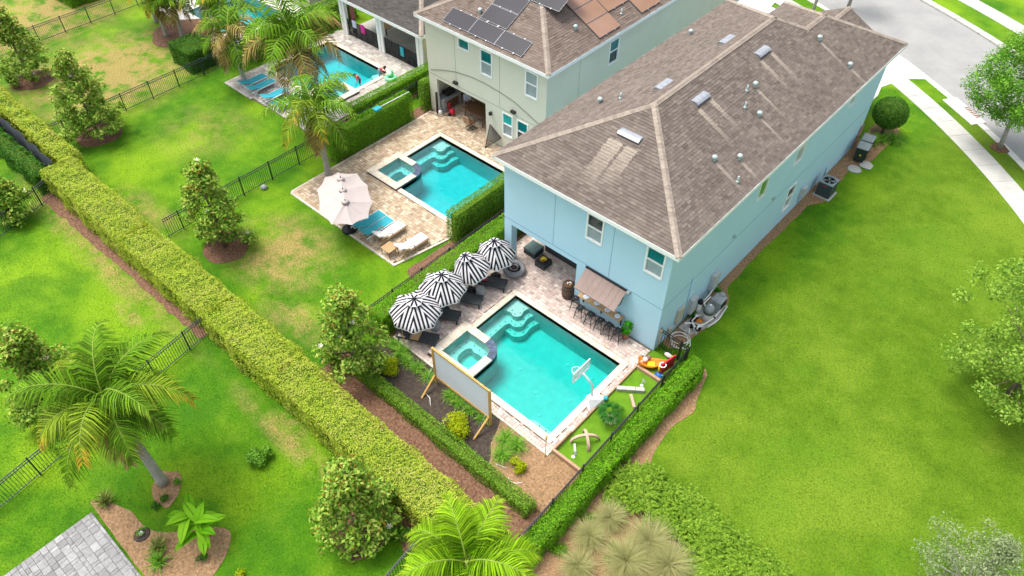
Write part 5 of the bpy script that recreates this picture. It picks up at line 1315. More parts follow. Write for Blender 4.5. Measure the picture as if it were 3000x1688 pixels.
plain('toy_orange', 'e08a1e', 'd67f18', .45, spec=.5, scale=4); plain('toy_red', 'cf1b3c', rough=.4, spec=.5); plain('toy_blue', '1e5fae', rough=.4, spec=.5); plain('toy_green', '3fae3a', rough=.4, spec=.5); plain('toy_yellow', 'e8c11e', rough=.4, spec=.5); plain('plush_brown', '7a6558', '94806f', .9, scale=12); plain('plush_white', 'e4ded6', rough=.9)
plain('bamboo', 'b2945c', 'c4a66c', .7, scale=14); plain('steel_grey', '8d9294', '9aa0a2', .5, scale=6); plain('tank_tan', 'b3b0a8', 'c0bdb5', .5, scale=5); plain('pvc', 'dedcd6', rough=.45, spec=.5); plain('ac_dark', '3c474a', '485457', .55, scale=14, metal=.2); plain('ac_top', '8b9697', rough=.5, metal=.3)
plain('bin_green', '22302a', '2c3a33', .55, scale=8); plain('bin_lid', '98a09f', '868e8e', .5, scale=6); plain('skin', 'c08a6a', rough=.6); plain('hair', '2a1d18', rough=.7); plain('shirt_pink', 'd81e5a', rough=.8); plain('shorts_blue', '7fb0c0', rough=.8); plain('float_green', '7fe0a0', rough=.3, spec=.5)
plain('cloth_pink', 'e0309a', rough=.8); plain('curtain_rose', '9a5a58', 'b06a66', .9, scale=5); plain('towel_blue', 'aebbdd', 'dfe4f2', .9, scale=6); plain('rubber_black', '18191b', rough=.6)

# ------------------------------------------------------------------ striped umbrellas
def umbrella(label, x, y, rot, tilt, r=1.2, rise=.6, zr=1.8):
    t = thing('striped_umbrella', label, 'umbrella', (x, y, .05), 0, 'black and white striped umbrellas')
    mb = MB(); n = 8; uvs = []; V = []; F = []; NR = 7; NA = 6
    ro = Matrix.Rotation(tilt[0], 4, 'X') @ Matrix.Rotation(tilt[1], 4, 'Y')
    def pt(a, f, mid):
        R_ = r*f*(1-.13*mid*f*f); z = rise*(1-f**1.35)-.05*mid*math.sin(f*math.pi)*1.2-.04*mid*f*f
        return Vector((R_*math.cos(a), R_*math.sin(a), z))
    for k in range(n):
        a0 = rot+k*math.pi/4; am = a0+math.pi/8
        for i in range(NR+1):
            f = .06+.94*i/NR
            for j in range(NA+1):
                s = j/NA; a = a0+s*math.pi/4; mid = 4*s*(1-s); p = pt(a, f, mid)
                V.append(tuple(ro @ p+Vector((0, 0, zr)))); uvs.append((p.x*-math.sin(am)+p.y*math.cos(am), f*.93))
        # scalloped valance: hangs from the rim
        base = k*((NR+1)*(NA+1)+13)
        for i in range(NR):
            for j in range(NA): q = base+i*(NA+1)+j; F.append((q, q+1, q+NA+2, q+NA+1))
        for j in range(13):
            s = j/12; a = a0+s*math.pi/4; mid = 4*s*(1-s); p = pt(a, 1.0, mid); p.z -= .075+.045*abs(math.sin(s*3*math.pi)); p.x *= 1.012; p.y *= 1.012
            V.append(tuple(ro @ p+Vector((0, 0, zr)))); uvs.append((p.x*-math.sin(am)+p.y*math.cos(am), 1.0))
        v0 = base+(NR+1)*(NA+1)
        for j in range(NA):
            q = base+NR*(NA+1)+j; F.append((q, q+1, v0+2*j+1, v0+2*j)); F.append((q+1, v0+2*j+2, v0+2*j+1))
    mb.add(V, F, True); me = mb.mesh('canopy'); ul = me.uv_layers.new(name='UVMap')
    idx = np.empty(len(me.loops), dtype=np.int32); me.loops.foreach_get('vertex_index', idx); ul.data.foreach_set('uv', np.array(uvs, dtype=np.float32)[idx].ravel())
    cn = link('canopy', me, t, 'umbrella_stripe')
    # small raised top tier
    V, uv2, F = [], [], []
    for k in range(n):
        a0 = rot+k*math.pi/4; am = a0+math.pi/8; b = len(V)
        for f in (.0, 1.0):
            for s in (0, .5, 1):
                a = a0+s*math.pi/4; rr_ = (.02 if f == 0 else .3)*r; p = Vector((rr_*math.cos(a), rr_*math.sin(a), rise+.1-.14*f)); V.append(tuple(ro @ p+Vector((0, 0, zr)))); uv2.append((p.x*-math.sin(am)+p.y*math.cos(am)+.07, f))
        F += [(b, b+1, b+4, b+3), (b+1, b+2, b+5, b+4)]
    me = MB().add(V, F, True).mesh('vent'); ul = me.uv_layers.new(name='UVMap'); idx = np.empty(len(me.loops), dtype=np.int32); me.loops.foreach_get('vertex_index', idx); ul.data.foreach_set('uv', np.array(uv2, dtype=np.float32)[idx].ravel())
    link('vent', me, cn, 'umbrella_stripe')
    top = ro @ Vector((0, 0, rise+.1))+Vector((0, 0, zr))
    part('pole', MB().tube([(0, 0, 0), (0, 0, 1.6), tuple(top+Vector((0, 0, .02)))], .022, 8), 'black_metal', t); part('finial', MB().ball(tuple(top+Vector((0, 0, .04))), .035, 8, 6), 'black_metal', t)
    part('base', MB().lathe([(.26, 0), (.26, .06), (.06, .12), (.05, .3)], 18), 'black_metal', t)
    for k in range(n):
        a = rot+k*math.pi/4; q0 = ro @ pt(a, .12, 0)+Vector((0, 0, zr-.02)); q1 = ro @ pt(a, .97, 0)+Vector((0, 0, zr-.02)); part('rib', MB().bar(q0, q1, .014), 'black_metal', t)
umbrella('striped umbrella nearest camera at lower left of row', -8.55, -6.43, R(-48), (.05, .08), 1.2, .78, 1.6)
umbrella('second striped umbrella up from the hedge end', -8.68, -4.62, R(-50), (.06, .06), 1.12, .8, 1.6)
umbrella('tilted third striped umbrella of the row', -8.62, -2.85, R(-38), (.25, -.10), .98, .9, 1.55)
umbrella('striped umbrella nearest the blue house column', -8.42, -1.35, R(-44), (.14, .06), 1.0, .9, 1.55)

# ------------------------------------------------------------------ chaise loungers by the pool
def chaise(label, x, y, rz):
    t = thing('chaise_lounger', label, 'lounger', (x, y, .052), rz, 'black wicker loungers')
    W = .31
    part('frame', MB().box(0, -W, .25, 1.9, -W+.05, .33).box(0, W-.05, .25, 1.9, W, .33).box(0, -W+.05, .25, .05, W-.05, .33).box(1.85, -W+.05, .25, 1.9, W-.05, .33), 'wicker', t)
    s = MB()
    for k in range(22): s.box(.055+k*.055, -W+.052, .3, .055+k*.055+.045, W-.052, .325)
    part('seat', s, 'wicker', t, 'stuff')
    bk = MB(); M4 = Matrix.Translation((1.28, 0, .31)) @ Matrix.Rotation(-.75, 4, 'Y')
    for k in range(12): bk.box(k*.055, -W+.052, 0, k*.055+.045, W-.052, .025, m=M4)
    bk.box(0, -W, -.01, .68, -W+.05, .035, m=M4); bk.box(0, W-.05, -.01, .68, W, .035, m=M4)
    part('backrest', bk, 'wicker', t, 'stuff')
    for px_ in (.06, 1.78):
        for sy in (-W+.03, W-.03): part('leg', MB().box(px_-.03, sy-.025, 0, px_+.03, sy+.025, .25), 'wicker', t)
for i, (x, y) in enumerate(((-7.47, -1.62), (-7.62, -3.18), (-7.7, -4.6), (-7.45, -6.26))):
    chaise(['black lounger nearest the fire bowl, with red pillow', 'black lounger beside stone stool, second from fire bowl', 'black lounger between the two lower striped umbrellas', 'black lounger nearest the planting bed, with folded tan towel'][i], x, y, R(207))
solo('pillow', MB().ball((0, 0, 0), .2, 12, 8, 0, 1, .75, .35), 'cushion_red', 'small red pillow on lounger nearest the fire bowl', 'pillow', (-8.48, -2.12, .46), .4)
solo('folded_towel', MB().bbox(-.2, -.3, 0, .2, .3, .05, .02), 'wood_teak', 'folded tan towel on the lounger nearest planting bed', 'towel', (-8.35, -6.72, .385), R(207))
for i, (x, y) in enumerate(((-8.12, -2.75), (-8.2, -5.68))):
    st = thing('stone_stool', ['round grey stone stool between the two upper loungers', 'round grey stone stool under the nearest striped umbrella'][i], 'stool', (x, y, .052), 0, 'round stone stools')
    part('body', MB().lathe([(.2, 0), (.22, .05), (.22, .38), (.2, .4)], 20), 'concrete_mid', st); part('top', MB().lathe([(.215, .4), (.22, .42), (.2, .44)], 20), 'concrete_mid', st)
# fire bowl, lanai lounge
fb = thing('fire_bowl', 'round grey concrete fire bowl with dark burner in front of lanai', 'fire pit', (-7.95, -.52, .052))
part('bowl', MB().lathe([(.38, 0), (.5, .08), (.56, .2), (.56, .32), (.5, .36), (.36, .36), (.32, .28)], 28, capt=False), 'concrete_dark', fb); part('lava_bed', MB().lathe([(.35, .27), (.05, .3)], 20), 'lava', fb); part('burner_ring', MB().tube([(.2*math.cos(a), .2*math.sin(a), .33) for a in np.linspace(0, 6.283, 20)], .014, 6, caps=False), 'silver', fb)
ot = thing('ottoman', 'square dark wicker ottoman with grey green cushion', 'ottoman', (-8.15, 1.2, .052)); part('base', MB().bbox(-.36, -.36, 0, .36, .36, .3), 'wicker', ot); part('cushion', MB().bbox(-.37, -.37, .3, .37, .37, .42, .03), 'cushion_teal', ot)
ct = thing('coffee_table', 'low square dark wicker table before the lanai sofa', 'table', (-7.2, .83, .052)); part('body', MB().bbox(-.3, -.3, 0, .3, .3, .33), 'wicker', ct); part('top', MB().bbox(-.31, -.31, .331, .31, .31, .35, .008), 'iron_dark', ct)
bo = thing('gold_bowl', 'gold bowl with yellow fruit on low wicker table', 'bowl', (-7.2, .83, .405)); part('bowl', MB().lathe([(.06, 0), (.15, .03), (.19, .07), (.17, .07), (.1, .03)], 18), 'gold', bo)
for k in range(3): part('fruit', MB().ball((.06*math.cos(k*2.1), .06*math.sin(k*2.1), .1+.03*(k == 0)), .065, 10, 6), 'yellow_fruit', bo)
so = thing('outdoor_sofa', 'dark wicker sofa under the blue house lanai', 'sofa', (-6.7, 2.1, .052)); part('base', MB().bbox(-1.1, -.4, .0, 1.1, .4, .3), 'wicker', so); part('seat_cushion', MB().bbox(-1.02, -.38, .3, 1.02, .3, .42, .03), 'wicker', so); part('backrest', MB().bbox(-1.1, .3, .3, 1.1, .42, .75, .03), 'wicker', so); part('armrest', MB().bbox(-1.12, -.4, .3, -1.0, .29, .6, .02), 'wicker', so); part('armrest', MB().bbox(1.0, -.4, .3, 1.12, .29, .6, .02), 'wicker', so)
for i, x in enumerate((-7.3, -6.1)): solo('pillow', MB().ball((0, 0, 0), .2, 12, 8, 0, 1, .5, .8), 'cushion_red', ['red pillow at left end of lanai sofa', 'red pillow at right end of lanai sofa'][i], 'pillow', (x, 1.95, .6))
for i, (x, y, lb) in enumerate(((-5.2, .75, 'small silver lantern on deck at right side of lanai opening'), (-9.5, 2.2, 'small silver pot on mulch behind lanai column'))):
    ln = thing('lantern', lb, 'lantern', (x, y, .052)); part('body', MB().lathe([(.06, 0), (.1, .03), (.1, .16), (.07, .19)], 12), 'silver', ln); part('stem', MB().tube([(0, 0, .19), (0, 0, .45)], .01, 6), 'silver', ln)

# ------------------------------------------------------------------ bar under the awning
bar = thing('bar_counter', 'long narrow wooden bar counter against blue wall under awning', 'bar counter', (-2.9, -.2, .052))
part('top', MB().bbox(-1.22, -.24, .97, 1.2, .17, 1.02, .01), 'wood_teak', bar)
for x in (-1.1, -.05, 1.05): part('bracket', MB().bar((x, .17, .5), (x, -.18, .96), .05).box(x-.025, .13, .3, x+.025, .18, .96), 'iron_dark', bar)
part('apron', MB().box(-1.2, .12, .8, 1.18, .16, .969), 'stucco_blue', bar)
def stool(x, y, rz, lb):
    t = thing('bar_stool', lb, 'stool', (x, y, .052), rz, 'black metal bar stools'); part('seat', MB().bbox(-.15, -.15, .7, .15, .15, .74, .012), 'black_metal', t); part('seat_rim', MB().box(-.155, -.155, .66, .155, -.14, .7).box(-.155, .14, .66, .155, .155, .7).box(-.155, -.14, .66, -.14, .14, .7).box(.14, -.14, .66, .155, .14, .7), 'iron_dark', t)
    part('hole_ring', MB().lathe([(.028, .741), (.02, .744)], 10), 'silver', t)
    for sx in (-1, 1):
        for sy in (-1, 1): part('leg', MB().tube([(sx*.13, sy*.13, .69), (sx*.21, sy*.21, 0)], [.026, .016], 4, smooth=False), 'iron_dark', t)
    f = .185; part('footrest', MB().bar((-f, -f, .22), (f, -f, .22), .018).bar((f, -f, .22), (f, f, .22), .018).bar((f, f, .22), (-f, f, .22), .018).bar((-f, f, .22), (-f, -f, .22), .018), 'iron_dark', t)
for i, (x, y) in enumerate(((-4.22, -.38), (-3.68, -.7), (-3.08, -.7), (-2.54, -.69), (-2.06, -.67), (-1.56, -.66))):
    stool(x, y, [.5, .1, -.05, .08, -.1, .05][i], ['black bar stool nearest the barrel', 'second black bar stool from the barrel', 'third black bar stool from the barrel', 'fourth black bar stool from the barrel', 'fifth black bar stool from the barrel', 'black bar stool nearest the potted plant'][i])
for i, x in enumerate((-3.72, -3.1, -2.5, -1.95)):
    w4 = ['leftmost', 'second from left', 'third from left', 'rightmost'][i]
    solo('placemat', MB().lathe([(.17, 0), (.17, .008), (.15, .012)], 20), 'wood_teak', 'round woven placemat, %s on bar counter' % w4, 'placemat', (x, -.26, 1.073), 0, 'woven placemats')
    pl = thing('plate', 'white plate with pale rim, %s on bar counter' % w4, 'plate', (x, -.26, 1.086), 0, 'white plates'); part('rim', MB().lathe([(.07, 0), (.13, .012), (.14, .02), (.12, .014), (.07, .006)], 20, capt=False), 'white_plastic', pl); part('well', MB().lathe([(.08, .006), (.075, .008)], 18), 'towel_blue', pl)
    np_ = MB()
    for k in range(5): a = -.9+k*.45; np_.add([(0, 0, 0), (.07*math.sin(a)-.02, .02, .13), (.07*math.sin(a)+.02, .03, .15)], [(0, 1, 2), (2, 1, 0)])
    solo('napkin', np_, 'cushion_turq', 'fanned turquoise napkin, %s on bar counter' % w4, 'napkin', (x, -.12, 1.073), 0, 'turquoise napkins')
for i, x in enumerate((-3.4, -2.75, -2.2)):
    s = MB()
    for k in range(5): a = k*1.257; s.add([(0, 0, .02), (.03*math.cos(a-.6), .03*math.sin(a-.6), .008), (.075*math.cos(a), .075*math.sin(a), .006), (.03*math.cos(a+.6), .03*math.sin(a+.6), .008)], [(0, 1, 2, 3)])
    solo('starfish', s, 'plush_white', ['white starfish on bar between first and second plates', 'white starfish on bar between second and third plates', 'white starfish on bar between third and fourth plates'][i], 'starfish', (x, -.1, 1.073), i, 'bar starfish')
sv = thing('shell_vase', 'small white shell vase at barrel end of the bar', 'vase', (-4.0, -.15, 1.073)); part('vase', MB().lathe([(.04, 0), (.07, .05), (.05, .12), (.03, .16)], 12), 'plush_white', sv); part('bottle', MB().tube([(.03, .05, 0), (.03, .05, .2)], .02, 8), 'iron_dark', sv)
aw = thing('awning', 'brown fabric awning folding out from blue wall above bar', 'awning', (-2.9, -.02, 2.66))
for k in range(7):
    x0 = -1.12+k*.318; c = MB(); n = 5; vs = []
    for i in range(n+1): f = i/n; vs += [(x0+.003, -.82*f-.03, -.62*f+.03*math.sin(f*3.1)), (x0+.312, -.82*f-.03, -.62*f+.03*math.sin(f*3.1))]
    c.add(vs, [(2*i, 2*i+1, 2*i+3, 2*i+2) for i in range(n)], True); c.add([(a, b, z-.012) for a, b, z in vs], [(2*i+2, 2*i+3, 2*i+1, 2*i) for i in range(n)], True); part('fabric_strip', c, 'awning_cloth', aw)
part('cassette', MB().box(-1.16, -.06, -.03, 1.14, .02, .06), 'iron_dark', aw); part('motor_box', MB().bbox(1.12, -.16, -.06, 1.28, .02, .1), 'steel_grey', aw); part('front_bar', MB().box(-1.14, -.88, -.66, 1.12, -.84, -.6), 'awning_cloth', aw)
part('arm', MB().tube([(1.02, -.04, -.06), (1.12, -.45, -.5), (.9, -.83, -.63)], .02, 6), 'iron_dark', aw)
br = thing('barrel', 'dark brown wooden barrel standing beside bar under lanai edge', 'barrel', (-4.95, -.02, .052))
stv = 18
for k in range(stv):
    a0, a1 = k*2*math.pi/stv+.012, (k+1)*2*math.pi/stv-.012; V = []; pr = [(.24, 0), (.29, .2), (.315, .45), (.29, .7), (.24, .9)]
    for r_, z in pr: V += [(r_*math.cos(a0), r_*math.sin(a0), z), (r_*math.cos(a1), r_*math.sin(a1), z)]
    part('stave', MB().add(V, [(2*i, 2*i+1, 2*i+3, 2*i+2) for i in range(4)], True), 'wood_dark', br)
part('lid', MB().lathe([(.225, .86), (.22, .875)], 20), 'wood_table', br)
for z, r_ in ((.08, .27), (.26, .305), (.64, .305), (.82, .268)): part('hoop', MB().lathe([(r_, z-.02), (r_+.004, z), (r_, z+.02)], 24, capt=False, capb=False), 'iron_dark', br)
sh = thing('shell_arrangement', 'white shells and driftwood arranged on barrel lid', 'decoration', (-4.9, -.02, .93))
for k in range(6): part('shell', MB().ball((.09*math.cos(k*1.9), .09*math.sin(k*1.9), .035), .04+.01*(k % 2), 8, 6), 'plush_white' if k % 3 else 'wood_teak', sh)
pp = thing('potted_plant', 'leafy green plant in terracotta pot at end of bar', 'potted plant', (-1.38, -.28, .052)); part('pot', MB().lathe([(.12, 0), (.17, .26), (.19, .28), (.17, .29)], 16), 'terracotta', pp)
V = rng.normal(0, 1, (70, 3)); V = unit(V)*np.array([.3, .3, .38])*(.5+.5*rng.random((70, 1)))+np.array([0, 0, .75]); link('leaves', leaf_mesh('leaves', V, V-np.array([0, 0, .4]), .22, .13, .4), pp, 'leaf_pot'); part('stem', MB().tube([(0, 0, .25), (0, 0, .8)], .015, 5), 'palm_shaft', pp)

# ------------------------------------------------------------------ outdoor screen
sc = thing('movie_screen', 'large white outdoor screen in pine frame between bed and pool', 'screen', (-4.37, -7.8, .02))
part('sheet', MB().box(-1.53, -.006, .56, 1.53, .006, 2.3), 'screen_white', sc)
for x in (-1.6, 1.6): part('post', MB().box(x-.045, -.045, 0, x+.045, .045, 2.42), 'wood_pine', sc); part('brace', MB().bar((x*.985, -.06, .62), (x*.985+(.09 if x < 0 else 0), -.98, 0), .07, .09), 'wood_pine', sc)
part('top_rail', MB().box(-1.555, -.04, 2.32, 1.555, .04, 2.41), 'wood_pine', sc); part('bottom_rail', MB().box(-1.555, -.04, .46, 1.555, .04, .55), 'wood_pine', sc)
for x in (-1.6, 1.6): part('guy_wire', MB().tube([(x, -.05, 1.3), (x*.98, -1.1, 0)], .008, 4), 'steel_grey', sc)
# torches
for x, y, lb in ((-8.5, -7.35, 'bamboo tiki torch at left corner of pool deck'), (-.13, -7.42, 'bamboo tiki torch at right corner of pool deck near timber edging'), (.12, .12, 'bamboo tiki torch beside gate at house corner')):
    t = thing('tiki_torch', lb, 'torch', (x, y, .02), 0, 'bamboo tiki torches'); part('pole', MB().tube([(0, 0, 0), (0, 0, 1.25)], .016, 7), 'bamboo', t); part('basket', MB().lathe([(.02, 1.2), (.055, 1.38), (.06, 1.42), (.045, 1.43)], 10), 'bamboo', t); part('wick', MB().tube([(0, 0, 1.43), (0, 0, 1.48)], .014, 6), 'iron_dark', t)

# ------------------------------------------------------------------ basketball hoop
hp = thing('pool_basketball_hoop', 'white poolside basketball hoop with clear backboard leaning over water', 'basketball hoop', (-.22, -4.12, .052))
part('base', MB().add([(-.38, -.2, 0), (.12, -.42, 0), (.36, .3, 0), (-.12, .42, 0), (-.34, -.12, .42), (-.1, -.22, .42), (.3, .26, .36), (-.1, .34, .42)], [(3, 2, 1, 0), (4, 5, 6, 7), (0, 1, 5, 4), (1, 2, 6, 5), (2, 3, 7, 6), (3, 0, 4, 7)]), 'white_plastic', hp)
part('pole', MB().tube([(-.18, .05, .4), (-.2, .03, 1.05), (-.23, .0, 1.2), (-.52, -.28, 1.95)], .05, 10), 'white_plastic', hp)
bdp = part('backboard', MB().box(-.635, -.84, 1.72, -.6, .26, 1.76).box(-.635, -.84, 2.3, -.6, .26, 2.34).box(-.635, -.84, 1.76, -.6, -.8, 2.3).box(-.635, .22, 1.76, -.6, .26, 2.3), 'white_plastic', hp); part('pane', MB().box(-.625, -.8, 1.76, -.61, .22, 2.3), 'clear_plastic', bdp)
part('target_square', MB().box(-.632, -.45, 1.82, -.626, -.1, 1.84).box(-.632, -.45, 2.1, -.626, -.1, 2.12).box(-.632, -.45, 1.84, -.626, -.43, 2.1).box(-.632, -.12, 1.84, -.626, -.1, 2.1), 'white_plastic', bdp)
rc = Vector((-.86, -.28, 1.84)); part('rim', MB().tube([(rc.x+.2*math.cos(a), rc.y+.2*math.sin(a), rc.z) for a in np.linspace(0, 6.283, 20)], .012, 6, caps=False), 'white_plastic', hp)
nt_ = MB()
for k in range(10):
    a = k*.628; pts = [(rc.x+r_*math.cos(a+d), rc.y+r_*math.sin(a+d), rc.z-z) for r_, d, z in ((.2, 0, 0), (.17, .3, .14), (.13, .6, .28), (.11, .9, .4))]; nt_.tube(pts, .006, 4, caps=False); nt_.tube([(rc.x+r_*math.cos(a-d), rc.y+r_*math.sin(a-d), rc.z-z) for r_, d, z in ((.2, 0, 0), (.17, .3, .14), (.13, .6, .28), (.11, .9, .4))], .006, 4, caps=False)
part('net', nt_, 'white_plastic', hp, 'stuff')
solo('pool_ball', MB().ball((0, 0, 0), .11, 14, 10), 'cushion_turq', 'turquoise ball beside white hoop base on deck', 'ball', (.03, -3.62, .165))

# ------------------------------------------------------------------ putting green furniture
pe = thing('timber_edging', 'timber edging boards framing the putting green', 'edging', (0, 0, 0))
for nm, b in (('board', (-.05, -7.08, 0, .02, -1.25, .16)), ('board', (-.05, -7.12, 0, 1.44, -7.0, .26)), ('board', (.03, -1.36, .03, 1.42, -1.22, .2)), ('board', (-.05, -6.99, .161, .02, -5.9, .26))): part(nm, MB().bbox(*b, .01), 'wood_edge', pe)
def arch(cx, cy, ang, r, lb):
    m = MB(); n = 12; dx, dy = math.cos(ang), math.sin(ang); px_, py_ = -dy*.055, dx*.055; V = []
    for i in range(n+1):
        a = math.pi*i/n
        for rr_, hh in ((r, .5), (r-.07, .42)):
            for s in (-1, 1): V.append((cx+dx*rr_*math.cos(a)+px_*s, cy+dy*rr_*math.cos(a)+py_*s, .03+hh*math.sin(a)))
    F = []
    for i in range(n):
        o = 4*i; F += [(o, o+4, o+5, o+1), (o+2, o+3, o+7, o+6), (o, o+2, o+6, o+4), (o+1, o+5, o+7, o+3)]
    solo('stone_arch', m.add(V, F), 'stone_pink', lb, 'arch', group='crossing arches')
arch(.62, -5.8, R(48), .62, 'pinkish arch running toward the fence over putting green'); arch(.66, -5.78, R(-40), .5, 'pinkish arch crossing over the other arch on putting green')
d = Vector((.96, .73, 0)).normalized()
for k in range(3):
    o = solo('grey_block', MB().bbox(0, -.1, 0, .39, .1, .18, .01), 'block_grey', ['grey block at pool end of the straight row', 'middle grey block of the straight row', 'grey block at fence end of the straight row'][k], 'block', (.05+d.x*.4*k, -2.87+d.y*.4*k, .031), math.atan2(d.y, d.x), 'grey edging blocks')
solo('plank', MB().bbox(0, -.06, 0, .68, .06, .1, .01), 'stone_pink', 'short pinkish plank lying near the fence on green', 'plank', (.68, -2.7, .031), math.atan2(-.45, .52))
solo('white_board', MB().bbox(0, -.05, 0, .42, .05, .09, .01).bbox(.36, -.04, 0, .52, .04, .06, .01), 'block_grey', 'pale board piece beside arches near the lower flag', 'board', (.4, -6.2, .031), R(-48))
for x, y, lb in ((.73, -1.95, 'golf flag near the timber cross board'), (.72, -6.68, 'golf flag near bottom corner of putting green')):
    t = thing('golf_flag', lb, 'flag', (x, y, .031), 0, 'putting green flags'); part('cup', MB().lathe([(.075, 0), (.07, .006), (.04, .007)], 16), 'white_plastic', t); part('pin', MB().tube([(0, 0, 0), (0, 0, .5)], .008, 6), 'white_plastic', t); part('flag', MB().add([(0, 0, .48), (.03, .01, .2), (.16, .04, .28), (.1, .02, .42)], [(0, 1, 2, 3), (3, 2, 1, 0)]), 'white_plastic', t)
fp = thing('fan_palm', 'small fan palm ringed with stones on putting green', 'plant', (.8, -4.3, .031))
for k in range(7): a = k*.9; part('stone', MB().ball((.2*math.cos(a), .2*math.sin(a), .06), .1, 8, 6, 0, 1.1, .8, .7), 'stone_pink', fp)
for k in range(7):
    a = k*.9+.3; c = Vector((.28*math.cos(a)*(k > 0), .28*math.sin(a)*(k > 0), .62+.08*(k == 0))); ax = Vector((math.cos(a), math.sin(a), -.25)).normalized(); sd = Vector((-math.sin(a), math.cos(a), 0)); upv = ax.cross(sd)*-1; V, F = [], []; hub = c
    for j in range(15):
        b = -2.0+j*4.0/14; dd = ax*math.cos(b)+sd*math.sin(b); l_ = .42*(.75+.25*math.cos(b)); w_ = .026; pv = ax*-math.sin(b)+sd*math.cos(b); o = len(V); tip = hub+dd*l_+Vector((0, 0, -.06)); V += [hub, hub+dd*l_*.6-pv*w_+Vector((0, 0, .02)), hub+dd*l_*.6+pv*w_, tip]; F += [(o, o+1, o+3), (o, o+3, o+2)]
    part('leaf', MB().add([tuple(v) for v in V], F), 'leaf_fanpalm', fp); part('stalk', MB().tube([(0, 0, .05), tuple(c)], .01, 4), 'palm_shaft', fp)
# toys
tb = thing('orange_rocker', 'orange boat shaped toy rocker in putting green corner', 'toy', (.45, -.82, .031), R(40))
pr = []; n = 10
hull = MB(); V = []
for i in range(n+1):
    f = i/n; x = -.6+1.2*f; w_ = .26*math.sin(min(1, .12+f*.95)*math.pi)**.6+.02; zb = .02+.22*(2*f-1)**2
    V += [(x, -w_, zb+.26), (x, -w_*.6, zb), (x, w_*.6, zb), (x, w_, zb+.26), (x, w_*.72, zb+.25), (x, w_*.45, zb+.07), (x, -w_*.45, zb+.07), (x, -w_*.72, zb+.25)]
hull.add(V, [(8*i+j, 8*i+8+j, 8*i+8+(j+1) % 8, 8*i+(j+1) % 8) for i in range(n) for j in range(8)], True); part('hull', hull, 'toy_orange', tb); part('seat', MB().bbox(-.2, -.14, .12, .15, .14, .2), 'toy_yellow', tb)
ph = thing('plush_pile', 'brown and white rounded plush toys at end of rocker', 'toy', (-.02, -1.0, .04))
for k, (x, y, z, r_, m_) in enumerate(((0, 0, .13, .14, 'plush_white'), (.05, .22, .16, .13, 'plush_brown'), (.16, .1, .3, .12, 'plush_white'), (.2, .3, .28, .12, 'plush_brown'), (-.02, .1, .33, .08, 'plush_brown'))): part('plush', MB().ball((x, y, z), r_, 12, 8), m_, ph)
rp = thing('red_toy_board', 'bright red upright toy board leaning by the fence', 'toy', (1.1, -.62, .031), R(80)); part('board', MB().box(-.42, -.03, .12, .42, .03, .85), 'toy_red', rp); part('foot', MB().box(-.42, -.12, 0, -.34, .12, .12).box(.34, -.12, 0, .42, .12, .12), 'toy_blue', rp)
for k in range(7): part('ridge', MB().box(-.38+k*.12, -.04, .16, -.36+k*.12, -.03, .82), 'toy_red', rp)
th = thing('toy_hoop_stand', 'blue and yellow toy stand with white ring beside red board', 'toy', (1.02, -1.05, .031)); part('base', MB().lathe([(.2, 0), (.22, .06), (.14, .2), (.08, .24)], 14), 'toy_blue', th); part('column', MB().tube([(-.06, 0, .2), (-.08, -.02, .72)], .05, 8), 'toy_yellow', th); part('ring', MB().tube([(.14*math.cos(a)+.02, .14*math.sin(a)+.06, .78) for a in np.linspace(0, 6.283, 16)], .028, 6, caps=False), 'white_plastic', th)
for i, (x, y, lb) in enumerate(((1.2, -1.1, 'small green toy bucket beside blue toy stand'), (1.28, -.22, 'small green toy bucket behind the red board'))):
    t = thing('toy_bucket', lb, 'toy', (x, y, .031), 0, 'green toy buckets'); part('bucket', MB().lathe([(.07, 0), (.1, .2), (.105, .21), (.09, .2), (.06, .02)], 12, capt=False), 'toy_green', t); part('handle', MB().tube([(-.1, 0, .2), (0, 0, .3), (.1, 0, .2)], .01, 5), 'white_plastic', t)
t = thing('toy_animal', 'small white and yellow toy on turf beside the gate', 'toy', (.7, .12, .031)); part('body', MB().ball((0, 0, .12), .14, 12, 8, 0, 1.4, .8, .8), 'plush_white', t); part('head', MB().ball((.24, .02, .16), .09, 10, 8), 'toy_yellow', t)

# ------------------------------------------------------------------ pool plant, services, bins
pb = thing('concrete_pad', 'narrow concrete pad under the pool equipment', 'slab', (0, 0, 0)); part('slab', MB().prism([(.1, 1.9), (.75, 1.85), (1.25, 3.3), (1.1, 4.6), (.35, 4.7)], 0, .06), 'concrete', pb)
ft = thing('filter_tank', 'tall grey pool filter tank with black clamp band', 'pool filter', (.82, 3.15, .06)); part('body', MB().lathe([(.2, 0), (.23, .06), (.23, .55)], 20), 'tank_tan', ft); part('band', MB().lathe([(.235, .55), (.25, .56), (.25, .61), (.235, .62)], 20), 'rubber_black', ft); part('dome', MB().lathe([(.23, .62), (.22, .85), (.16, .96), (.05, 1.0)], 20), 'steel_grey', ft); part('valve', MB().lathe([(.05, 1.0), (.07, 1.03), (.03, 1.08)], 10), 'white_plastic', ft)
ht = thing('pool_heater', 'rounded grey pool heater box with dark side panels', 'heater', (.78, 4.1, .06)); part('body', MB().bbox(-.28, -.3, .0, .28, .3, .78, .09), 'steel_grey', ht); part('side_panel', MB().box(-.29, -.26, .08, -.281, .26, .66), 'rubber_black', ht); part('side_panel', MB().box(.281, -.26, .08, .29, .26, .66), 'rubber_black', ht); part('flue_cap', MB().bbox(-.1, .1, .78, .14, .32, .87, .03), 'bin_lid', ht)
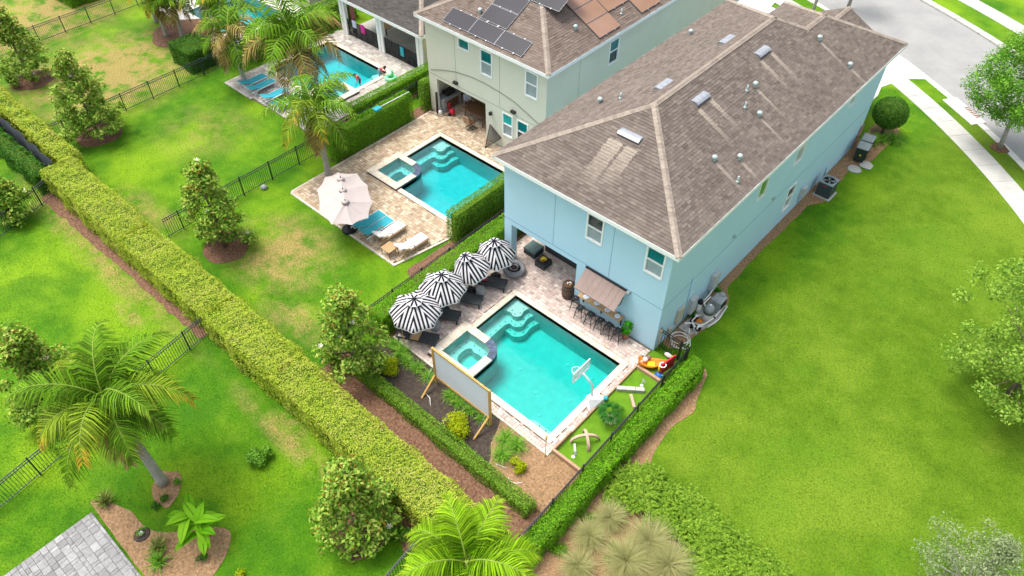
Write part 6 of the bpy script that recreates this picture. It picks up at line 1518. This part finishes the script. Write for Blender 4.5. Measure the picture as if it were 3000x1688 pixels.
ch = thing('chlorinator', 'slim white canister with black cap against blue wall', 'canister', (.28, 3.25, .06)); part('body', MB().lathe([(.1, 0), (.11, .05), (.11, .7)], 14), 'pvc', ch); part('cap', MB().lathe([(.13, .7), (.13, .82), (.1, .88), (.04, .9)], 14), 'rubber_black', ch)
for i, (x, y) in enumerate(((.75, 2.35), (.42, 2.75))):
    pu = thing('pool_pump', ['black pool pump nearest the coiled hose', 'black pool pump nearest the blue wall'][i], 'pump', (x, y, .06), .5+i, 'black pool pumps'); part('motor', MB().tube([(-.28, 0, .14), (.0, 0, .14)], .1, 12), 'rubber_black', pu); part('strainer', MB().lathe([(.11, 0), (.12, .2), (.1, .24)], 14, (.12, 0, 0)), 'rubber_black', pu); part('lid', MB().lathe([(.1, .241), (.08, .27)], 14, (.12, 0, 0)), 'white_plastic', pu)
pi = thing('pool_pipework', 'white plastic pipes linking pool filter, heater and pumps', 'pipes', (0, 0, 0))
for pts in ([(.8, 2.4, .3), (.95, 2.6, .3), (1.1, 3.3, .3), (1.05, 4.3, .3)], [(.6, 3.2, .75), (.42, 3.35, .75), (.42, 3.9, .75), (.55, 4.05, .5)], [(.6, 3.05, .35), (.45, 2.8, .35), (.45, 2.4, .35), (.65, 2.3, .3)], [(.35, 2.0, .1), (.35, 2.0, .45), (.55, 2.2, .45), (.75, 2.1, .45), (.75, 2.1, .1)], [(.95, 2.0, .1), (.95, 2.05, .35), (.85, 2.2, .4), (1.0, 2.5, .3)], [(.2, 4.7, .7), (.3, 4.0, .7), (.3, 3.4, .7)], [(1.12, 2.75, .12), (1.25, 3.5, .12), (1.12, 4.5, .12)], [(.6, 1.95, .1), (.6, 1.95, .3), (.7, 1.8, .3), (.7, 1.8, .08)]): part('pipe', MB().tube(pts, .035, 7), 'pvc', pi)
for x, y, z in ((.42, 3.35, .75), (.75, 2.1, .45), (.95, 2.05, .36), (1.1, 3.3, .3), (.35, 2.0, .45)): part('valve', MB().ball((x, y, z), .06, 8, 6), 'pvc' if x < .9 else 'rubber_black', pi)
solo('orange_bag', MB().bbox(-.14, -.1, 0, .14, .1, .1, .03), 'toy_orange', 'small orange bag at foot of filter tank', 'bag', (.62, 2.85, .065), .4)
hs_ = MB(); P_ = [(.55+.42*math.cos(a)*(1+.12*math.sin(a*.37))+.12*math.sin(a*.21), 1.25+.42*math.sin(a)+.12*math.cos(a*.33), .06+.006*a) for a in np.linspace(0, 19, 90)]
solo('pool_hose', hs_.tube(P_, .022, 6), 'pvc', 'loosely coiled white pool hose behind the gate', 'hose')
for i, (x, y) in enumerate(((.22, 2.9), (.5, 3.75), (.2, 5.1))): strap_clump('weed_tuft', ['bright green weeds between canister and pumps', 'bright green weeds behind the pool heater', 'weeds beside the larger utility box'][i], 'plant', x, y, 60, .4, .03, 'leaf_pot', (.7, 1.5), .8, 'weeds by pool equipment', i)
ac = thing('ac_condenser', 'dark grey air conditioner condenser on pad beside blue wall', 'air conditioner', (.72, 15.6, 0)); part('pad', MB().box(-.48, -.52, 0, .5, .5, .06), 'concrete', ac); part('body', MB().bbox(-.39, -.42, .06, .39, .42, .9, .05), 'ac_dark', ac); part('top', MB().prism(rect(-.4, -.43, .4, .43), .901, .95, holes=[circ(0, 0, .33, 20)]), 'ac_top', ac); part('well', MB().lathe([(.33, .902), (.06, .903)], 20), 'rubber_black', ac)
for k in range(4): a = k*1.57+.4; part('fan_blade', MB().add([(0, 0, .92), (.3*math.cos(a-.3), .3*math.sin(a-.3), .91), (.3*math.cos(a+.3), .3*math.sin(a+.3), .935)], [(0, 1, 2)]), 'bin_lid', ac)
for k in range(5): part('guard_ring', MB().tube([((.06+.06*k)*math.cos(a), (.06+.06*k)*math.sin(a), .955) for a in np.linspace(0, 6.283, 20)], .005, 4, caps=False), 'black_metal', ac)
part('badge', MB().box(-.1, -.425, .74, .04, -.421, .79), 'toy_red', ac)
for i, (x, y, lb, cc) in enumerate(((.82, 19.8, 'dark green wheeled waste bin with yellow emblem, nearer the lawn', 0), (.68, 20.7, 'wheeled waste bin farther back beside topiary', 1))):
    t = thing('waste_bin', lb, 'waste bin', (x, y, .02), R(8), 'wheeled waste bins'); part('body', MB().add([(-.26, -.28, .08), (.26, -.28, .08), (.26, .28, .08), (-.26, .28, .08), (-.32, -.36, .98), (.32, -.36, .98), (.32, .36, .98), (-.32, .36, .98)], [(3, 2, 1, 0), (0, 1, 5, 4), (1, 2, 6, 5), (2, 3, 7, 6), (3, 0, 4, 7), (4, 5, 6, 7)]), 'bin_green', t)
    ld = part('lid', MB().bbox(-.34, -.39, .985, .34, .38, 1.06, .04), 'bin_lid', t); part('handle', MB().tube([(-.25, .4, .98), (.25, .4, .98)], .02, 6), 'bin_green', t)
    for sx in (-.27, .27): part('wheel', MB().tube([(sx-.03, .26, .12), (sx+.03, .26, .12)], .12, 12), 'rubber_black', t)
    if not cc: part('emblem', MB().add([(.0, -.339, .62), (.07, -.334, .55), (.0, -.327, .46), (-.07, -.334, .55)], [(0, 1, 2, 3), (3, 2, 1, 0)]), 'toy_yellow', t)
for k, (x, y) in enumerate(((1.0, 18.8), (1.35, 19.6))): solo('stepping_slab', MB().prism(wob(circ(0, 0, .4, 10), .06, .3, k), 0, .04), 'concrete', ['flat stepping slab in front of waste bins', 'flat stepping slab at lawn edge beside waste bins'][k], 'slab', (x, y, .02), 0, 'stepping slabs')

# ------------------------------------------------------------------ neighbour's deck
um = thing('triple_umbrella', 'large pale oval triple umbrella on the neighbouring deck', 'umbrella', (-16.43, -3.96, .05))
rim = [(-18.42, -2.7), (-17.6, -2.08), (-16.45, -2.36), (-15.2, -3.1), (-14.45, -4.02), (-14.65, -4.9), (-15.42, -5.54), (-16.67, -5.29), (-18.08, -4.34), (-18.62, -3.4)]
zt = 2.05; tops = [G(998, 524, 2.6), G(1004, 557, 2.6), G(1011.6, 591, 2.6)]; L0 = Vector((-16.43, -3.96, .05)); own = [0, 0, 1, 2, 2, 2, 2, 1, 0, 0]
for i in range(10):
    j = (i+1) % 10; a, b = Vector((*rim[i], zt)), Vector((*rim[j], zt)); A, B = tops[own[i]], tops[own[j]]; V = []; n = 5
    for s in range(n+1):
        f = s/n
        for q in range(5):
            g = q/4; lo = a.lerp(b, g); c_ = Vector((-16.5, -3.82, zt)); lo = lo.lerp(c_, .045*4*g*(1-g)); hi = A.lerp(B, g); p = hi.lerp(lo, f); p.z -= .05*math.sin(f*3.14)*4*g*(1-g); V.append(tuple(p-L0))
    part('canopy_panel', MB().add(V, [(s*5+q, s*5+q+1, s*5+q+6, s*5+q+5) for s in range(n) for q in range(4)], True), 'umbrella_white', um)
for A in tops:
    q = A-L0; part('vent_cap', MB().lathe([(.2, -.04), (.12, .05), (.02, .09)], 10, tuple(q)), 'umbrella_white', um); part('finial', MB().ball((q.x, q.y, q.z+.11), .035, 8, 6), 'rubber_black', um)
part('pole', MB().tube([(0, 0, 0), (tops[1].x-L0.x, tops[1].y-L0.y, 2.5)], .04, 8), 'rubber_black', um); part('base', MB().lathe([(.4, 0), (.4, .07), (.08, .1)], 18), 'rubber_black', um)
def sling(lb, x, y, rz, mat, group, wood=False):
    t = thing('sun_lounger', lb, 'lounger', (x, y, .052), rz, group); W = .32; fm = 'wood_teak' if wood else 'white_plastic'
    part('frame', MB().bar((0, -W, .3), (1.25, -W, .3), .045).bar((0, W, .3), (1.25, W, .3), .045).bar((0, -W, .3), (0, W, .3), .045).bar((1.25, -W, .3), (1.9, -W, .3), .045).bar((1.25, W, .3), (1.9, W, .3), .045), fm, t)
    hh = .09 if wood else .03; part('seat', MB().bbox(.02, -W+.02, .31, 1.22, W-.02, .31+hh, .025 if wood else .01), mat, t)
    M4 = Matrix.Translation((1.23, 0, .32)) @ Matrix.Rotation(-.6 if wood else -.35, 4, 'Y'); part('backrest', MB().bbox(0, -W+.02, 0, .68, W-.02, hh, .025 if wood else .01, m=M4), mat, t)
    for px_ in (.1, 1.75):
        for s in (-W, W): part('leg', MB().bar((px_, s, .3), (px_+(.08 if px_ < 1 else -.08), s, 0), .04), fm, t)
    if wood:
        for s in (-W-.04, W+.04): part('armrest', MB().tube([(.95, s, .3), (1.0, s, .55), (1.2, s, .6), (1.7, s, .5)], .025, 6), 'wood_teak', t)
    else: part('brace', MB().bar((1.5, -W, .02), (1.5, W, .02), .03).bar((1.4, -W, .28), (1.7, -W, .03), .03).bar((1.4, W, .28), (1.7, W, .03), .03), fm, t)
TG = 'turquoise sling loungers on neighbouring deck'; WG = 'white cushioned teak loungers'
sling('turquoise sling lounger closer to the pale umbrella', -15.88, -2.1, R(-90), 'cushion_turq', TG); sling('turquoise sling lounger beside the white cushioned one', -15.22, -2.12, R(-90), 'cushion_turq', TG)
sling('teak lounger with white cushion next to turquoise pair', -14.45, -1.98, R(-90), 'cushion_white', WG, True); sling('teak lounger with white cushion nearest the fence', -12.9, -1.85, R(-92), 'cushion_white', WG, True)
tt = thing('side_table', 'small square teak side table between white cushioned loungers', 'table', (-13.47, -3.75, .052)); 
for k in range(5): part('slat', MB().bbox(-.32+k*.129, -.32, .44, -.32+k*.129+.122, .32, .48, .006), 'wood_teak', tt)
for sx in (-.28, .28):
    for sy in (-.28, .28): part('leg', MB().tube([(sx, sy, .44), (sx*1.05, sy*1.05, 0)], .022, 6), 'wood_table', tt)
dt = thing('dining_table', 'brown patio dining table inside sage house lanai', 'table', (-18.35, 7.95, .052)); part('top', MB().bbox(-.85, -.62, .7, .85, .62, .75, .02), 'wood_table', dt)
for sx in (-.7, .7):
    for sy in (-.48, .48): part('leg', MB().tube([(sx, sy, .7), (sx*1.08, sy*1.08, 0)], .03, 6), 'wood_table', dt)
def pchair(lb, x, y, rz, swivel):
    t = thing('patio_chair', lb, 'chair', (x, y, .052), rz, 'brown patio chairs'); part('seat', MB().bbox(-.25, -.25, .4, .25, .25, .45, .02), 'wood_table', t); M4 = Matrix.Translation((0, .24, .45)) @ Matrix.Rotation(-.2, 4, 'X'); part('backrest', MB().bbox(-.25, -.02, 0, .25, .03, .55, .02, m=M4), 'wood_edge', t)
    for s in (-.27, .27): part('armrest', MB().tube([(s, .25, .62), (s, -.15, .64), (s, -.22, .42)], .018, 6), 'wood_table', t)
    if swivel: part('base_ring', MB().tube([(.28*math.cos(a), .28*math.sin(a), .03) for a in np.linspace(0, 6.283, 20)], .02, 6, caps=False), 'wood_dark', t); part('stem', MB().tube([(0, 0, .03), (0, 0, .4)], .03, 8).bar((-.27, 0, .03), (.27, 0, .03), .02).bar((0, -.27, .03), (0, .27, .03), .02), 'wood_dark', t)
    else:
        for sx in (-.22, .22):
            for sy in (-.22, .22): part('leg', MB().bar((sx, sy, .4), (sx, sy, 0), .03), 'wood_dark', t)
pchair('brown swivel chair nearest the pool at lanai dining table', -18.15, 6.9, R(180), True); pchair('brown patio chair with pale blue towel at far table end', -19.55, 8.35, R(75), False); pchair('brown patio chair tucked at wall end of dining table', -17.2, 7.7, R(-90), False)
solo('beach_towel', MB().bbox(-.24, -.03, 0, .24, .06, .5, .02), 'towel_blue', 'pale blue and white towel hung over lanai chair', 'towel', (-19.8, 8.4, .58), R(75))
ki = thing('outdoor_kitchen', 'grey outdoor kitchen island inside sage house lanai', 'kitchen island', (-20.75, 7.75, .052)); part('body', MB().bbox(-.32, -.75, 0, .3, .75, .86), 'concrete_mid', ki); part('worktop', MB().bbox(-.36, -.78, .86, .34, .78, .92), 'concrete_dark', ki); part('door', MB().box(.301, -.5, .12, .31, .5, .7), 'wood_table', ki); part('grill', MB().bbox(-.3, -.3, .92, .2, .35, 1.18, .05), 'iron_dark', ki); part('faucet', MB().tube([(.0, .5, .92), (.0, .5, 1.2), (.1, .5, 1.22)], .015, 6), 'white_plastic', ki)
pw = thing('pressure_washer', 'red pressure washer standing on lanai paving', 'pressure washer', (-19.95, 7.15, .052), .3); part('body', MB().bbox(-.12, -.12, .12, .14, .12, .42, .04), 'toy_red', pw); part('handle', MB().tube([(-.1, -.1, .4), (-.14, -.1, .8), (-.14, .1, .8), (-.1, .1, .4)], .02, 6), 'toy_red', pw)
for s in (-.15, .15): part('wheel', MB().tube([(-.1, s-.03, .1), (-.1, s+.03, .1)], .1, 12), 'rubber_black', pw)
solo('power_cord', MB().tube([(-19.95, 7.0, .07), (-20.3, 6.75, .065), (-20.2, 6.6, .065), (-20.5, 6.55, .065), (-21.0, 6.45, .065), (-21.5, 6.2, .065)], .015, 5), 'rubber_black', 'black cord trailing from lanai across the paving', 'cord')
bt = thing('white_jug', 'white plastic jug beside the lanai column', 'jug', (-20.55, 6.75, .052)); part('body', MB().lathe([(.12, 0), (.13, .05), (.13, .22), (.05, .3)], 14), 'white_plastic', bt); part('pump', MB().tube([(0, 0, .3), (0, 0, .42), (.05, 0, .42)], .012, 6), 'white_plastic', bt)
solo('rolled_screen', MB().tube([(-20.78, 6.7, .05), (-20.78, 6.72, 1.5)], .07, 10), 'iron_dark', 'dark rolled screen standing against the lanai column', 'screen roll')
nn = thing('leaning_net', 'grey triangular mesh frame leaning on sage wall', 'net', (-15.95, 6.5, .05)); c = [(-.4, .27, 1.15), (-.15, -.45, .0), (.5, .25, .62)]
part('mesh', MB().add(c, [(0, 1, 2)]), 'mesh_screen', nn); part('frame', MB().tube([c[0], c[1]], .02, 6).tube([c[1], c[2]], .02, 6).tube([c[2], c[0]], .02, 6), 'rubber_black', nn)
sk = thing('pool_skimmer', 'long white pole with blue net resting on hedge top', 'pool skimmer', (-21.5, 2.7, 2.0)); part('pole', MB().tube([(0, .25, .0), (.1, 2.4, .04)], .025, 8), 'white_plastic', sk); part('net', MB().bbox(-.18, -.25, -.04, .18, .22, .05, .02), 'cushion_turq', sk)
solo('garden_light', MB().lathe([(.16, 0), (.2, .1), (.1, .2), (.03, .22)], 14), 'steel_grey', 'small grey ground fixture at foot of the middle yard fence', 'ground fixture', (-22.65, -4.9, 0))

# ------------------------------------------------------------------ children's pool yard
FG = 'turquoise and white loungers by children\'s pool'
for i, x in enumerate((-32.0, -31.1, -29.6, -28.4)):
    sling(['pale lounger at left corner of children\'s deck', 'second pale lounger from left corner of children\'s deck', 'third pale lounger from left of children\'s deck', 'pale lounger of the children\'s deck nearest the palms'][i], x, 1.9, R(-90), 'cushion_turq', FG)
def skin_person(name, label, loc, rz, nodes, edges, shirt, mats):
    """nodes: name -> (position, radius); one continuous skinned body"""
    t = thing(name, label, 'person', loc, rz); keys = list(nodes); me = bpy.data.meshes.new('body'); me.from_pydata([nodes[k][0] for k in keys], [(keys.index(a), keys.index(b)) for a, b in edges], [])
    o = link('body', me, t, mats[0]); md = o.modifiers.new('Skin', 'SKIN'); md.use_smooth_shade = True
    for i, k in enumerate(keys): me.skin_vertices[0].data[i].radius = (nodes[k][1],)*2; me.skin_vertices[0].data[i].use_root = (k == 'pelvis')
    ss = o.modifiers.new('Sub', 'SUBSURF'); ss.levels = 1; ss.render_levels = 2
    for nm, ks, grow, mt in shirt:
        m2 = bpy.data.meshes.new(nm); m2.from_pydata([nodes[k][0] for k in ks[0]], [(ks[0].index(a), ks[0].index(b)) for a, b in ks[1]], []); o2 = link(nm, m2, t, mt); o2.modifiers.new('Skin', 'SKIN').use_smooth_shade = True
        for i, k in enumerate(ks[0]): m2.skin_vertices[0].data[i].radius = (nodes[k][1]*grow,)*2
        s2 = o2.modifiers.new('Sub', 'SUBSURF'); s2.levels = 1; s2.render_levels = 2
    h = Vector(nodes['head'][0]); part('hair', MB().ball((h.x, h.y, h.z+.025), nodes['head'][1]*1.12, 10, 8), 'hair', t)
    return t
E1 = [('foot_l', 'ankle_l'), ('ankle_l', 'knee_l'), ('knee_l', 'hip_l'), ('hip_l', 'pelvis'), ('foot_r', 'ankle_r'), ('ankle_r', 'knee_r'), ('knee_r', 'hip_r'), ('hip_r', 'pelvis'), ('pelvis', 'waist'), ('waist', 'chest'), ('chest', 'neck'), ('neck', 'head'), ('chest', 'sh_l'), ('sh_l', 'elbow_l'), ('elbow_l', 'hand_l'), ('chest', 'sh_r'), ('sh_r', 'elbow_r'), ('elbow_r', 'hand_r')]
bend = dict(pelvis=((0, 0, .62), .1), waist=((.1, 0, .74), .09), chest=((.26, 0, .86), .1), neck=((.38, 0, .9), .045), head=((.48, 0, .92), .09), hip_l=((0, .08, .58), .08), hip_r=((0, -.08, .58), .08), knee_l=((.06, .09, .3), .055), knee_r=((.04, -.09, .3), .055), ankle_l=((0, .09, .04), .035), ankle_r=((-.02, -.09, .04), .035), foot_l=((.1, .09, .02), .03), foot_r=((.09, -.09, .02), .03), sh_l=((.28, .13, .84), .05), sh_r=((.28, -.13, .84), .05), elbow_l=((.36, .16, .62), .035), elbow_r=((.38, -.16, .62), .035), hand_l=((.42, .12, .45), .03), hand_r=((.44, -.12, .45), .03))
SH = [('shirt', (['waist', 'chest', 'sh_l', 'sh_r', 'elbow_l', 'elbow_r'], [('waist', 'chest'), ('chest', 'sh_l'), ('chest', 'sh_r'), ('sh_l', 'elbow_l'), ('sh_r', 'elbow_r')]), 1.25, 'shirt_pink'), ('shorts', (['waist', 'pelvis', 'hip_l', 'hip_r', 'knee_l', 'knee_r'], [('waist', 'pelvis'), ('pelvis', 'hip_l'), ('pelvis', 'hip_r'), ('hip_l', 'knee_l'), ('hip_r', 'knee_r')]), 1.15, 'shorts_blue')]
skin_person('person', 'child in pink shirt and pale shorts bending over at pool edge', (-26.95, 7.35, -.28), R(15), bend, E1, SH, ['skin'])
swim = {k: ((v[0][0]*.6, v[0][1], v[0][2]), v[1]) for k, v in bend.items()}; swim['hand_l'] = ((.3, .35, .5), .03); swim['hand_r'] = ((.3, -.35, .5), .03); swim['elbow_l'] = ((.22, .28, .6), .035); swim['elbow_r'] = ((.22, -.28, .6), .035)
skin_person('person', 'child in pink swim top wading in the middle of pool', (-27.55, 6.1, -.62), R(-120), swim, E1, SH[:1]+[(SH[1][0], SH[1][1], SH[1][2], 'shirt_pink')], ['skin'])
fl = thing('pool_float', 'translucent green inflatable toy on children\'s deck', 'pool float', (-25.9, 7.4, .052)); part('ring', MB().tube([(.3*math.cos(a), .3*math.sin(a), .12) for a in np.linspace(0, 6.283, 20)], .12, 10, caps=False), 'float_green', fl); part('neck', MB().tube([(.05, .1, .2), (.05, .15, .5), (-.02, .1, .62)], [.1, .07, .08], 8), 'float_green', fl)
cu = MB(); V = []
for i in range(11): x = -32.5+.5*i/10; V += [(x, 9.72+.05*math.sin(i*2.2), .1), (x, 9.72+.05*math.sin(i*2.2), 2.65)]
solo('curtain', cu.add(V, [(2*i, 2*i+2, 2*i+3, 2*i+1) for i in range(10)], True), 'curtain_rose', 'rose pink curtain tied at left lanai post', 'curtain')
solo('hanging_towel', MB().bbox(-.18, -.03, 0, .18, .03, .6, .02), 'cloth_pink', 'bright pink swimsuit hung over dark mesh barrier', 'towel', (-30.9, 9.42, .75)); solo('hanging_towel', MB().bbox(-.2, -.03, 0, .2, .03, .5, .02), 'towel_blue', 'pale towel hung over mesh barrier by rose curtain', 'towel', (-31.8, 9.42, .85)); solo('hanging_towel', MB().bbox(-.16, -.03, 0, .16, .03, .65, .02), 'cushion_turq', 'patterned blue towel hung on mesh near teal sofa', 'towel', (-26.9, 9.42, .5))
sf = thing('teal_sofa', 'teal cushioned sofa inside screened lanai', 'sofa', (-25.75, 10.45, .03)); part('base', MB().bbox(-.8, -.9, 0, .4, .9, .35), 'wicker', sf); part('cushion', MB().bbox(-.75, -.85, .36, .1, -.02, .52, .04), 'cushion_turq', sf); part('cushion', MB().bbox(-.75, .02, .36, .1, .85, .52, .04), 'cushion_turq', sf); part('backrest', MB().bbox(.1, -.88, .36, .38, .88, .9, .05), 'cushion_turq', sf)
pt4 = thing('patio_table', 'round table inside screened lanai', 'table', (-30.6, 11.2, .03)); part('top', MB().lathe([(.55, .7), (.55, .74)], 20), 'wood_teak', pt4); part('leg', MB().tube([(0, 0, 0), (0, 0, .7)], .05, 8), 'wood_dark', pt4)
# thin irrigation hose curls in the beds
for i, (pts, lb) in enumerate((([(-5.9, -8.5, .03), (-5.6, -8.55, .05), (-5.3, -8.8, .03)], 'short pale hose curl in bed left of the screen'), ([(-4.4, -9.0, .03), (-4.2, -8.8, .06), (-3.9, -8.85, .04)], 'pale hose curl beside the large golden bush'), ([(-1.4, -9.0, .03), (-1.2, -8.95, .05), (-.9, -8.85, .04)], 'pale hose piece left of the small golden bush'), ([(-.6, -9.1, .03), (-.45, -9.2, .04), (-.2, -9.1, .03), (-.05, -8.9, .03)], 'pink hose curl below the small golden bush'))):
    solo('hose_piece', MB().tube(chaikin3(pts) if False else pts, .018, 6), 'pvc', lb, 'hose', group='loose hose pieces')
